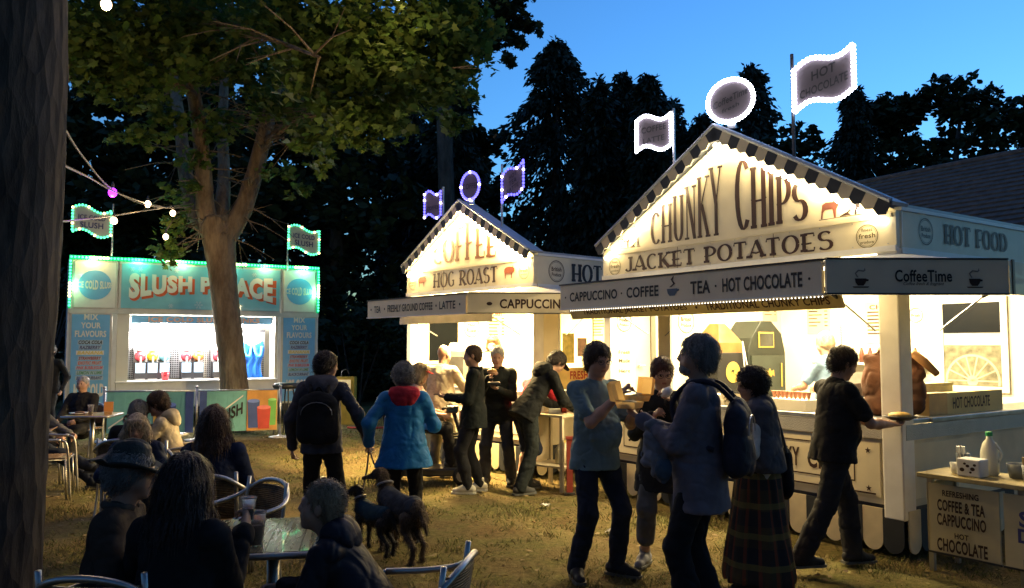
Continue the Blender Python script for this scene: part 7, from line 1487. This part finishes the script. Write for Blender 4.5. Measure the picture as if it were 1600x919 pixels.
# ------------------------------------------------------------------ what they hold and wear
def place_at(key, s, off=(0, 0, 0)): return PEOPLE[key]['hnd'][s] + Vector(off)
box_m = M('polystyrene_box', (.72, .47, .18), .6, var=.1); n_, l_, b_ = nodes(box_m); t_ = n_.new('ShaderNodeBsdfTranslucent'); t_.inputs[0].default_value = (.85, .55, .20, 1); ms_ = n_.new('ShaderNodeMixShader'); ms_.inputs[0].default_value = .6; l_.new(b_.outputs[0], ms_.inputs[1]); l_.new(t_.outputs[0], ms_.inputs[2]); l_.new(ms_.outputs[0], [x for x in n_ if x.type == 'OUTPUT_MATERIAL'][0].inputs[0])
def food_box(label, loc, rz, tilt):
    t = thing('food_box', label, 'food box', loc, rz, 'open takeaway boxes'); w, d = .16, .13
    MB().add([(-w / 2 * .85, -d / 2 * .85, 0), (w / 2 * .85, -d / 2 * .85, 0), (w / 2 * .85, d / 2 * .85, 0), (-w / 2 * .85, d / 2 * .85, 0), (-w / 2, -d / 2, .04), (w / 2, -d / 2, .04), (w / 2, d / 2, .04), (-w / 2, d / 2, .04)], [(3, 2, 1, 0), (0, 1, 5, 4), (1, 2, 6, 5), (2, 3, 7, 6), (3, 0, 4, 7)]).build('tray', box_m, t)
    l = MB().add([(-w / 2, 0, 0), (w / 2, 0, 0), (w / 2, 0, d), (-w / 2, 0, d), (-w / 2 * .86, -.035, .012), (w / 2 * .86, -.035, .012), (w / 2 * .86, -.035, d - .012), (-w / 2 * .86, -.035, d - .012)], [(0, 1, 5, 4), (1, 2, 6, 5), (2, 3, 7, 6), (3, 0, 4, 7), (4, 5, 6, 7)]).build('lid', box_m, t)
    l.matrix_local = Matrix.Translation((0, d / 2, .04)) @ Matrix.Rotation(R(tilt), 4, 'X') @ Matrix.Scale(-1, 4, (0, 1, 0))
    MB().ball((0, 0, .03), (.06, .05, .02), 10, 6).build('food', M('chips_food', (.55, .36, .10), .6, var=.3, scale=40), t, True)
food_box('open food box in the hands of the man in teal', place_at('R', -1, (.0, -.02, .035)), R(-60), -8)
food_box('open food box held by the man with the backpack', place_at('T', -1, (-.02, .0, .035)), R(60), -14)
t = thing('plastic_fork', 'white plastic fork in the raised hand of the man in teal', 'fork', place_at('R', 1, (.0, 0, -.02)), R(-40)); MB().tube([(-.02, 0, .02), (.09, 0, -.01)], .004, 6).build('shaft', white_m, t); MB().box(.088, .125, -.012, .012, -.018, -.014).build('tines', white_m, t)
v = PEOPLE['V']['hnd']; c = (v[-1] + v[1]) / 2 + Vector((.06, -.0, .035)); t = thing('food_tray', 'dark tray heaped with chips carried by the walking man', 'plate', c); MB().lathe([(.07, 0), (.13, .03), (.125, .034), (.06, .006)], 18).build('plate', dark_metal, t, True); MB().ball((0, 0, .035), (.09, .08, .03), 12, 8).build('chips', M('chips_food', (.55, .36, .10)), t, True)
c = PEOPLE['O']['hnd'][1] + Vector((0, -.03, .03)); t = thing('bread_roll', 'filled roll in the raised hand of the man in black', 'roll', c); MB().ball((0, 0, 0), (.06, .05, .035), 12, 8).build('bun', MATS['bread_crust'], t, True); MB().ball((0, -.01, -.015), (.055, .048, .015), 10, 6).build('filling', M('pork_filling', (.40, .22, .12), .6), t, True)
c = PEOPLE['O']['hnd'][-1] + Vector((0, -.02, .03)); t = thing('food_tray', 'black food tray held by the man eating a roll', 'tray', c); MB().box(-.08, .08, -.06, .06, 0, .03).build('tray', black_paint, t, bevel=.008); MB().box(-.07, .07, -.05, .05, .031, .036).build('lining', M('grease_paper', (.5, .42, .28), .7), t)
c = (PEOPLE['N']['hnd'][1] + PEOPLE['N']['hnd'][-1]) / 2; t = thing('phone', 'dark phone in the hands of the side-on man in black', 'phone', c + Vector((-.03, 0, .02)), R(84)); MB().box(-.037, .037, -.075, .075, 0, .009).build('case', black_paint, t); MB().box(-.034, .034, -.07, .07, .0095, .0105).build('screen', M('phone_glass', (.02, .02, .03), .1), t)
c = PEOPLE['S']['hnd'][-1]; t = thing('napkin', 'white paper held at the mouth of the woman with auburn hair', 'napkin', c + Vector((.0, -.02, .0))); MB().tube([(-.03, 0, -.03), (.0, -.01, .0), (.04, 0, .03)], [.02, .035, .025], 8, jit=.2).build('paper', white_m, t, True)
c = PEOPLE['I']['hnd'][1]; cup('small cup raised in the hand of the long-haired woman', tuple(c + Vector((0, .02, -.02))), .10, .034, fill=(.12, .05, .03), lvl=.5)
t = thing('newspaper', 'buff paper on the lap of the person beside the big trunk', 'paper', (gx(74, 9.62), 9.62, .62), R(10)); MB().plate([(-.12, -.1, 0), (.10, -.12, .06), (.12, .1, .10), (-.10, .12, .03)], (0, 0, 1), .008).build('sheet', M('buff_paper', (.45, .30, .18), .7), t)

def backpack(label, key, mat, w=.30, hh=.46, d=.17, strap=None, z=-.02):
    q = PEOPLE[key]; root = thing('backpack', label, 'backpack', q['loc'] + Vector((0, 0, 0)), R(q['yaw'])); n, up, fw, rt, k = q['neck'], q['up'], q['fw'], q['rt'], q['k']
    c = n - up * (.27 - z) * k - fw * (.175 + d * .28) * k; B = Solid(); B.cone(c + up * (hh / 2 - .13), c - up * (hh / 2 - .14), w / 2 * .92, w / 2, .05, fw, d / w); B.cone(c - up * .10 - fw * (d * .40), c - up * .13 + rt * .001 - fw * (d * .42), w * .36, w * .36, .03, fw, .35)
    for s in (-1, 1): B.cone(c + up * .10 + rt * s * w * .30, c - up * .14 + rt * s * w * .33, .085, .095, .05, fw, .8)
    link(bpy.data.objects.new('pack', B.mesh('pack', mat, .010, .007, .08, 4)), root)
    for s in (-1, 1):
        f = lambda a, b, c_: Vector([float(x) for x in (n + rt * (s * a) * k + fw * b * k + up * c_ * k)])
        MB().tube(smooth_path([f(.075, -.20, -.08), f(.085, -.10, .012), f(.10, .03, .02), f(.115, .12, -.06), f(.125, .135, -.16), f(.145, .06, -.30), f(.14, -.10, -.36)], 5), .017, 6).build('strap', strap or mat, root, True)
    MB().tube(smooth_path([Vector([float(x) for x in (c + up * (hh / 2 - .02) - rt * .04 + fw * .03)]), Vector([float(x) for x in (c + up * (hh / 2 + .035) + fw * .03)]), Vector([float(x) for x in (c + up * (hh / 2 - .02) + rt * .04 + fw * .03)])], 5), .008, 6).build('grab_loop', strap or mat, root, True)
    zp = [Vector([float(x) for x in (c + up * (.10 * math.cos(a) + .03) + rt * (w * .46 * math.sin(a)) - fw * (d * .46 + .012))]) for a in [R(-95 + i * 19) for i in range(11)]]; MB().tube(zp, .004, 5).build('zip', steel, root)
backpack('dark grey rucksack on the back of the tall grey-haired man', 'T', cloth('rucksack', (.028, .03, .045), .25, .2, 80, .6), .29, .46, .15)
backpack('black backpack on the man walking away', 'KM', blk, .29, .44, .12)
# rolled jacket over the tall man's forearm
c = PEOPLE['T']['elb'][-1] * .45 + PEOPLE['T']['wri'][-1] * .55; t = thing('rolled_jacket', 'pale blue rolled jacket hanging over the forearm of the tall man', 'jacket', (c.x, c.y, c.z - .36)); g = Solid(); g.cone((0, 0, .39), (.02, -.03, .12), .05, .06, .03, (0, 1, 0), .6); g.cone((-.04, .02, .39), (-.05, .03, .18), .04, .045, .03); link(bpy.data.objects.new('bundle', g.mesh('bundle', cloth('pale_denim', (.20, .20, .22), .3), .009, .014, .06, 9)), t); g = Solid(); g.ell((.03, -.055, .13), [A3(1, 0, 0), A3(0, 1, 0), A3(0, 0, 1)], A3(.055, .04, .08), .02); link(bpy.data.objects.new('lining', g.mesh('lining', cloth('slate_lining', (.07, .10, .14)), .010, .008, .06, 10)), t)
# shawl of the woman in the tartan skirt, and her shoulder bag
q = PEOPLE['U']; g = Solid(); n, up, fw, rt = q['neck'], q['up'], q['fw'], q['rt']
g.cone(n - up * .03 - rt * .13, n - up * .03 + rt * .13, .075, .075, .05); g.cone(n - up * .05 - fw * .03, n - up * .42 - fw * .05, .15, .20, .06, fw, .72)
for s in (-1, 1): g.cone(n - up * .04 + rt * s * .12, n - up * .38 + rt * s * .19 - fw * .02, .08, .07, .06)
g.cut(n - up * .44, up); g.ell(n + fw * .20 - up * .2, [rt, fw, up], A3(.12, .14, .4), .04, '-')
link(bpy.data.objects.new('shawl', g.mesh('shawl', cloth('grey_shawl', (.085, .085, .10), .3, .4, 60), .010, .009, .07, 6)), q['root'])
mb = MB()
for k in range(9): a = k * 2.4; p = q['W'](.085 * math.cos(a), -.03 + .085 * math.sin(a), .075 + .02 * math.sin(k * 3)); mb.ball(tuple(float(x) for x in p), .010, 6, 5)
tag(mb.build('hair_clips', M('pale_clip', (.35, .30, .26), .4), q['root'], True), kind='stuff')
c = q['M'] @ Vector((.15, -.20, .62)); t = thing('shoulder_bag', 'black shoulder bag at the side of the woman in the tartan skirt', 'bag', c, R(80)); g = Solid(); g.cone((0, 0, .10), (0, 0, .26), .12, .10, .04, (0, 1, 0), .5); link(bpy.data.objects.new('pouch', g.mesh('pouch', blk, .010, .005, .07, 8)), t); MB().tube(smooth_path([(-.09, 0, .32), (-.05, .05, .55), (.0, .09, .70), (.05, .05, .55), (.09, 0, .32)], 5), .010, 6).build('strap', black_paint, t)
# tan cardigan over the chair of the curly-haired woman
t = thing('draped_cardigan', 'brown cardigan draped over the left shoulder of the curly-haired woman', 'cardigan', (gx(296, 6.02), 6.02, .30)); g = Solid(); g.cone((.12, -.03, .62), (-.06, .02, .38), .085, .10, .05); g.cone((-.06, .02, .38), (-.16, .05, .12), .10, .08, .05); link(bpy.data.objects.new('fabric', g.mesh('fabric', tanc, .010, .010, .08, 12)), t)

# ------------------------------------------------------------------ dogs and leads
def dog(label, px, D, yaw, sh, ln, coat, furm, earsup, head_yaw, seed, legm=None, shag=.004):
    """local: facing +y; sh = height at the shoulder, ln = body length"""
    t = thing('dog', label, 'dog', (gx(px, D), D, 0), R(yaw)); s = Solid(); z = sh; hw = sh * .16
    S0, H0 = A3(0, ln * .42, z * .80), A3(0, -ln * .42, z * .80)
    s.cone(S0 + A3(0, 0, -.02 * z), A3(0, ln * .05, z * .70), z * .195, z * .17, .05, (1, 0, 0), .78); s.cone(A3(0, ln * .05, z * .72), H0, z * .135, z * .15, .05, (1, 0, 0), .85)
    nk = S0 + A3(0, ln * .16, z * .34); s.cone(S0 + A3(0, .02, z * .04), nk, z * .13, z * .085, .04); hd = rotv((0, 1, 0), (0, 0, 1), head_yaw); hd = nrm(hd + A3(0, 0, -.12)); rtv = np.cross(hd, A3(0, 0, 1)); hc = nk + hd * z * .07 + A3(0, 0, z * .05)
    s.ell(hc, [rtv, hd, np.cross(rtv, hd)], A3(.085, .115, .085) * z * 1.15, .03); s.cone(hc + hd * z * .08 - A3(0, 0, .015), hc + hd * z * .27 - A3(0, 0, z * .05), z * .060, z * .036, .02)
    for e in (-1, 1):
        b = hc + rtv * e * z * .065 - hd * z * .02 + A3(0, 0, z * .06)
        if earsup: s.cone(b, b + A3(0, 0, z * .17) + rtv * e * z * .03, z * .040, z * .010, .01, hd, .45)
        else: s.cone(b, b - A3(0, 0, z * .09) + rtv * e * z * .05 - hd * z * .03, z * .035, z * .022, .01)
        x = e * hw * .75
        # front leg: elbow, wrist, paw; hind leg: knee forward, hock back
        s.cone((x, ln * .40, z * .62), (x, ln * .36, z * .42), z * .075, z * .045, .03); s.cone((x, ln * .36, z * .42), (x, ln * .38, z * .19), z * .050, z * .038, .02); s.cone((x, ln * .38, z * .19), (x, ln * .38, z * .045), z * .036, z * .033, .015); s.cone((x, ln * .38, z * .035), (x, ln * .44, z * .028), z * .036, z * .030, .015)
        st = .06 * e * ln
        s.cone((x, -ln * .36, z * .66), (x, -ln * .26 + st, z * .46), z * .115, z * .062, .03); s.cone((x, -ln * .26 + st, z * .46), (x, -ln * .50 + st, z * .27), z * .064, z * .040, .02); s.cone((x, -ln * .50 + st, z * .27), (x, -ln * .47 + st, z * .045), z * .038, z * .034, .015); s.cone((x, -ln * .47 + st, z * .035), (x, -ln * .41 + st, z * .028), z * .036, z * .030, .015)
    s.cone(H0 + A3(0, -z * .12, .0), H0 + A3(0, -z * .26, -z * .16), z * .035, z * .026, .02); s.cone(H0 + A3(0, -z * .26, -z * .16), H0 + A3(.02, -z * .30, -z * .34), z * .026, z * .014, .01)
    o = link(bpy.data.objects.new('body', s.mesh('body', furm, .008, shag, .03, seed)), t)
    c = Solid(); c.cone(S0 + A3(0, .0, .01), A3(0, ln * .05, z * .74), z * .205, z * .19, .05, (1, 0, 0), .82); c.cone(A3(0, ln * .05, z * .74), H0 + A3(0, .04, 0), z * .175, z * .185, .05, (1, 0, 0), .88); c.cut((0, 0, z * .66), (0, 0, 1)); strands(o, o.data, furm, 3500, .028 if earsup else .045, (0, -.5, -1), None, .5, seed + 7, .0026); link(bpy.data.objects.new('dog_coat', c.mesh('dog_coat', coat, .009, .005, .06, seed + 1)), t)
    b0 = nk - (nk - S0) * .35; mb = MB(); ndir = Vector([float(v) for v in nrm(nk - S0)]); u_ = ndir.cross(Vector((1, 0, 0))).normalized(); w_ = ndir.cross(u_); mb.tube([Vector([float(v) for v in b0]) + (u_ * math.cos(a) + w_ * math.sin(a)) * (z * .125) for a in [i * .524 for i in range(12)]], .010, 6, closed=True); mb.build('collar', M('dog_collar', (.25, .25, .26), .4), t)
    return (Matrix.Translation(t.location) @ Matrix.Rotation(R(yaw), 4, 'Z')) @ (Vector([float(v) for v in b0]) - u_ * 0 + Vector((0, -.03, z * .11)))
fur_b = M('black_fur', (.02, .018, .018), .6, var=.3, scale=30, bump=.5, bscale=90); fur_t = M('tan_fur', (.085, .06, .04), .8, var=.5, scale=10, bump=.6, bscale=80)
c1 = dog('small black dog with pricked ears and dark coat on a lead', 590, 6.75, 42, .40, .46, cloth('dog_navy', (.02, .05, .075)), fur_b, True, 30, 41)
c2 = dog('larger tan hound in a dark grey coat seen from behind', 630, 6.62, 34, .52, .60, cloth('dog_grey', (.045, .05, .062), .4, .5, 50), fur_t, False, 45, 42, shag=.005)
hnd = PEOPLE['KW']['hnd'][-1]
for k, (c, lab) in enumerate(((c1, 'dark lead from the held hands to the small black dog'), (c2, 'dark lead from the held hands to the larger hound'))):
    m_ = (hnd + c) / 2 + Vector((.03 * (k * 2 - .2), -.02, -.10 - .05 * k)); tag(MB().tube(smooth_path([hnd + Vector((0, 0, .0)), hnd.lerp(c, .3) + Vector((0, 0, -.06)), m_, c], 6), .008, 6).build('dog_lead', M('lead_webbing', (.04, .035, .05), .7)), lab, 'lead')

# ------------------------------------------------------------------ mobility scooter and its rider
def scooter():
    D = 10.15; px = 668; t = thing('mobility_scooter', 'dark mobility scooter standing side-on before the hog roast stall', 'mobility scooter', (gx(px, D), D, 0), R(-90)); bm = M('scooter_body', (.03, .03, .035), .35, var=.2, coat=.4); grey_p = M('scooter_grey', (.18, .18, .19), .4)
    for x, y, r in ((-.24, .46, .115), (.24, .46, .115), (-.25, -.40, .13), (.25, -.40, .13)):
        w = MB().lathe([(.05, -.04), (r, -.04), (r, .04), (.05, .04)], 20).build('wheel', dark_rubber, t, True); w.matrix_local = Matrix.Translation((x, y, r)) @ Matrix.Rotation(R(90), 4, 'Y'); MB().lathe([(.01, -.045), (r * .6, -.045), (r * .6, .045), (.01, .045)], 14).build('hub', grey_p, w)
    MB().prism([(-.58, .10), (.55, .10), (.60, .16), (.50, .20), (-.20, .19), (-.26, .32), (-.56, .34)], 0, -.22, .22).build('deck', bm, t, bevel=.02)
    MB().lathe([(.04, .34), (.035, .58)], 12, (0, -.30, 0)).build('seat_post', steel, t); MB().box(-.22, .22, -.50, -.06, .58, .66).build('seat', dark_rubber, t, bevel=.03)
    br = MB().prism([(-.50, .66), (-.42, .66), (-.50, 1.08), (-.57, 1.06)], 0, -.20, .20).build('backrest', dark_rubber, t, bevel=.02)
    MB().tube([(0, .50, .18), (0, .43, .60), (0, .33, .88)], [.04, .035, .028], 10).build('tiller', black_paint, t, True)
    for k in range(9): MB().lathe([(.036, -.008), (.046, 0), (.036, .008)], 12, (0, .455 - k * .012, .34 + k * .032)).build('bellows_ring', dark_rubber, t, True)
    MB().box(-.10, .10, .25, .40, .86, .95).build('control_box', bm, t, bevel=.015)
    for s in (-1, 1): MB().tube(smooth_path([(s * .08, .33, .92), (s * .22, .30, .94), (s * .30, .22, .93)], 4), .016, 8).build('handlebar', dark_rubber, t, True); MB().tube([(s * .26, .27, .94), (s * .27, .28, 1.10)], .005, 5).build('mirror_stem', steel, t)
    MB().tube([(-.2, .62, .14), (0, .66, .15), (.2, .62, .14)], .022, 8).build('bumper', grey_p, t, True); MB().box(-.17, .17, .36, .47, .30, .56).build('front_basket', black_paint, t, bevel=.01)
scooter()
person('L', 'rider in red cap sitting on the mobility scooter', 650, 10.15, -90, 1.64, hip=.72, lean=2, top=dict(m=cloth('pale_pink', (.40, .26, .24)), n='top', t=.03, sleeve='short'), legs=dict(m=blk), shoes=(.05, .05, .05), hair=('bob', hl), hat=('cap', cloth('red_cap', (.45, .03, .04))), head=(-6, 12, 0), lh=(-.15, .34, .84), rh=(.15, .34, .84), lf=(-.13, .44, .19), rf=(.13, .46, .19), h=.010, seed=35, sit=True)

# ------------------------------------------------------------------ paper sacks on the corner of the potato counter
sackm = M('brown_paper_sack', (.105, .042, .02), .8, var=.4, scale=6, bump=.5, bscale=14)
def sack(label, x, y, w, d, h, seed, rz):
    t = ch_thing('paper_sack', label, 'sack', x, y, 1.102, rz, 'brown paper sacks'); g = Solid(); g.cone((0, 0, .10), (.01, 0, h * .62), w * .52, w * .5, .05, (0, 1, 0), d / w); g.cone((.01, 0, h * .6), (.03, .01, h - .07), w * .48, w * .36, .05, (0, 1, 0), d / w * .8); g.cone((-w * .22, 0, h - .05), (w * .30, .02, h - .01), .045, .035, .05); g.cut((0, 0, .004), (0, 0, 1))
    link(bpy.data.objects.new('bag', g.mesh('bag', sackm, .010, .022, .10, seed)), t); g = Solid(); g.cone((-w * .25, -.03, h - .04), (w * .3, -.02, h + .02), .03, .02, .03, (0, 1, 0), .5); link(bpy.data.objects.new('torn_top', g.mesh('torn_top', sackm, .008, .012, .05, seed + 3)), t)
sack('brown paper sack left of the white corner post on the counter', -.38, .26, .22, .18, .53, 1, .1)
sack('brown paper sack with torn top right of the corner post', -.12, .40, .18, .16, .52, 2, 1.2)
